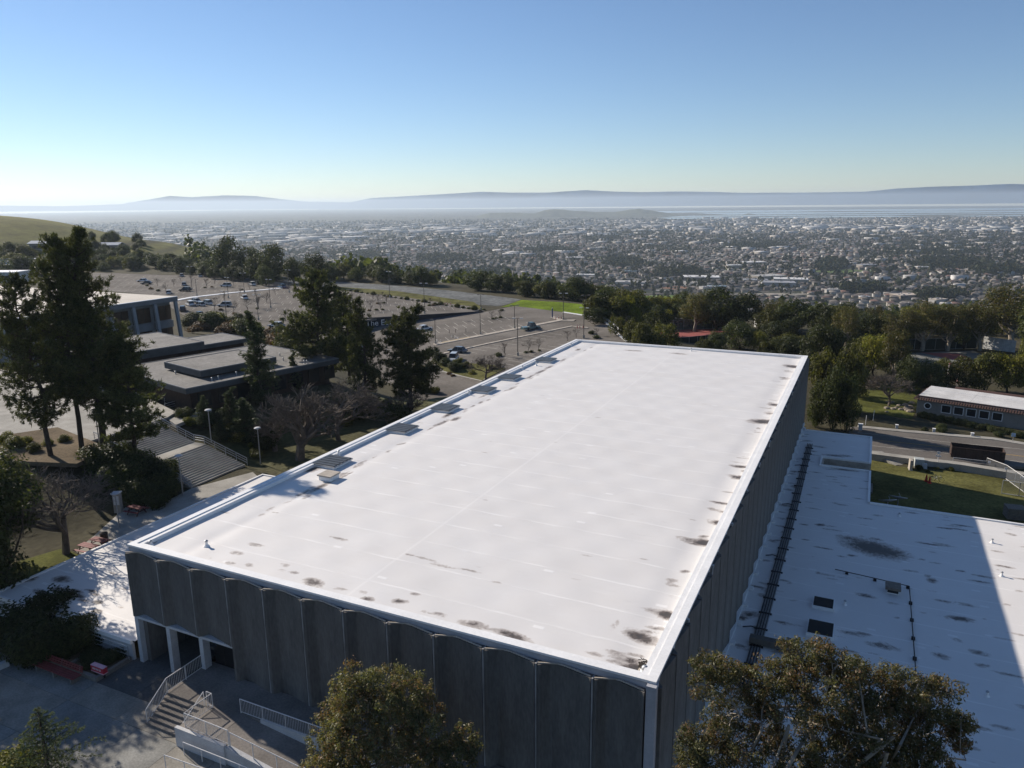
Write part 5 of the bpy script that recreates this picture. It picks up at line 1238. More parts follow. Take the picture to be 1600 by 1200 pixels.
fc = chain('chain link fence with white rails climbing at the right edge of the yard', [yz(1540, 733), yz(1571, 745), yz(1600, 766), yz(1660, 805)], 2.0)
for u, v in ((1546, 722), (1572, 732), (1597, 746)):
    q = at(u, v, -5.2); mb = MB(); mb.box(q[0]-.18, q[1]-.02, q[2]-.15, q[0]+.18, q[1]+.02, q[2]+.15); part('tag_plate', mb, C_rail, fc, True)
chain('low chain link fence behind the dumpster along the yard', [yz(1488, 727), yz(1540, 733)], 1.5)
chain('chain link fence along the lower side of the yard', [yz(1565, 768), yz(1592, 772), yz(1660, 782)], 1.9)
# utility cabinets and yard clutter
C_cab = M('pale_green_cabinet', (.42, .44, .42), .6, .12, 1)
def cabinet(u, v, wx, wy, h, label, z=-4.3, mat=C_cab, rz=.1):
    q = on(u, v); t = thing('utility_cabinet', label, 'cabinet', q, rz, 'utility cabinets in the yard')
    mb = MB(); mb.box(-wx/2-.08, -wy/2-.08, -.3, wx/2+.08, wy/2+.08, .08); part('plinth', mb, C_conc, t)
    mb = MB(); mb.box(-wx/2, -wy/2, .08, wx/2, wy/2, h); part('body', mb, mat, t)
    for s in (-1, 1): mb = MB(); mb.box(s*wx/4-wx/4+.04, -wy/2-.025, .15, s*wx/4+wx/4-.04, -wy/2, h-.1); part('door', mb, mat, t)
cabinet(1422, 733, .35, 1.3, 1.5, 'narrow white switch board left of the grey cabinet', mat=C_lip); cabinet(1435, 730, 1.25, 1.1, 1.35, 'large grey green cabinet in the middle of the yard cabinets'); cabinet(1443.5, 732, .7, .7, .75, 'small white cabinet right of the grey green one', mat=C_concl)
q = at(1465, 722, Z_ROAD); t = thing('sign_post', 'white sign post with small arms on the kerb left of the dumpster', 'sign', q)
mb = MB(); mb.tube([(0, 0, -.2), (0, 0, 1.5)], .05, 6); part('post', mb, C_rail, t); mb = MB(); mb.box(-.35, -.02, .85, .35, .02, 1.05); mb.box(-.2, -.03, 1.25, .2, .03, 1.6); part('sign_plate', mb, C_rail, t)
q = at(1582, 691, Z_ROAD); t = thing('road_sign', 'small pale blue road sign on the far verge at the right', 'sign', q)
mb = MB(); mb.tube([(0, 0, -.3), (0, 0, 1.2)], .04, 6); part('post', mb, C_steel, t); mb = MB(); mb.box(-.28, -.02, .9, .28, .02, 1.5); part('sign_plate', mb, M('pale_blue_sign', (.3, .42, .55)), t)
for u, v, lb in ((1401, 669, 'white marker box on the dark verge, leftmost'), (1459, 675, 'white marker box on the dark verge, middle'), (1519, 682, 'white marker box on the dark verge, rightmost')):
    q = at(u, v, Z_ROAD); t = thing('marker_box', lb, 'marker box', q, 0, 'white marker boxes along the road'); mb = MB(); mb.box(-.2, -.2, -.2, .2, .2, .55); part('box', mb, C_concl, t); mb = MB(); mb.box(-.24, -.24, .55, .24, .24, .62); part('lid', mb, C_cap, t)
for u, v, h, lb in ((1364, 657, 1.9, 'taller white stake on the dark slope beyond the road'), (1352, 664, 1.7, 'shorter grey stake on the dark slope beyond the road')):
    q = on(u, v); o = link('stake', None); 
    bpy.data.objects.remove(o)
    mb = MB(); mb.tube([(0, 0, -.2), (.05, 0, h)], .05, 6); o = link('stake', mb.mesh('stake', C_rail), None, q); tag(o, lb, 'stake')
q = at(1344, 672, Z_ROAD); t = thing('gate_pillar', 'short white gate pillar at the end of the road by the gym wing', 'pillar', q); mb = MB(); mb.box(-.3, -.3, -.3, .3, .3, 1.0); part('shaft', mb, C_concl, t); mb = MB(); mb.box(-.36, -.36, 1.0, .36, .36, 1.1); part('cap', mb, C_cap, t)
for u, v, sx, lb in ((1387, 786, -.5, 'tilted white satellite dish at the yard wall, left'), (1403, 781, .1, 'upright white satellite dish at the yard wall, right')):
    q = at(u, v+2, -4.3); t = thing('satellite_dish', lb, 'satellite dish', (q[0], q[1], Z_YARD), 0, 'satellite dishes by the low wing')
    mb = MB(); mb.tube([(0, 0, 0), (0, 0, 2.9)], .06, 8); part('mast', mb, C_steel, t)
    mb = MB(); mb.lathe([(.04, 0), (.5, .06), (.9, .17), (1.05, .3)], 18); o = part('reflector', mb, C_concl, t, smooth_=True); o.location = (0, 0, 2.9); o.rotation_euler = (-.35, sx*.4, 0)
    mb = MB(); mb.tube([(.3, 0, 3.0), (0, -.1, 3.7)], .03, 5); part('feed_arm', mb, C_steel, t)
q = at(1585, 805, Z_YARD+.4); t = thing('slatted_crate', 'grey slatted crate standing in the shaded yard at the right', 'crate', (q[0], q[1], Z_YARD+.03), .15)
for k in range(7): mb = MB(); mb.box(-1.0, -.9, .1+k*.19, 1.0, -.86, .24+k*.19); mb.box(.96, -.86, .1+k*.19, 1.0, .9, .24+k*.19); mb.box(-1, -.86, .1+k*.19, -.96, .9, .24+k*.19); part('slat', mb, C_wood, t)
for k in range(8): mb = MB(); mb.box(-1+.25*k, -.9, 1.42, -1+.25*k+.2, .9, 1.47); part('lid_slat', mb, C_wood, t)
for u, v, lb in ((1447, 752, 'orange red cone heaped with bicycles in the yard, left'), (1452, 755, 'orange red cone heaped with bicycles in the yard, right')):
    q = at(u, v, Z_YARD); t = thing('traffic_cone', lb, 'cone', q); mb = MB(); mb.lathe([(.3, 0), (.3, .06), (.2, .08), (.06, 1.0), (.03, 1.02)], 12); part('body', mb, M('orange_red_cone', (.5, .03, .02)), t); mb = MB(); mb.lathe([(.155, .35), (.115, .6), (.11, .61)], 12); part('band', mb, C_rail, t)
for u, v, lb, hd in ((1458, 754, 'bicycle with a pale frame leaning in the yard clutter', .3), (1464, 752, 'dark bicycle at the right of the yard clutter', -.2)):
    q = on(u, v); t = thing('bicycle', lb, 'bicycle', q, hd)
    for x in (-.52, .52):
        mb = MB(); ring = [(x+.34*math.cos(a), 0, .34+.34*math.sin(a)) for a in np.linspace(0, 2*math.pi, 17)]; mb.tube(ring, .025, 5); part('wheel', mb, C_tyre, t)
    mb = MB(); mb.tube([(-.52, 0, .34), (-.15, 0, .34), (-.25, 0, .8), (-.52, 0, .34)], .022, 5); mb.tube([(-.15, 0, .34), (.38, 0, .75), (-.24, 0, .76)], .022, 5); mb.tube([(.52, 0, .34), (.36, 0, .92)], .022, 5); part('frame', mb, C_concl, t)
    mb = MB(); mb.tube([(.36, -.28, .95), (.36, .28, .95)], .02, 5); part('handlebar', mb, C_black, t); mb = MB(); mb.box(-.38, -.07, .84, -.14, .07, .9); part('saddle', mb, C_black, t)
# picnic table on the lawn, rocks
for u, v, lb in ((1346, 602, 'white picnic table on the sunny lawn, left of two'), (1357, 601, 'white picnic table on the sunny lawn, right of two')):
    q = at(u, v, Z_LAWN); picnic(q[0], q[1], .3, lb, M('bleached_wood', (.5, .47, .42)), 'pale picnic tables on the lawn', Z_LAWN+.03)
for k in range(26):
    u, v = R_.uniform(1384, 1428), R_.uniform(628, 644); q = on(u, v); s = R_.uniform(.25, .7)
    mb = MB(); pr = [(s*R_.uniform(.8, 1), -.2), (s*R_.uniform(.8, 1.1), s*.2), (s*R_.uniform(.5, .8), s*.5), (s*.2, s*.65)]; mb.lathe(pr, 7)
    o = link('rock', mb.mesh('rock', M('pale_rock', (.26, .22, .17), .9, .35, 2)), None, q, R_.uniform(0, 6)); tag(o, 'rounded boulder in the rock garden left of the bungalow', 'rock', 'boulders of the rock garden')
# tennis courts
C_court = M('red_court_paint', (.30, .085, .075), .85, .2, .2); C_courtg = M('grey_green_court', (.17, .17, .155), .85, .25, .2)
sheet('tennis_court', court1, Z_C1, C_court, .05); sheet('tennis_court', court2, Z_C2, C_courtg, .05)
sheet('court_apron', [at2(u, v, Z_C2) for u, v in ((1440, 551), (1500, 553), (1525, 566), (1480, 561))], Z_C2, C_court, .06)
C_scr = M('dark_green_windscreen', (.012, .022, .018), .8, .2, .5)
c1z = lambda u, v: (*at2(u, v, Z_C1), Z_C1)
c2z = lambda u, v: (*at2(u, v, Z_C2), Z_C2)
chain('tennis court fence with dark windscreen at the far side of the near court', [c1z(1100, 514), c1z(1140, 512.5)], 3.0, 'court_fence', C_steel, C_scr)
chain('tennis court fence with dark screen along the right hand court', [c2z(1412, 547.5), c2z(1525, 545)], 3.0, 'court_fence', C_steel, C_scr)
chain('bare tennis court fence left of the screened part', [c1z(1036, 515.5), c1z(1100, 514)], 3.0, 'court_fence', C_steel)
chain('tennis court fence with dark windscreen on the near side of the near court', [c1z(1050, 541), c1z(1140, 532)], 2.2, 'court_fence', C_steel, C_scr)
chain('white screened fence running down beside the near court', [c1z(1178, 512), c1z(1222, 527)], 3.2, 'court_fence', C_rail, M('white_fence_fabric', (.55, .55, .53)))
chain('white screened fence at the right end of the right hand court', [c2z(1535, 545), c2z(1585, 553)], 3.4, 'court_fence', C_rail, M('white_fence_fabric', (.55, .55, .53)))
q = c1z(1059, 531); lotpole((q[0], q[1], Z_C1), 6, 'pole light standing on the near side of the red court')
q = c1z(1050, 508); t = thing('score_board', 'small pale green board on posts beyond the red court', 'board', q)
mb = MB(); mb.box(-1.2, -.05, 2.6, 1.2, .05, 4.0); part('board', mb, M('pale_green_board', (.25, .36, .27)), t); mb = MB(); mb.tube([(-.8, 0, 0), (-.8, 0, 2.6)], .06, 6); mb.tube([(.8, 0, 0), (.8, 0, 2.6)], .06, 6); part('post', mb, C_steel, t)
# far left: hill buildings
q = on(16, 424); t = thing('solar_house', 'dark house with a solar panelled roof at the left edge below the grass hill', 'house', q, .5)
mb = MB(); mb.box(-9, -5, -2, 9, 5, 3.5); part('wall', mb, C_brick, t); mb = MB(); mb.prism([(-10, -6), (10, -6), (10, 6), (-10, 6)], lambda x, y: 3.5+(y+6)*.18, lambda x, y: 3.7+(y+6)*.18); part('roof', mb, C_cap, t)
for k in range(4): mb = MB(); mb.prism([(-9.5+4.8*k, -5.5), (-5+4.8*k, -5.5), (-5+4.8*k, 5), (-9.5+4.8*k, 5)], lambda x, y: 3.75+(y+6)*.18, lambda x, y: 3.85+(y+6)*.18); part('solar_panel', mb, M('solar_cell', (.01, .015, .03), .15), t)
q = on(8, 440); t = thing('white_block', 'small white flat roofed building at the left edge behind the near pine', 'building', q, .4)
mb = MB(); mb.box(-8, -5, -2, 8, 5, 4.2); part('wall', mb, C_concl, t); mb = MB(); mb.box(-8.3, -5.3, 4.2, 8.3, 5.3, 4.5); part('roof', mb, C_cap, t); mb = MB(); mb.box(-6, -5.06, 1, 6, -5.0, 3); part('window', mb, C_glass, t)
for u, v, lb in ((72, 390, 'long building with a blue grey roof at the foot of the grass hill, left'), (92, 391, 'building with a pale roof at the foot of the grass hill, right'), (172, 392, 'small pale roofed building above the pine top')):
    q = on(u, v); t = thing('hillside_building', lb, 'building', q, .45)
    mb = MB(); mb.box(-7, -4, -3, 7, 4, 3.4); part('wall', mb, C_stuc, t); mb = MB(); mb.prism([(-7.6, -4.6), (7.6, -4.6), (7.6, 0), (-7.6, 0)], lambda x, y: 3.4+(y+4.6)*.3, lambda x, y: 3.6+(y+4.6)*.3); mb.prism([(-7.6, 0), (7.6, 0), (7.6, 4.6), (-7.6, 4.6)], lambda x, y: 4.78-y*.3, lambda x, y: 4.98-y*.3); part('roof', mb, M('blue_grey_roof', (.3, .34, .4)), t); mb = MB(); mb.box(-5, -4.06, .8, 5, -4.0, 2.2); part('window', mb, C_glass, t)
# ------------------------------------------------------------------ trees
def rv(r, n): 
    v = r.normal(size=(n, 3)); return v/np.linalg.norm(v, axis=1, keepdims=True)
def leaf_quads(C, Nrm, L, W, r):
    """diamond leaves at C, facing Nrm"""
    n = len(C); t = np.cross(Nrm, rv(r, n)); t /= np.linalg.norm(t, axis=1, keepdims=True)+1e-9; b = np.cross(Nrm, t)
    L = L[:, None]; W = W[:, None]
    V = np.stack([C-t*L*.5, C+b*W*.5+t*L*.05, C+t*L*.5, C-b*W*.5+t*L*.05], 1).reshape(-1, 3)
    return V, np.arange(4*n).reshape(n, 4)
def clump_leaves(cl, rad, n, size, r, flat=.75, up=.4, aspect=.55, shell=.55, droop=0.0):
    """n leaves over ellipsoidal clumps cl with radii rad"""
    w = rad**2; k = r.choice(len(cl), n, p=w/w.sum())
    d = rv(r, n); rr = (shell+(1-shell)*r.random(n))**.8*rad[k]*r.uniform(.85, 1.12, n)
    P = cl[k]+d*rr[:, None]*np.array([1, 1, flat])
    P[:, 2] -= droop*rad[k]*r.random(n)
    Nn = d+rv(r, n)*.75+np.array([0, 0, up]); Nn /= np.linalg.norm(Nn, axis=1, keepdims=True)
    s = size*r.uniform(.6, 1.4, n)
    return leaf_quads(P, Nn, s, s*aspect, r)
def tri_blades(P, D, L, W, r):
    n = len(P); s = np.cross(D, rv(r, n)); s /= np.linalg.norm(s, axis=1, keepdims=True)+1e-9
    V = np.stack([P-s*W[:, None]*.5, P+s*W[:, None]*.5, P+D*L[:, None]], 1).reshape(-1, 3)
    return V, np.arange(3*n).reshape(n, 3)
def limbs(mb, base, tips, r, r0, wig=.12, k=5, seg=4):
    for t in tips:
        t = np.array(t, float); b = np.array(base(t), float); d = t-b; L = np.linalg.norm(d); pts = []
        for i in range(seg+1):
            f = i/seg; q = b+d*f+np.array([0, 0, -.10*L*math.sin(math.pi*f)])+(r.normal(size=3)*wig*L*.35*math.sin(math.pi*f))
            pts.append(q)
        rr = [max(.02, r0*(L/8)**.5*(1-.8*i/seg)) for i in range(seg+1)]
        mb.tube(pts, rr, k, cap=False)
def pine_proto(name, seed, H, R, bare=.22, tops=1, dens=1.0, mat=L_pine, label='', cone=.75, tuft=.5, nb=120, blades=14):
    r = np.random.default_rng(seed); mb = MB()
    tr_ = [(0, 0, -1.0)]+[(r.normal()*.12*i, r.normal()*.12*i, H*.97*i/6) for i in range(1, 7)]
    mb.tube(tr_, [.42*H/25*(1-.93*i/6)+.02 for i in range(7)], 8)
    P_, D_ = [], []
    axis_ = [np.array(p) for p in tr_]
    for q in range(nb):
        f = bare+(1-bare)*((q+r.random())/nb)**.95
        z = f*H*.97; c = np.array([np.interp(z, [a[2] for a in axis_], [a[j] for a in axis_]) for j in (0, 1)])
        fr = (f-bare)/(1-bare)
        env = R*min(1, (1-fr)**cone*1.12+.03)*min(1, .55+fr*2.2)
        ln = env*r.uniform(.55, 1.15); a = r.uniform(0, 2*math.pi)
        rise = (.22+.6*fr)*ln*r.uniform(.4, 1.3)-.1*ln
        tip = np.array([c[0]+ln*math.cos(a), c[1]+ln*math.sin(a), z+rise])
        b = np.array([c[0], c[1], z]); m = (b+tip)/2+np.array([0, 0, -.10*ln])
        mb.tube([b, m, tip], [.035+.012*ln, .03+.006*ln, .015], 4, cap=False)
        nt_ = max(3, int(ln*3.2*dens))
        for s in range(nt_):
            g = .30+.72*(s+r.random())/nt_; p = (1-g)**2*b+2*g*(1-g)*m+g*g*tip
            p = p+r.normal(size=3)*np.array([.4, .4, .34])*(ln*.16+.25)
            P_.append(p); D_.append((tip-b)/ln)
    P_ = np.array(P_); D_ = np.array(D_); n = len(P_)
    Pr = np.repeat(P_, blades, 0); Dr = np.repeat(D_, blades, 0)
    dd = rv(r, n*blades)+Dr*.4+np.array([0, 0, .35]); dd /= np.linalg.norm(dd, axis=1, keepdims=True)
    V, Fc = tri_blades(Pr+rv(r, n*blades)*.16, dd, tuft*.85*r.uniform(.6, 1.3, n*blades), .115*tuft/.5*r.uniform(.6, 1.3, n*blades), r)
    return mb.mesh('trunk', C_bark), npmesh('crown', V, Fc, mat)
def broad_proto(seed, H, R, trunk=.3, ncl=26, nleaf=5000, leaf=.35, mat=L_oak, bark=C_bark, flat=.8, crad=.34, oval=.75, core=True, droop=0, limbk=9, up=.4, aspect=.55):
    r = np.random.default_rng(seed); mb = MB()
    zc = H*(trunk+(1-trunk)*.5); rz_ = H*(1-trunk)*.5
    d = rv(r, ncl); q = r.uniform(.35, .82, ncl)**.7
    cl = d*q[:, None]*np.array([R, R, rz_])*np.array([1, 1, 1])+np.array([0, 0, zc])
    cl[:, 2] = np.maximum(cl[:, 2], H*trunk)
    rad = crad*R*r.uniform(.65, 1.25, ncl)
    fork = np.array([r.normal()*.2, r.normal()*.2, H*trunk*.8])
    mb.tube([(0, 0, -.8), (r.normal()*.1, r.normal()*.1, H*trunk*.4), tuple(fork), tuple(fork+np.array([0, 0, H*.15]))], [.034*H, .028*H, .024*H, .014*H], 8)
    idx_ = r.choice(ncl, min(limbk, ncl), replace=False)
    limbs(mb, lambda t: fork+np.array([0, 0, r.uniform(-.1, .12)*H]), cl[idx_], r, .16*H/12)
    for c in idx_[:6]:
        for _ in range(3):
            c2 = cl[r.integers(ncl)]; 
            if np.linalg.norm(c2-cl[c]) < R*.9: limbs(mb, lambda t: cl[c]*.6+fork*.4, [c2], r, .07*H/12, k=4)
    V, Fc = clump_leaves(cl, rad, nleaf, leaf, r, flat, up, aspect, droop=droop)
    return mb.mesh('trunk', bark), npmesh('crown', V, Fc, mat)
def bare_proto(seed, H, R, mat=C_barkg, levels=5, spread=.55, nlimb=6, twig=.012, trunk=.25):
    r = np.random.default_rng(seed); mb = MB()
    def grow(p, d, L, rad, lv):
        q1 = p+d*L*.5+r.normal(size=3)*L*.05; e = p+d*L+r.normal(size=3)*L*.07
        mb.tube([p, q1, e], [rad, rad*.8, rad*.62], 5 if lv < 2 else 3, cap=False)
        if lv >= levels: return
        nn = nlimb if lv == 0 else int(r.integers(2, 5))
        for k in range(nn):
            dd = d+r.normal(size=3)*spread; dd[2] = dd[2]*.8+.22; dd /= np.linalg.norm(dd)
            f = r.uniform(.55, 1.0); st_ = p+(e-p)*f
            grow(st_, dd, L*r.uniform(.6, .82), max(twig, rad*r.uniform(.45, .62)), lv+1)
    h0 = H*trunk
    grow(np.array([0, 0, -.3]), np.array([0, 0, 1.0]), h0+.3, .026*H, 0)
    V = np.array(mb.v); top = V[:, 2].max(); w_ = np.percentile(np.abs(V[:, :2]), 97)
    V[:, 2] *= H/top; V[:, :2] *= R/w_; mb.v = [tuple(a) for a in V]
    return mb.mesh('branches', mat)
def tree(name, protos, p, sc, label, cat, group=None, rz=None):
    t = thing(name, label, cat, p, R_.uniform(0, 6.28) if rz is None else rz, group)
    t.scale = sc if isinstance(sc, tuple) else (sc, sc, sc)
    link('trunk', protos[0], t); link('crown', protos[1], t)
    return t
def solo(name, me, p, sc, label, cat, group=None, rz=None, kind=None):
    o = link(name, me, None, p, R_.uniform(0, 6.28) if rz is None else rz); o.scale = sc if isinstance(sc, tuple) else (sc, sc, sc)
    return tag(o, label, cat, group, kind)
def along(u, v, dep): return CAM+ray(u, v)*dep
# --- the two foreground trees
def fore(name, base_uv, dep, top_uv, cl_px, seed, label, nleaf, leaf=.17):
    """crown clumps given as (u, v, radius px, depth offset)"""
    r = np.random.default_rng(seed); base = along(*base_uv, dep); base[2] = 0.0
    t = thing(name, label, 'tree', tuple(base)); cl, rad = [], []
    for u, v, rp, do in cl_px: cl.append(along(u, v, dep+do)-base); rad.append(rp/F*dep)
    cl = np.array(cl); rad = np.array(rad); mb = MB()
    zt = cl[:, 2].min(); fork = np.array([0, 0, max(zt*.55, 1.5)])
    mb.tube([(0, 0, -.5), (.1, .05, fork[2]*.5), tuple(fork)], [.34, .28, .24], 10)
    limbs(mb, lambda q: fork+np.array([0, 0, r.uniform(-.3, .8)]), cl[::2], r, .12, wig=.55, k=7, seg=8)
    for i in range(len(cl)):
        j = int(np.argsort(np.linalg.norm(cl-cl[i], axis=1))[r.integers(1, 4)])
        limbs(mb, lambda q: cl[i]*.8+fork*.2, [cl[j]+r.normal(size=3)*rad[j]*.5], r, .055, wig=.35, k=5, seg=6)
        for _ in range(5): limbs(mb, lambda q: cl[i]-np.array([0, 0, rad[i]*.5]), [cl[i]+rv(r, 1)[0]*rad[i]*.95], r, .035, wig=.3, k=4, seg=4)
    # sub-clumps: sprays of leaves at twig ends
    sub, srad = [], []
    for c, q in zip(cl, rad):
        n = int(44*(q/1.2)**2)+12; d = rv(r, n); d[:, 2] = d[:, 2]*.85+.2
        sub.append(c+d*(q*(.6+.5*r.random(n)**.6))[:, None]*np.array([1, 1, .8])); srad.append(r.uniform(.15, .38, n))
    sub = np.concatenate(sub); srad = np.concatenate(srad)
    V, Fc = clump_leaves(sub, srad, nleaf, leaf, r, .9, .25, .42, .2, droop=.5)
    link('trunk', mb.mesh('trunk', C_barkp), t); link('crown', npmesh('crown', V, Fc, L_euc), t); return t
cA = [(560, 1062, 34, 0), (600, 1072, 38, .5), (545, 1085, 30, -.3), (640, 1085, 36, .3), (575, 1100, 44, -.5), (620, 1110, 44, .2), (530, 1118, 34, .5), (655, 1105, 28, .6), (672, 1122, 26, -.3), (520, 1150, 36, -.2), (560, 1145, 46, -1), (612, 1150, 46, -.8), (660, 1150, 34, .4), (545, 1185, 48, -.6), (600, 1195, 50, -1), (650, 1195, 44, -.4), (512, 1180, 30, 0), (700, 1160, 22, .2), (722, 1150, 22, .4), (715, 1185, 30, 0), (735, 1170, 14, .3), (690, 1200, 34, -.5), (555, 1235, 60, -.8), (640, 1245, 60, -.5), (705, 1240, 40, 0), (500, 1215, 34, .3)]
fore('eucalyptus_tree', (612, 1230), 37.0, None, cA, 21, 'bushy olive and russet tree before the dark ribbed gym wall, bottom centre', 62000, .14)
cB = [(1115, 1040, 30, 0), (1135, 1060, 36, .4), (1105, 1072, 26, -.4), (1165, 1075, 32, .3), (1255, 1022, 32, 0), (1290, 1030, 36, .4), (1320, 1045, 32, -.3), (1240, 1055, 36, .5), (1205, 1062, 34, -.5), (1280, 1072, 46, -.8), (1340, 1065, 36, .4), (1368, 1080, 34, .6), (1230, 1090, 42, -.6), (1310, 1100, 44, .2), (1400, 1062, 28, .3), (1425, 1075, 26, -.2), (1410, 1100, 36, .5), (1460, 1085, 28, .2), (1478, 1075, 22, -.2), (1450, 1115, 34, .4), (1485, 1125, 24, .4), (1505, 1130, 16, .3), (1498, 1155, 18, .2), (1390, 1125, 42, .2), (1350, 1130, 42, -.6),
      (1085, 1150, 26, .2), (1105, 1165, 30, -.2), (1140, 1150, 34, .4), (1165, 1170, 34, -.4), (1110, 1195, 34, .2), (1128, 1115, 28, .3), (1195, 1125, 28, .1), (1215, 1180, 30, .2), (1080, 1190, 26, 0), (1185, 1100, 26, .4), (1280, 1145, 36, .6), (1300, 1165, 46, -.5), (1350, 1175, 48, 0), (1400, 1165, 46, .4), (1440, 1165, 36, .1), (1425, 1195, 42, -.3), (1375, 1205, 50, -.4), (1310, 1205, 48, -.6), (1250, 1200, 34, .4), (1160, 1210, 36, 0), (1470, 1195, 24, .3), (1210, 1150, 22, .8), (1090, 1225, 40, 0), (1200, 1240, 40, 0), (1300, 1250, 60, 0), (1400, 1245, 50, 0)]
fore('eucalyptus_tree', (1275, 1400), 31.0, None, cB, 22, 'big brownish tree with pale branches before the blue shaded low roof, bottom right', 105000, .125)
# --- cedar and bushes at the lower left
def cedar(p, H, R, seed, label):
    r = np.random.default_rng(seed); t = thing('cedar_tree', label, 'tree', p); mb = MB(); mb.tube([(0, 0, -.5), (.05, 0, H*.5), (0, .05, H)], [.16, .09, .015], 7)
    P_, D_ = [], []
    for q in range(84):
        f = ((q+r.random())/84)**.9; z = .4+f*(H-.4); ln = R*(1-f)**.95*r.uniform(.55, 1.25)+.1; a = q*2.4+r.uniform(-.4, .4)
        b = np.array([0, 0, z]); tip = np.array([ln*math.cos(a), ln*math.sin(a), z+ln*.12-ln*.22*r.random()])
        mid = (b+tip)/2+np.array([0, 0, ln*.14]); mb.tube([b, mid, tip], [.022, .015, .006], 4, cap=False)
        side = np.array([-math.sin(a), math.cos(a), 0])
        for s in range(max(4, int(ln*16))):
            g = .1+.92*(s+r.random())/max(4, int(ln*16)); p_ = (1-g)**2*b+2*g*(1-g)*mid+g*g*tip
            wv_ = (1-abs(g-.45))*ln*.13; p_ = p_+side*r.normal()*wv_*.7; P_.append(p_); D_.append((tip-b)/ln*.7+side*r.normal()*.5+np.array([0, 0, .25*r.normal()]))
    P_ = np.repeat(np.array(P_), 12, 0); D_ = np.repeat(np.array(D_), 12, 0)+rv(r, len(P_))*.55; D_ /= np.linalg.norm(D_, axis=1, keepdims=True)
    V, Fc = tri_blades(P_, D_, r.uniform(.08, .2, len(P_)), r.uniform(.02, .04, len(P_)), r)
    link('trunk', mb.mesh('trunk', C_bark), t); link('crown', npmesh('crown', V, Fc, L_ced), t)
q = along(58, 1108, 41); cedar((q[0], q[1], 0.0), q[2]+.05, 3.0, 31, 'young blue green cedar with a spiky top in the bottom left corner')
q = along(118, 1190, 41.5); 
def bush_mesh(seed, R, H, n, leaf, mat, ncl=18, bark=C_bark):
    r = np.random.default_rng(seed); d = rv(r, ncl); d[:, 2] = np.abs(d[:, 2]); cl = d*np.array([R*.62, R*.62, H*.55])*r.uniform(.3, 1, ncl)[:, None]+np.array([0, 0, H*.25])
    rad = R*.42*r.uniform(.7, 1.2, ncl); V, Fc = clump_leaves(cl, rad, n, leaf, r, min(1, H/R*.8)); V[:, 2] = np.maximum(V[:, 2], -.1)
    return npmesh('shrub', V, Fc, mat)
B_dark = [bush_mesh(40+i, 2.2, 2.4, 9000, .2, L_oak) for i in range(2)]
B_olive = [bush_mesh(44+i, 1.6, 1.5, 3000, .22, L_bush) for i in range(2)]
B_yel = bush_mesh(48, 1.3, 1.3, 5000, .14, L_yel)
B_rust = bush_mesh(49, 1.6, 1.3, 2200, .22, L_rust)
B_lot = bush_mesh(50, 1.0, .8, 500, .22, L_oak); B_lot2 = bush_mesh(51, 1.0, .8, 500, .22, L_rust)
q = along(12, 1175, 42); solo('shrub', B_yel, (q[0], q[1], 0), 1.6, 'yellow green shrub behind the young cedar in the bottom left corner', 'shrub')
for i, (u, v, z, s, lb) in enumerate([(55, 1000, 0, 1.25, 'large dark shrub at the left end of the planter'), (20, 985, 0, 1.3, 'big dark shrub mass at the left edge below the annexe roof'), (105, 990, 0, 1.15, 'dark shrub behind the red bench'), (80, 960, -.5, 1.4, 'tall dark shrub hiding the front left corner of the annexe roof'), (135, 985, -.3, 1.0, 'dark shrub with a ragged top beside the annexe roof railing')]):
    q = at(u, v+28, z); solo('shrub', B_dark[i % 2], (q[0], q[1], z), s, lb, 'shrub')
for i, (x, y, s, lb) in enumerate([(-3.1, -1.6, .42, 'low dark shrub in the planter behind the red sign box, left'), (-1.9, -1.3, .4, 'low dark shrub in the planter, beside the gym corner'), (-5.8, -1.6, .5, 'low dark shrub in the planter behind the bench'), (-2.5, -2.3, .32, 'small dark shrub at the front of the planter')]):
    solo('shrub', B_dark[i % 2], (x, y, .1), (s*1.5, s*1.3, s*.8), lb, 'shrub')
# --- pines
def stand(name, u, vb, vt, wpx, protos, H0, R0, label, z=None, cat='tree', group=None, dz=0):
    p = on(u, vb) if z is None else at(u, vb, z)
    D_ = depth(p); H = max(1.0, (vb-vt)/F*D_*1.02/math.cos(math.atan((vb-600)/F)+PITCH)**0.0); Rr = wpx/2/F*D_
    return tree(name, protos, (p[0], p[1], p[2]+dz), (Rr/R0, Rr/R0, H/H0), label, cat, group)
PN = [pine_proto('pine', 61, 25, 6, .24, nb=190, dens=1.5, blades=17), pine_proto('pine', 62, 25, 5.5, .26, nb=170, dens=1.5, cone=.6, blades=17), pine_proto('pine', 63, 22, 6.5, .2, nb=150, dens=1.4, cone=.55, blades=17)]
PN2 = [pine_proto('pine', 66, 18, 6.5, .1, nb=130, dens=1.5, cone=.5, blades=17, tuft=.6), pine_proto('pine', 67, 18, 4, .12, nb=120, dens=1.5, cone=.8, blades=17, tuft=.55), pine_proto('pine', 68, 16, 4.3, .14, nb=130, dens=1.7, cone=.62, blades=17, tuft=.55)]
CF = pine_proto('conifer', 70, 14, 2.6, .03, nb=150, dens=2.2, cone=.85, blades=14, mat=L_pine2, tuft=.42)
stand('pine_tree', 164, 712, 362, 150, PN[0], 25, 6, 'tallest pine at the left, its spire rising above the grass hill', 3.3)
stand('pine_tree', 128, 706, 372, 105, PN[1], 25, 5.5, 'tall pine just left of the tallest one, sharing its crown', Z_TOP)
stand('pine_tree', 80, 712, 430, 135, PN[2], 22, 6.5, 'broad pine at the left with sunlit gaps in its crown', Z_TOP)
stand('pine_tree', 210, 715, 520, 110, PN2[2], 16, 4.3, 'lower pine leaning over the top of the wide stairs', 3.0)
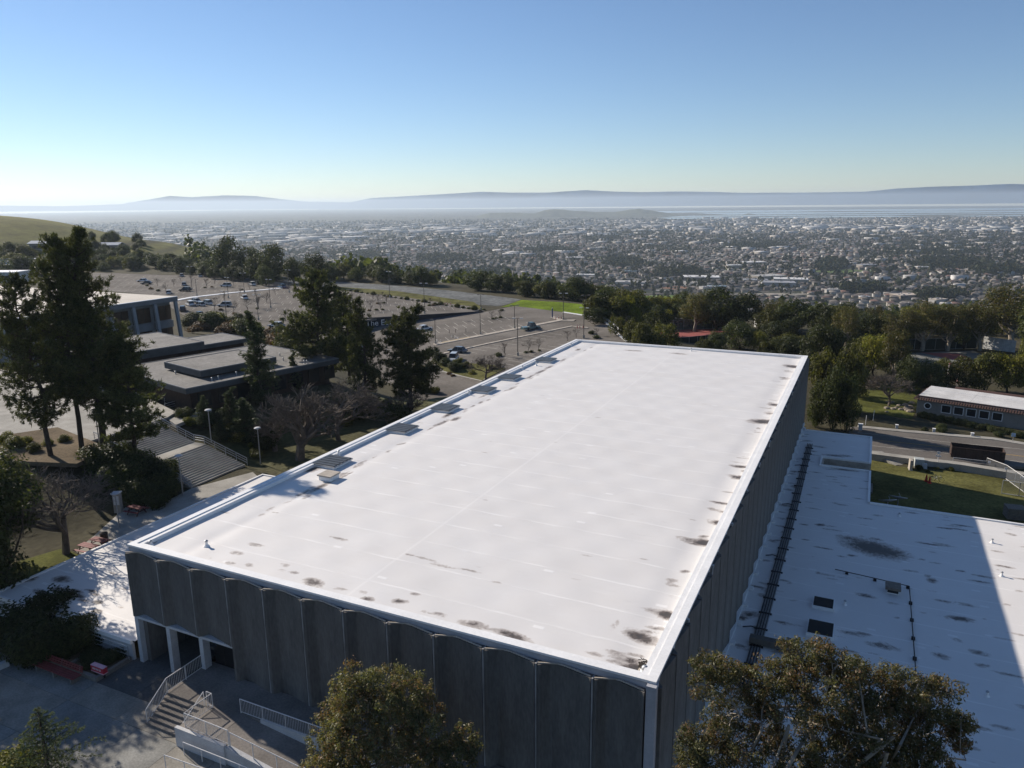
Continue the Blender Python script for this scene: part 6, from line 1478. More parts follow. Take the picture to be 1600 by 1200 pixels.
stand('pine_tree', 503, 592, 428, 118, PN2[0], 18, 6.5, 'large round crowned pine in the middle beyond the bare trees')
stand('pine_tree', 545, 600, 455, 75, PN2[2], 16, 4.3, 'dark pine overlapping the right side of the large round crowned one')
stand('pine_tree', 573, 650, 464, 72, PN2[1], 18, 4, 'slender pine between the two middle pines, left of the lettered wall')
stand('pine_tree', 643, 640, 478, 100, PN2[2], 16, 4.3, 'pine nearest the gym roof with a stepped conical crown')
stand('conifer_tree', 408, 632, 485, 58, CF, 14, 2.6, 'dense narrow conifer beside the grey union roofs')
stand('conifer_tree', 462, 610, 548, 26, CF, 14, 2.6, 'small dark conifer between the union and the large middle pine')
for u, vb, vt, wd, lb in [(319, 668, 618, 36, 'small rounded cypress above the landing of the wide stairs'), (366, 672, 602, 40, 'dark cypress below the union, left of two'), (388, 690, 618, 50, 'dark cypress below the union, right of two'), (345, 690, 655, 34, 'low dark evergreen beside the stairs lamp post')]:
    stand('cypress_tree', u, vb, vt, wd, CF, 14, 2.6, lb)
# --- bare trees
BR = [bare_proto(80, 7, 4, levels=6, nlimb=6, spread=.6), bare_proto(81, 9, 4.2, levels=6, nlimb=7, spread=.45, trunk=.12), bare_proto(82, 4.2, 1.5, levels=4, nlimb=5, spread=.45, trunk=.4, twig=.016), bare_proto(83, 4.2, 1.6, levels=4, nlimb=5, spread=.55, trunk=.42, twig=.016)]
def bare(k, u, vb, vt, wpx, H0, R0, label, z=None, group=None):
    p = on(u, vb) if z is None else (at(u, vb, z) if not isinstance(z, tuple) else z)
    D_ = depth(p); H = (vb-vt)/F*D_*1.02; Rr = wpx/2/F*D_
    return solo('bare_tree', BR[k], p, (Rr/R0, Rr/R0, H/H0), label, 'tree', group)
C_twb = M('brown_twig_bark', (.085, .062, .052), .95, .3, 2)
for k, u, vb, vt, wd, lb, z in [(0, 103, 866, 716, 165, 'bare brown tree with a wide twiggy crown above the picnic lawn', 0), (1, 468, 718, 592, 120, 'bare grey tree with many upright stems beside the gym roof', None), (0, 530, 688, 590, 120, 'bare brownish tree behind the grey many stemmed one', None), (1, 430, 705, 640, 70, 'smaller bare tree left of the grey many stemmed one', None), (0, 760, 594, 552, 56, 'bare shrubby tree on the grass island by the gym roof', (al(760, 594))), (0, 1388, 634, 578, 62, 'bare grey brown tree on the sunny lawn left of the long white roof', None), (1, 640, 655, 610, 70, 'bare tree in the shade beyond the far left gym parapet', None)]:
    bare(k, u, vb, vt, wd, (7, 9)[k], (4, 4.2)[k], lb, z)
# saplings of the lots
UPS = [(259, 457, 441), (282, 439, 428), (323, 450, 434), (336, 444, 430), (336, 484, 463), (366, 490, 468), (387, 487, 466), (404, 483, 464), (417, 473, 457), (390.5, 454, 441), (365, 446, 432), (272, 448, 435), (300, 441, 429), (246, 447, 434), (350, 470, 455), (375, 462, 448), (430, 461, 447), (399, 463, 450)]
for u, vb, vt in UPS: bare(2+R_.randrange(2), u, vb, vt, (vb-vt)*.75, 4.2, 1.5, 'bare young tree in the left rows of the upper parking lot', au(u, vb), 'bare saplings of the upper lot, left part')
for u, vb, vt in [(417, 472.5, 455), (446, 502, 483), (404, 481, 462), (580, 486, 467), (595, 484.5, 470), (591, 475, 461), (604, 474, 458), (583, 468, 457), (598, 466, 455), (672.4, 478, 464), (685.5, 477.5, 465)]:
    bare(2+R_.randrange(2), u, vb, vt, (vb-vt)*.85, 4.2, 1.5, 'bare young tree in the right hand rows of the upper parking lot', au(u, vb), 'bare saplings of the upper lot, right part')
for u, vb, vt in [(768.5, 499.5, 485), (781.5, 497, 484), (788.5, 557.5, 534), (826, 551, 528), (841.5, 549, 527), (886.6, 533, 516), (900, 528, 511), (932, 525, 512)]:
    bare(2+R_.randrange(2), u, vb, vt, (vb-vt)*.85, 4.2, 1.5, 'bare young tree in the lower parking lot beyond the gym roof', alz(u, vb), 'bare saplings of the lower lot')
for i, (u, v, s) in enumerate([(770, 499, .7), (775, 498, .6), (782, 497, .8), (784, 486, .9), (756, 485, .8), (779, 557, 1.3), (822, 552, .7), (830, 551, .8), (843, 549, .6), (924, 522, 1.3), (932, 529, 1.2)]):
    solo('shrub', B_lot, alz(u, v), s, 'low dark shrub under a sapling of the lower lot', 'shrub', 'low shrubs of the lower lot')
for i, (u, v, s) in enumerate([(577, 486, .8), (588, 485, .9), (598, 484.5, .8), (590, 475, .8), (600, 474, .8), (671, 478, .9), (677, 477.5, 1), (683, 477, .9), (441, 500, 1.1), (366, 491, .9), (385, 488, 1), (230, 447, 1), (236, 452, 1.2), (247, 455, 1.2), (320, 450, .8), (331, 449, .8), (378, 453, .8), (666, 472, 1), (345, 485, 1), (402, 483, .8)]):
    solo('shrub', B_lot if i % 3 else B_lot2, au(u, v), s, 'low shrub under a sapling of the upper lot', 'shrub', 'low shrubs of the upper lot')
for i in range(26):
    f = i/25; u = 530+f*220; v = 452.5+f*33
    solo('shrub', B_lot if i % 3 else B_olive[0], au(u, v), R_.uniform(.5, 1.1), 'shrub in the hedge line beyond the upper lot', 'shrub', 'hedge line beyond the upper lot')
# hedges and shrub banks
for i, (u, v, s, k) in enumerate([(300, 512, 1.5, 0), (318, 516, 1.2, 2), (330, 514, 1.7, 0), (345, 512, 1.6, 1), (362, 520, 1.5, 2), (375, 522, 1.5, 1), (388, 524, 1.6, 0), (350, 524, 1.2, 2), (400, 526, 1.4, 1), (312, 505, 1.3, 3), (335, 505, 1.3, 1), (370, 512, 1.4, 0), (430, 540, 1.5, 2), (445, 545, 1.5, 1), (455, 552, 1.4, 0), (425, 528, 1.2, 2), (440, 530, 1.3, 0), (303, 521, .9, 2)]):
    me_ = (B_dark[0], B_olive[0], B_rust, B_yel)[k]; q = on(u, v); solo('shrub', me_, (q[0], q[1], q[2]+.4), s*(1.1 if k == 0 else 1.6), ('dark green', 'olive', 'russet', 'yellow green')[k]+' shrub on the bank beyond the union roofs', 'shrub', ('dark', 'olive', 'russet', 'yellow')[k]+' shrubs of the bank')
for i, (u, v, s, k) in enumerate([(712, 580, .9, 0), (725, 575, 1.0, 1), (738, 585, .8, 3), (702, 585, .5, 2), (708, 588, .45, 2), (688, 565, 1.0, 0), (696, 572, .8, 0), (770, 578, .7, 1), (780, 574, .6, 3), (750, 570, .6, 1), (716, 568, .9, 1)]):
    q = al(u, v); solo('shrub', (B_dark[0], B_olive[1], B_rust, B_yel)[k], q, s, ('dark', 'olive', 'rust coloured', 'yellow green')[k]+' shrub on the grass island by the silver wagon', 'shrub', 'shrubs of the grass island, '+('dark', 'olive', 'rust', 'yellow')[k])
for u, v, s, k, lb in [(415, 700, 1.2, 0, 'dark'), (350, 672, 1, 1, 'olive'), (335, 664, .8, 0, 'dark'), (372, 690, 1.0, 1, 'olive'), (395, 700, .8, 3, 'yellow green'), (300, 665, .9, 1, 'olive'), (290, 655, .7, 0, 'dark'), (400, 715, .8, 1, 'olive'), (560, 655, 1.4, 0, 'dark'), (600, 640, 1.2, 1, 'olive'), (620, 660, 1.3, 0, 'dark'), (680, 615, 1.0, 1, 'olive'), (660, 610, 1.1, 0, 'dark'), (540, 665, 1.2, 1, 'olive')]:
    q = on(u, v); solo('shrub', (B_dark[1], B_olive[1], B_rust, B_yel)[k], q, s, lb+' shrub on the slope between wide stairs and middle pines', 'shrub', lb+' shrubs of the slope by the stairs')
for u, v, s in [(215, 745, 1.5), (235, 760, 1.5), (255, 775, 1.2), (190, 735, 1.5), (200, 760, 1.4), (225, 785, 1.2), (245, 790, .9), (165, 735, 1.4), (260, 750, 1.0), (180, 765, 1.2)]:
    q = on(u, v); solo('shrub', B_dark[R_.randrange(2)], q, s, 'dark shrub in the shade left of the wide stairs', 'shrub', 'dark shrubs left of the wide stairs')
for u, v, s, k in [(40, 692, .8, 3), (25, 700, 1, 1), (75, 695, .7, 3), (10, 690, 1.1, 3), (100, 690, .6, 1), (55, 705, .7, 1)]:
    q = at(u, v, Z_TOP); solo('shrub', (B_dark[0], B_olive[0], B_rust, B_yel)[k], q, s, ('', 'olive', '', 'yellow green')[k]+' shrub on the dry lawn among the big pine trunks', 'shrub', 'shrubs among the big pines, '+('', 'olive', '', 'yellow')[k])
# --- broadleaf kinds
OAK = [broad_proto(90+i, 10, 6, .18, 30, 4200, .55, L_oak, flat=.8) for i in range(3)]
OLV = [broad_proto(94+i, 9, 5, .15, 26, 3800, .5, L_bush, flat=.85) for i in range(2)]
EUC = [broad_proto(97+i, 18, 5.5, .28, 30, 7000, .45, L_gum, C_barkp, flat=1.0, crad=.36, droop=.5, limbk=14) for i in range(2)]
YEL = [broad_proto(100, 9, 4.5, .15, 24, 4200, .42, L_yel, flat=.9)]
DRK = [broad_proto(101, 10, 5, .1, 36, 7000, .42, L_oak, flat=.95)]
NEAR = [broad_proto(110+i, 11, 4.4, .12, 46, 17000, .3, L_oak, flat=.9) for i in range(2)]
for i, (x, y, s, h, lb) in enumerate([(-18.8, .4, 1.15, 1.18, 'dark broadleaf tree at the left edge of the picture, nearest the annexe corner'), (-20.0, -1.2, 1.05, 1.3, 'dark broadleaf tree just outside the left edge that shades the plaza'), (-25, 4.6, 1.0, 1.05, 'dark broadleaf tree at the left edge above the big dark shrubs')]):
    tree('oak_tree', NEAR[i % 2], (x, y, g1(x, y)), (s, s, h), lb, 'tree', rz=i*1.3)
KN = {'o': ('oak_tree', OAK, 10, 6, 'dark round crowned tree'), 'b': ('olive_tree', OLV, 9, 5, 'olive green bushy tree'), 'e': ('eucalyptus_tree', EUC, 18, 5.5, 'tall pale limbed tree'), 'y': ('willow_tree', YEL, 9, 4.5, 'yellow green tree'), 'd': ('evergreen_tree', DRK, 10, 5, 'very dark dense tree')}
def kt(k, u, vb, vt, wpx, label, group=None, p=None):
    nm, pr, H0, R0, _ = KN[k]; p = on(u, vb) if p is None else p; p = (p[0], p[1], p[2]-(1.2 if k in 'db' else .3)); D_ = depth(p); H = (vb-vt)/F*D_*1.02+(1.2 if k in 'db' else .3); Rr = wpx/2/F*D_
    return tree(nm, pr[R_.randrange(len(pr))], p, (Rr/R0, Rr/R0, H/H0), label, 'tree', group)
for k, u, vb, vt, wd, lb in [
 ('o', 358, 432, 374, 62, 'large dark tree alone on the far side of the upper lot, tallest of its group'), ('o', 392, 432, 388, 40, 'dark tree right of the tallest one beyond the upper lot'), ('o', 428, 440, 384, 50, 'large dark tree with a domed crown at the far right corner of the upper lot'), ('o', 460, 444, 404, 34, 'dark tree right of the domed one beyond the upper lot'), ('o', 492, 448, 398, 40, 'dark tree just above the large round crowned pine'), ('o', 405, 440, 402, 46, 'lower dark tree at the rim of the upper lot'), ('d', 415, 446, 415, 30, 'dark shrubby tree closest to the rim of the upper lot'),
 ('e', 1085, 518, 455, 52, 'tall dark green tree behind the red tennis court, left'), ('o', 1120, 516, 452, 90, 'biggest dark tree behind the red tennis court'), ('o', 1160, 518, 458, 60, 'big dark tree at the right behind the red tennis court'), ('d', 1155, 545, 503, 62, 'very dark rounded tree at the right end of the red court'), ('d', 1118, 550, 520, 44, 'very dark low tree in front of the red court'), ('b', 1100, 548, 526, 26, 'small olive tree at the far gym roof edge'), ('b', 1040, 545, 500, 46, 'olive tree left of the red court'), ('y', 1186, 552, 517, 26, 'small yellow green conical tree before the white fence'),
 ('b', 1200, 556, 530, 40, 'olive tree right of the yellow green conical one'), ('b', 1232, 556, 522, 56, 'broad olive tree by the far right gym corner'), ('b', 1265, 560, 525, 40, 'olive tree just past the far right gym corner'),
 ('d', 1282, 590, 508, 70, 'very dark tree above the far right gym corner'), ('b', 1285, 640, 535, 60, 'tall olive tree touching the gym end wall'), ('b', 1318, 640, 530, 62, 'tall bright topped olive tree right of the gym end wall'), ('d', 1300, 672, 575, 52, 'dark ivy covered evergreen against the gym end wall'), ('d', 1322, 674, 590, 44, 'dark evergreen column at the corner of the low wing'), ('d', 1275, 668, 600, 36, 'dark evergreen tight against the gym far corner'), ('d', 1340, 620, 570, 44, 'dark tree at the left rim of the sunny lawn'),
 ('e', 1320, 545, 478, 48, 'pale limbed tree with white forked branches right of the gym'), ('y', 1365, 590, 522, 46, 'yellow green tree behind the sunny lawn'), ('b', 1345, 588, 540, 44, 'olive tree left of the yellow green one behind the lawn'), ('e', 1395, 600, 512, 44, 'thin brown half bare tree behind the sunny lawn'), ('d', 1420, 610, 560, 54, 'very dark tree behind the left end of the long white roof'), ('d', 1450, 606, 564, 60, 'very dark hedge tree behind the long white roof'), ('d', 1400, 598, 552, 40, 'dark tree between the lawn and the right court'),
 ('b', 1505, 610, 558, 60, 'olive tree with pale trunks behind the long white roof, left'), ('b', 1540, 612, 550, 64, 'olive tree with pale trunks behind the long white roof, middle'), ('y', 1575, 615, 552, 60, 'yellow tinged tree behind the long white roof, right'), ('b', 1600, 616, 530, 50, 'tall olive tree at the right edge behind the long white roof'), ('b', 1470, 590, 560, 40, 'olive bush in front of the right court'),
 ('e', 1578, 545, 440, 90, 'big brownish tree at the right edge of the picture above the white fence'), ('e', 1530, 548, 468, 60, 'tall brownish tree left of the one at the right edge'), ('e', 1440, 548, 470, 70, 'tall brown green tree in the middle of the row behind the right court'), ('e', 1400, 548, 478, 60, 'tall brown green tree at the left of the row behind the right court'), ('e', 1480, 548, 474, 64, 'tall brown green tree behind the dark screen of the right court'), ('o', 1360, 540, 492, 52, 'dark tree between the pale limbed tree and the brown green row'), ('o', 1505, 546, 492, 50, 'dark tree low in the row behind the right court'), ('o', 1280, 530, 478, 60, 'broad dark tree left of the pale limbed tree'), ('o', 1235, 525, 470, 66, 'broad grey green tree right of the red court trees'), ('e', 1205, 520, 468, 54, 'grey green loose tree beyond the white fence'), ('o', 1620, 560, 470, 70, 'dark tree half cut by the right edge'),
 ('d', 945, 500, 474, 26, 'dark round tree at the right end of the bright green field'), ('b', 965, 525, 490, 30, 'olive tree beside the guard rail'), ('b', 985, 535, 496, 34, 'olive tree below the guard rail curve'), ('b', 1005, 545, 505, 40, 'olive grey tree above the far gym roof edge'), ('o', 1030, 525, 480, 50, 'dark rounded tree left of the red court'), ('y', 992, 510, 484, 24, 'small yellowish tree behind the guard rail'), ('b', 1022, 548, 515, 36, 'olive grey bushy tree just above the gym roof edge')]:
    kt(k, u, vb, vt, wd, lb)
# hedge in front of the long bungalow
hg = MB()
for i in range(14):
    f = i/13; u = 1442+f*170; v = 652+f*36
    q = at(u, v-2, Z_LAWN); solo('hedge_shrub', B_dark[i % 2], (q[0], q[1]-1.2, Z_LAWN-.2), (.62, .5, .62), 'clipped dark shrub in the hedge along the long bungalow', 'shrub', 'hedge of the long white roofed building')
for i in range(16):
    u = R_.uniform(1420, 1540); v = 728+R_.uniform(-3, 7); q = at(u, v, Z_YARD+.3); solo('weed_clump', B_olive[i % 2], (q[0], q[1], Z_YARD), R_.uniform(.25, .5), 'weedy clump along the kerb behind the cabinets', 'weeds', 'weed clumps in the yard')
for u, v in ((1445, 674), (1470, 675), (1590, 684), (1560, 682)):
    q = on(u, v); solo('shrub', B_dark[0], q, R_.uniform(.3, .6), 'low dark shrub on the shaded verge across the road', 'shrub', 'shrubs of the shaded verge')
# --- belts of trees on the slopes: every tree its own
ORD = ['first', 'second', 'third', 'fourth', 'fifth', 'sixth', 'seventh', 'eighth', 'ninth', 'tenth', 'eleventh', 'twelfth', 'thirteenth', 'fourteenth', 'fifteenth', 'sixteenth', 'seventeenth', 'eighteenth', 'nineteenth', 'twentieth']+['%s-%s' % (a_, b_) for a_ in ('twenty', 'thirty', 'forty') for b_ in ('first', 'second', 'third', 'fourth', 'fifth', 'sixth', 'seventh', 'eighth', 'ninth')]
def belt(n, fu, kinds, hrange, label, group, wr=(.85, 1.25), seed=1, sink=.9):
    r = random.Random(seed); got = {}
    for i in range(n):
        u, v = fu(r); got.setdefault(r.choice(kinds), []).append((u, v))
    for k, L_ in got.items():
        nm, pr, H0, R0, ds = KN[k]
        for i, (u, v) in enumerate(sorted(L_)):
            p = on(u, v); H = r.uniform(*hrange); s = H/H0
            tree(nm, pr[r.randrange(len(pr))], (p[0], p[1], p[2]-sink), (s*r.uniform(*wr), s*r.uniform(*wr), s), '%s from left, %s %s' % (ORD[i], ds, label), 'tree', ds+'s '+group, rz=r.uniform(0, 6.28))
belt(46, lambda r: (lambda u: (u, np.interp(u, [110, 200, 345], [402, 408, 428])+r.uniform(-8, 10)))(r.uniform(100, 345)), 'oodb', (4, 8), 'in the scrub below the grass hill', 'at the foot of the grass hill', seed=2)
belt(24, lambda r: (r.uniform(95, 215), r.uniform(408, 424)), 'oob', (5, 8), 'between the hall roof and the grass hill', 'between the hall and the hill', seed=12)
belt(20, lambda r: (r.uniform(-20, 105), r.uniform(405, 432)), 'oob', (6, 11), 'at the left edge below the grass hill', 'at the left edge below the grass hill', seed=3)
belt(14, lambda r: (r.uniform(115, 240), r.uniform(376, 396)), 'od', (5, 9), 'on the crest right of the grass hill', 'on the crest of the hill', seed=4)
belt(34, lambda r: (lambda u: (u, np.interp(u, [500, 560, 640, 800, 930, 960], [438, 439, 446, 462, 474, 480])-r.uniform(0, 5)))(r.uniform(500, 960)), 'oodb', (5, 9), 'in the belt beyond the green field', 'beyond the green field', seed=5)
belt(34, lambda r: (r.uniform(930, 1110), r.uniform(486, 512)), 'oobby', (5, 9), 'on the slope right of the green field', 'on the slope right of the green field', seed=6)
belt(20, lambda r: (r.uniform(1180, 1620), r.uniform(505, 530)), 'obbye', (6, 10), 'on the wooded slope behind the tennis courts', 'behind the tennis courts', seed=7)
belt(16, lambda r: (r.uniform(1180, 1420), r.uniform(535, 565)), 'bobd', (5, 8), 'in the thicket between the two tennis courts', 'between the tennis courts', seed=8)
belt(14, lambda r: (r.uniform(340, 520), r.uniform(428, 440)), 'ood', (6, 10), 'behind the far rim of the upper lot', 'behind the upper lot', seed=9)
# --- steam plume at the left
q = on(86, 436)
def plume(p, s, label, n=9, seed=1, dens=1.2):
    r = random.Random(seed); mb = MB(); x = z = 0.0
    for i in range(n):
        rad = s*(.5+.16*i)*r.uniform(.85, 1.15)
        prof = [(rad*math.sin(a), -rad*math.cos(a)) for a in np.linspace(.15, math.pi-.15, 7)]
        mb.lathe(prof, 10, (x, r.uniform(-.2, .2)*s, z)); x += s*r.uniform(.5, .9); z += s*(.15+.13*i)*r.uniform(.7, 1.1)
    m, nt = nodes_of('steam'); o_ = N(nt, 'ShaderNodeOutputMaterial'); d = N(nt, 'ShaderNodeVolumePrincipled'); d.inputs['Color'].default_value = (1, 1, 1, 1); d.inputs['Density'].default_value = dens; d.inputs['Anisotropy'].default_value = .3
    nt.links.new(d.outputs[0], o_.inputs['Volume'])
    o = link('steam_plume', mb.mesh('steam_plume', m), None, p, -YAW*0-0.3); tag(o, label, 'steam')
plume((q[0], q[1], q[2]+3.0), 1.7, 'white steam plume drifting right above the roof behind the tall pines', dens=1.0)
mbp = MB(); mbp.lathe([(.5, -1), (.5, 3.2), (.6, 3.3)], 10); o = link('vent_stack', mbp.mesh('vent_stack', C_steel), None, q); tag(o, 'short vent stack giving off white steam behind the tall pines', 'stack')
# ------------------------------------------------------------------ the town on the plain
rt = np.random.default_rng(99)
def noise2(x, y, s, seed):
    r = np.random.default_rng(seed); g = r.random((64, 64)); x = np.asarray(x)/s % 63; y = np.asarray(y)/s % 63
    i, j = np.floor(x).astype(int), np.floor(y).astype(int); fx, fy = x-i, y-j
    return (g[i, j]*(1-fx)+g[i+1, j]*fx)*(1-fy)+(g[i, j+1]*(1-fx)+g[i+1, j+1]*fx)*fy
def plain_pt(D, L):
    return CAM[0]+D*math.sin(YAW)+L*math.cos(YAW), CAM[1]+D*math.cos(YAW)-L*math.sin(YAW)
def px_DL(u, v):
    d = ray(u, v); t = (PLAIN-CAM[2])/d[2]; p = CAM+t*d
    return (p[0]-CAM[0])*math.sin(YAW)+(p[1]-CAM[1])*math.cos(YAW), (p[0]-CAM[0])*math.cos(YAW)-(p[1]-CAM[1])*math.sin(YAW)
# groves, fields and open lots keep houses away: (u, v, half-width px, half-height px)
GROVES = [(1490, 412, 62, 10), (1455, 395, 75, 5), (1560, 425, 40, 6), (1000, 365, 55, 4), (940, 372, 30, 5), (620, 430, 60, 8), (750, 430, 50, 8), (975, 412, 30, 7), (1060, 428, 40, 6), (1300, 415, 24, 8), (1470, 465, 40, 6), (560, 400, 45, 6), (690, 405, 40, 6), (1180, 385, 50, 4), (1345, 455, 40, 4), (860, 392, 40, 3)]
FIELDS = [(1075, 443, 45, 4, (.32, .3, .27)), (1060, 450, 25, 2.5, (.22, .11, .06)), (1320, 424, 45, 3, (.1, .14, .03)), (940, 403, 60, 1.6, (.1, .12, .03)), (905, 452, 14, 2, (.1, .16, .02)), (1045, 464, 55, 2.5, (.12, .19, .02)), (1215, 460, 45, 2, (.28, .25, .2)), (1145, 421, 25, 1.5, (.16, .18, .05)), (585, 428, 25, 4, (.16, .18, .04)), (1395, 424, 10, 1.6, (.3, .07, .05))]
def inel(u, v, L_): return any(((u-e[0])/e[2])**2+((v-e[1])/e[3])**2 < 1 for e in L_)
def to_uv(D, L, z=PLAIN):
    x, y = plain_pt(D, L); d = np.stack([x-CAM[0], y-CAM[1], np.full_like(x, z-CAM[2])], -1)
    w_ = d @ FW; return 800+F*(d @ RT)/w_, 600-F*(d @ UP)/w_
# streets: three districts with their own grid
D = []; Lc = []; A = []
def district(D0, D1, L0, L1, ang, bx, by):
    n = int((D1-D0)*(L1-L0)/(bx*by))
    ext = math.hypot(D1-D0, L1-L0)/2+bx
    i = np.arange(-ext, ext, by); j = np.arange(-ext, ext, bx); I, J = np.meshgrid(i, j)
    rowk = np.round(I/by).astype(int)
    I = I+np.where(rowk % 2 == 0, by*.18, -by*.18); 
    I = I.ravel()+rt.normal(size=I.size)*2.0; J = J.ravel()+rt.normal(size=J.size)*1.6
    c, s = math.cos(ang), math.sin(ang); d = (D0+D1)/2+I*c-J*s; l = (L0+L1)/2+I*s+J*c
    k = (d > D0) & (d < D1) & (l > L0) & (l < L1) & (np.abs(l) < .80*d+60) & (rt.random(d.size) < .86)
    return d[k], l[k], np.full(k.sum(), ang)
Ds, Ls, As = [], [], []
for dd in [(820, 1500, -1300, 100, .3, 19, 30), (820, 1600, 100, 700, -.25, 19, 31), (800, 1600, 700, 1400, .9, 18, 29), (1500, 2400, -2000, -300, .55, 20, 31), (1600, 2500, -300, 900, .05, 19, 30), (1600, 2500, 900, 2100, .42, 19, 30), (2400, 3600, -3000, 0, .2, 22, 36), (2500, 3700, 0, 3000, .7, 22, 36)]:
    a = district(*dd); Ds.append(a[0]); Ls.append(a[1]); As.append(a[2])
D = np.concatenate(Ds); L = np.concatenate(Ls); A = np.concatenate(As)
U, Vv = to_uv(D, L)
nz = noise2(*plain_pt(D, L), 300, 8); keep = (nz > .22) & np.array([not inel(u, v, GROVES) and not inel(u, v, FIELDS) for u, v in zip(U, Vv)])
X, Y = plain_pt(D, L); gzv = gz(X, Y); keep &= gzv < PLAIN+14
streetrows = None
D, L, A, X, Y, Zg = D[keep], L[keep], A[keep], X[keep], Y[keep], gzv[keep]
ROOFC = np.array([(.09, .078, .07), (.14, .112, .094), (.2, .172, .15), (.18, .1, .075), (.075, .073, .072), (.27, .235, .2), (.42, .39, .355), (.15, .125, .105)])
ROOFP = np.array([.2, .2, .15, .12, .12, .1, .04, .07])
WALLC = np.array([(.3, .27, .23), (.24, .2, .16), (.42, .4, .37), (.17, .14, .12), (.2, .2, .2)])
def house_shape(w, d, h, rh, kind):
    """wall + roof of one house about the origin; returns V, quads, tags (0 wall, 1 roof)"""
    x, y = w/2, d/2; e = .5
    V = [(-x, -y, -2), (x, -y, -2), (x, y, -2), (-x, y, -2), (-x, -y, h), (x, -y, h), (x, y, h), (-x, y, h)]
    Q = [(0, 1, 5, 4), (1, 2, 6, 5), (2, 3, 7, 6), (3, 0, 4, 7)]; T = [0]*4
    rx = x-y*.9 if kind == 'hip' else x+e
    V += [(-x-e, -y-e, h-.1), (x+e, -y-e, h-.1), (x+e, y+e, h-.1), (-x-e, y+e, h-.1), (-rx, 0, h+rh), (rx, 0, h+rh)]
    Q += [(8, 9, 13, 12), (10, 11, 12, 13), (9, 10, 13, 13), (11, 8, 12, 12)]; T += [1, 1, 1 if kind == 'hip' else 0, 1 if kind == 'hip' else 0]
    return np.array(V, float), np.array(Q), np.array(T)
SHAPES = [house_shape(14, 9, 2.9, 2.2, 'hip'), house_shape(13, 9.5, 3.0, 2.4, 'gable'), house_shape(11, 9, 5.4, 2.2, 'hip'), house_shape(16, 8, 2.8, 1.9, 'gable'), house_shape(12, 10, 3.2, 2.3, 'hip')]
order = np.argsort(D); near = order[:300]; rest = order[300:]
def colattr_mat(name, rough=.85):
    m, nt = nodes_of(name); out = N(nt, 'ShaderNodeOutputMaterial'); b = N(nt, 'ShaderNodeBsdfPrincipled'); b.inputs['Roughness'].default_value = rough
    a = N(nt, 'ShaderNodeAttribute', attribute_name='paint'); g = N(nt, 'ShaderNodeNewGeometry'); n = N(nt, 'ShaderNodeTexNoise', i_Scale=.6, i_Detail=4.0); nt.links.new(g.outputs['Position'], n.inputs['Vector'])
    r = ramp(nt, [(.3, .8), (.7, 1.15)]); nt.links.new(n.outputs[0], r.inputs[0]); nt.links.new(mix(nt, a.outputs['Color'], r.outputs[0], 1.0, 'MULTIPLY'), b.inputs['Base Color']); nt.links.new(b.outputs[0], out.inputs[0]); return m
C_town = colattr_mat('painted_town')
def batch(name, items):
    """items: list of (V, Q, T, x, y, z, ang, wallcol, roofcol) -> one mesh with its paint per face corner"""
    Vs, Qs, Cs, off = [], [], [], 0
    for V, Q, T, x, y, z, a, wc, rc in items:
        c, s = math.cos(a), math.sin(a); W2 = np.stack([V[:, 0]*c-V[:, 1]*s+x, V[:, 0]*s+V[:, 1]*c+y, V[:, 2]+z], -1)
        Vs.append(W2); Qs.append(Q+off); off += len(V); Cs.append(np.where(T[:, None] == 1, rc, wc))
    Vs = np.concatenate(Vs); Qs = np.concatenate(Qs); Cs = np.concatenate(Cs)
    tri = np.concatenate([Qs[:, [0, 1, 2]], Qs[:, [0, 2, 3]]]); Ct = np.concatenate([Cs, Cs])
    good = (tri[:, 0] != tri[:, 1]) & (tri[:, 1] != tri[:, 2]) & (tri[:, 0] != tri[:, 2]); tri = tri[good]; Ct = Ct[good]
    me = bpy.data.meshes.new(name); me.vertices.add(len(Vs)); me.vertices.foreach_set('co', Vs.astype(np.float32).ravel())
    me.loops.add(tri.size); me.loops.foreach_set('vertex_index', tri.astype(np.int32).ravel()); me.polygons.add(len(tri)); me.polygons.foreach_set('loop_start', np.arange(0, tri.size, 3, dtype=np.int32))
    at = me.attributes.new('paint', 'FLOAT_COLOR', 'FACE'); at.data.foreach_set('color', np.concatenate([Ct, np.ones((len(Ct), 1))], 1).astype(np.float32).ravel())
    me.materials.append(C_town); me.update(calc_edges=True); return me
# the nearest houses are things with walls and a roof
hcol = [M('house_roof_%s' % n, tuple(c), .85, .25, .5) for n, c in zip(('charcoal', 'brown', 'taupe', 'red_brown', 'slate', 'tan', 'pale', 'umber'), ROOFC)]
hwal = [M('house_wall_%s' % n, tuple(c), .85, .1, .5) for n, c in zip(('cream', 'tan', 'white', 'brown', 'grey'), WALLC)]
RN = ('charcoal', 'brown', 'taupe', 'red brown', 'slate', 'tan', 'pale', 'umber'); HM = {}
for i in near:
    k = rt.integers(5); rc = rt.choice(8, p=ROOFP); wc = rt.integers(5); V, Q, T = SHAPES[k]
    if (k, rc, wc) not in HM:
        mw = MB(); mr = MB()
        for q, t in zip(Q, T):
            pts = [tuple(V[j]) for j in dict.fromkeys(q)]; (mr if t else mw).face(pts)
        HM[(k, rc, wc)] = (mw.mesh('wall', hwal[wc]), mr.mesh('roof', hcol[rc]))
    a, b = HM[(k, rc, wc)]
    where = 'left side' if L[i]/D[i] < -.25 else ('middle' if L[i]/D[i] < .25 else 'right side')
    t = thing('house', '%s %s roofed house in the near streets, %s' % ('two storey' if k == 2 else 'one storey', RN[rc], where), 'house', (float(X[i]), float(Y[i]), float(Zg[i])), float(A[i]-YAW+(math.pi/2 if rt.random() < .3 else 0)), '%s roofed houses of the near streets' % RN[rc])
    link('wall', a, t); link('roof', b, t)
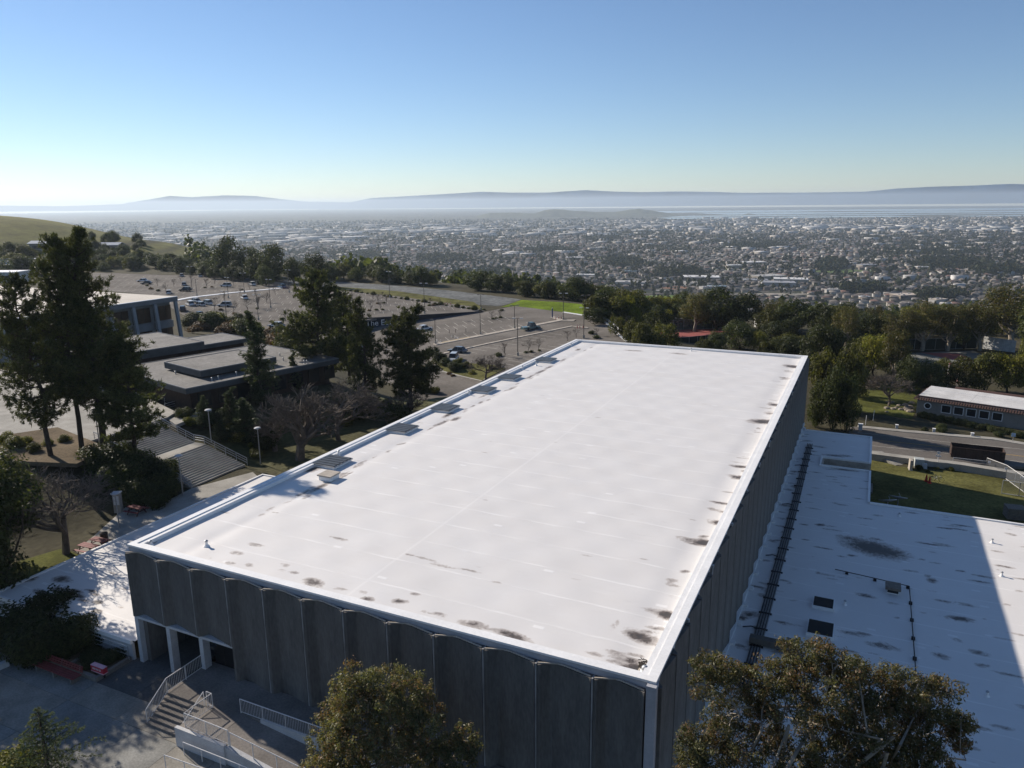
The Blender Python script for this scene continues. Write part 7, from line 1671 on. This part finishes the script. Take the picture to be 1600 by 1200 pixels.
items = [(*SHAPES[rt.integers(5)], X[i], Y[i], Zg[i], A[i]-YAW+(math.pi/2 if rt.random() < .3 else 0), WALLC[rt.integers(5)], ROOFC[rt.choice(8, p=ROOFP)]*rt.uniform(.5, 1.05)) for i in rest]
struct('distant_houses', batch('distant_houses', items), 'stuff', 'thousands of small houses packed over the plain')
# big flat roofs: schools, shops, warehouses
def boxshape(w, d, h):
    x, y = w/2, d/2
    V = np.array([(-x, -y, -2), (x, -y, -2), (x, y, -2), (-x, y, -2), (-x, -y, h), (x, -y, h), (x, y, h), (-x, y, h)], float)
    return V, np.array([(0, 1, 5, 4), (1, 2, 6, 5), (2, 3, 7, 6), (3, 0, 4, 7), (4, 5, 6, 7)]), np.array([0, 0, 0, 0, 1])
C_bw = [M('big_roof_%d' % i, c, .7, .15, .05) for i, c in enumerate(((.62, .6, .57), (.4, .38, .35), (.5, .42, .34), (.3, .3, .31), (.16, .22, .26)))]
BIGS = [(1145, 419, 26, 5, 0, 'white building with a light roof standing out above the court trees'), (1175, 414, 40, 5, 0, 'long white roofed block right of the bright white building'), (1095, 437, 60, 4, 0, 'large pale flat roofed school block on the open lot'), (1180, 441, 40, 4, 3, 'grey flat roofed school block beyond the trees'), (1215, 447, 55, 3, 3, 'long grey school roof, nearest of three'), (1235, 441, 55, 3, 0, 'long grey white school roof, middle of three'), (1200, 436, 50, 3, 1, 'long beige school roof, farthest of three'), (1105, 455, 24, 5, 1, 'pale cubic building left of the green roofed one'), (1120, 453, 30, 4, 4, 'building with a blue green roof at the near edge of the town'), (985, 428, 20, 4, 4, 'blue green roofed building left of the school'), (985, 446, 50, 3, 1, 'long low grey roof at the near edge of the town'), (915, 434, 30, 4, 0, 'white sheds left of the school, by the dark trees'), (750, 424, 22, 5, 4, 'blue grey block above the dark trees in the centre'), (770, 432, 36, 4, 2, 'pinkish roofed low building near the centre'), (1355, 418, 30, 3, 3, 'grey roofed hall beside the sports field'), (1300, 457, 30, 3, 1, 'grey flat roof low among the near streets at the right'), (1350, 469, 16, 3, 0, 'pale gable roofed building left of the right hand trees'), (1440, 421, 22, 3, 0, 'white roofed building before the dark grove'), (1415, 466, 44, 2.5, 2, 'long brown flat roof in the near streets at the right'), (1465, 474, 26, 3, 2, 'brown roofed building low in the near streets'), (900, 405, 34, 2.5, 0, 'white pavilion beside the tree lined field'), (690, 436, 26, 3.5, 2, 'pale roofed building above the dark tree belt')]
for u, v, wpx, hpx_, ci, lb in BIGS:
    d, l = px_DL(u, v); x, y = plain_pt(d, l); w_ = wpx/F*d*.9; dp = min(60, w_*.6)
    z0 = g1(x, y); t = thing('large_building', lb, 'building', (float(x), float(y), z0), float(-YAW+rt.uniform(-.35, .35)))
    h = 5+rt.random()*3; mb = MB(); mb.box(-w_/2, -dp/2, -3, w_/2, dp/2, h); part('wall', mb, hwal[int(rt.integers(0, 3))], t)
    mb = MB(); mb.box(-w_/2-.6, -dp/2-.6, h, w_/2+.6, dp/2+.6, h+.8); part('roof', mb, C_bw[ci], t)
    mb = MB()
    for k in range(6): a_ = rt.uniform(-w_*.4, w_*.4); b_ = rt.uniform(-dp*.4, dp*.4); mb.box(a_-1.2, b_-1, h+.8, a_+1.2, b_+1, h+2)
    part('roof_unit', mb, C_bw[3], t)
items = []
for i in range(900):
    d = rt.uniform(2300, 7000)**1.0; l = rt.uniform(-.8, .8)*d; 
    items.append((*boxshape(rt.uniform(20, 60), rt.uniform(15, 45), rt.uniform(5, 10)), *plain_pt(d, l), PLAIN, rt.uniform(0, 3), WALLC[rt.integers(3)], np.array((.5, .48, .46))*rt.uniform(.35, 1.2)))
for (u0, u1, v0, v1, n, s0, s1) in [(560, 760, 352, 364, 60, 60, 150), (230, 480, 352, 378, 80, 60, 160), (960, 1100, 345, 362, 70, 40, 120), (1210, 1420, 352, 358, 45, 50, 130), (1100, 1250, 340, 352, 60, 30, 90), (760, 960, 350, 370, 60, 40, 100), (400, 560, 360, 380, 50, 60, 130), (1420, 1600, 352, 362, 30, 40, 100), (1260, 1600, 408, 450, 10, 20, 34)]:
    for i in range(n):
        d, l = px_DL(rt.uniform(u0, u1), rt.uniform(v0, v1)); br_ = rt.choice([.2, .4, .6, .8], p=[.3, .3, .25, .15])*(.6 if v0 > 400 else 1); w_ = rt.uniform(s0, s1)
        items.append((*boxshape(w_, w_*rt.uniform(.35, .7), rt.uniform(6, 12)), *plain_pt(d, l), PLAIN, -YAW+rt.normal()*.2, np.array((.5, .48, .45))*rt.uniform(.4, 1), np.array((.85, .82, .78))*br_))
# far suburbs: rows of roofs a few pixels across
for i in range(9000):
    d = math.sqrt(rt.uniform(3500**2, 7200**2)); l = rt.uniform(-.8, .8)*d
    if l > 1400 and d > 6900: continue
    items.append((*boxshape(rt.uniform(10, 22), rt.uniform(9, 16), rt.uniform(3, 6)), *plain_pt(d, l), PLAIN, rt.uniform(0, 3), WALLC[rt.integers(5)], ROOFC[rt.choice(8, p=ROOFP)]*.95))
struct('distant_buildings', batch('distant_buildings', items), 'stuff', 'warehouses and suburbs far out on the plain')
for (u, v, a, b, col) in FIELDS:
    d, l = px_DL(u, v); d2, _ = px_DL(u, v-b); d3, _ = px_DL(u, v+b); wv_ = a/F*d; pts = []
    for k in range(18): t_ = 2*math.pi*k/18; q_ = .8+.4*abs(math.cos(2*t_)); dd = d+((d2-d) if math.sin(t_) > 0 else (d-d3))*math.sin(t_)*min(1, q_); pts.append(plain_pt(dd, l+wv_*math.cos(t_)*min(1.1, q_)))
    zz = max(g1(*p) for p in pts)+.35
    mb = MB(); mb.prism([(float(p[0]), float(p[1])) for p in pts], zz-14, zz); struct('sports_field' if col[1] > col[0] else 'open_lot', mb.mesh('open_lot', M('open_lot_%d' % int(u), col, .95, .3, .02, .2, .3)))
# main roads
def townroad(pts, wid, mat):
    P = [plain_pt(*px_DL(u, v)) for u, v in pts]; mb = MB()
    for p, q in zip(P[:-1], P[1:]):
        p = np.array(p); q = np.array(q); n_ = np.array([-(q-p)[1], (q-p)[0]]); n_ = n_/np.linalg.norm(n_)*wid/2
        m_ = max(1, int(np.linalg.norm(q-p)/60))
        for k in range(m_):
            a, b = p+(q-p)*k/m_, p+(q-p)*(k+1)/m_; v = [a+n_, a-n_, b-n_, b+n_]; mb.face([(float(w_[0]), float(w_[1]), g1(*w_)+.8) for w_ in v])
    struct('town_road', mb.mesh('town_road', mat))
for pts, wd in [([(1260, 447), (1350, 457), (1440, 463), (1580, 472)], 14), ([(1000, 440), (1120, 462), (1260, 470)], 10), ([(1280, 430), (1330, 428), (1480, 440), (1600, 446)], 9), ([(860, 455), (960, 462), (1060, 458)], 9), ([(600, 420), (760, 412), (900, 408), (1100, 410), (1300, 400), (1600, 405)], 10), ([(900, 380), (1200, 376), (1600, 380)], 14)]:
    townroad(pts, wd, C_asph2)
# ------------------------------------------------------------------ trees of the town
def blob_proto(seed, tall):
    r = np.random.default_rng(seed); n = 18 if not tall else 18; ncl = 6; d = rv(r, ncl)
    cl = d*np.array([.5, .5, .35])*r.uniform(.3, 1, ncl)[:, None]+np.array([0, 0, .62])
    if tall: cl = np.stack([r.normal(size=8)*.1, r.normal(size=8)*.1, np.linspace(.2, 1.6, 8)], -1)
    rad = np.full(len(cl), .5) if not tall else np.linspace(.42, .12, 8)
    return clump_leaves(cl, rad, n, .92, r, .9, .3, .8, .5)
BL = [blob_proto(i, i % 3 == 2) for i in range(10)]
BLF = []
for i in range(6):
    r_ = np.random.default_rng(300+i); d_ = rv(r_, 9); BLF.append(clump_leaves(d_*np.array([.5, .5, .4])*r_.uniform(.3, 1, 9)[:, None]+np.array([0, 0, .6]), np.full(9, .42), 66, .34, r_, .9, .3, .8, .5))
def tree_mass(name, pts, label, BL=BL, mat=None):
    """pts: (x, y, z, width, height)"""
    Vs, Fs, off = [], [], 0
    for x, y, z, w_, h in pts:
        V, Fq = BL[rt.integers(len(BL))]; a = rt.uniform(0, 6.28); c, s = math.cos(a), math.sin(a)
        Vs.append(np.stack([(V[:, 0]*c-V[:, 1]*s)*w_+x, (V[:, 0]*s+V[:, 1]*c)*w_+y, V[:, 2]*h+z], -1)); Fs.append(Fq+off); off += len(V)
    me = npmesh(name, np.concatenate(Vs), np.concatenate(Fs), mat or L_city); struct(name, me, 'stuff', label)
pts = []
for i in range(30000):
    d = math.sqrt(rt.uniform(780**2, 3700**2)); l = rt.uniform(-.8, .8)*d; x, y = plain_pt(d, l); q_ = float(noise2(x, y, 170, 5))*.6+float(noise2(x, y, 620, 6))*.55
    if rt.random() > (q_-.3)*2.2: continue
    w_ = rt.uniform(2.8, 6.2)*(1 if rt.random() < .88 else 1.6); pts.append((x, y, PLAIN if d > 1150 else g1(x, y), w_, w_*rt.uniform(.8, 1.4)))
for (u, v, a, b) in GROVES:
    for i in range(230):
        th = rt.uniform(0, 6.28); q_ = math.sqrt(rt.random()); d, l = px_DL(u+a*q_*math.cos(th), v+b*q_*math.sin(th)); x, y = plain_pt(d, l); w_ = rt.uniform(4.5, 8); pts.append((x, y, g1(x, y), w_, w_*rt.uniform(.9, 1.6)))
tree_mass('town_trees', pts, 'trees scattered between the houses of the town')
pts = []
for i in range(4000):
    d = math.sqrt(rt.uniform(3600**2, 7600**2)); l = rt.uniform(-.8, .8)*d
    if l > 1400 and d > 6900: continue
    w_ = rt.uniform(5, 13); x, y = plain_pt(d, l); pts.append((x, y, PLAIN, w_, w_*.8))
tree_mass('distant_trees', pts, 'far off tree belts of the plain')
pts = []
for i in range(1500):
    d = rt.uniform(330, 900); l = rt.uniform(-.42, .72)*d; x, y = plain_pt(d, l); z = g1(x, y)
    e = np.interp(l/d, [-.7, -.4, -.28, -.1, 0.05, .2, .4, .8], [430, 400, 345, 285, 245, 215, 200, 190])
    if d < e+25 or polydist(np.array([x]), np.array([y]), field)[0] < 14 or polydist(np.array([x]), np.array([y]), grav)[0] < 12 or polydist(np.array([x]), np.array([y]), lot_up)[0] < 12: continue
    w_ = rt.uniform(4.5, 8); pts.append((x, y, z-.5, w_, w_*rt.uniform(.8, 1.3)))
tree_mass('slope_woods', pts, 'dense wood filling the slope below the campus', BLF, L_oak)

# ------------------------------------------------------------------ labels: alike things told apart by their order from the left
TENS = ['', '', 'twenty', 'thirty', 'forty', 'fifty', 'sixty', 'seventy', 'eighty', 'ninety']
def ordinal(i):
    return ORD[i] if i < 20 else (TENS[(i+1)//10]+'-'+ORD[(i+1) % 10-1] if (i+1) % 10 else TENS[(i+1)//10][:-1]+'ieth')
by = {}
for o in COL.objects:
    if o.parent is None and o.get('label') and o.get('group'): by.setdefault(o['label'], []).append(o)
for lb, L_ in by.items():
    if len(L_) < 2 or len(L_) > 99: continue
    def px_(o): d = np.array(o.location)-CAM; return 800+F*(d @ RT)/max(1, d @ FW)
    for i, o in enumerate(sorted(L_, key=px_)): o['label'] = '%s from left, %s' % (ordinal(i), lb)
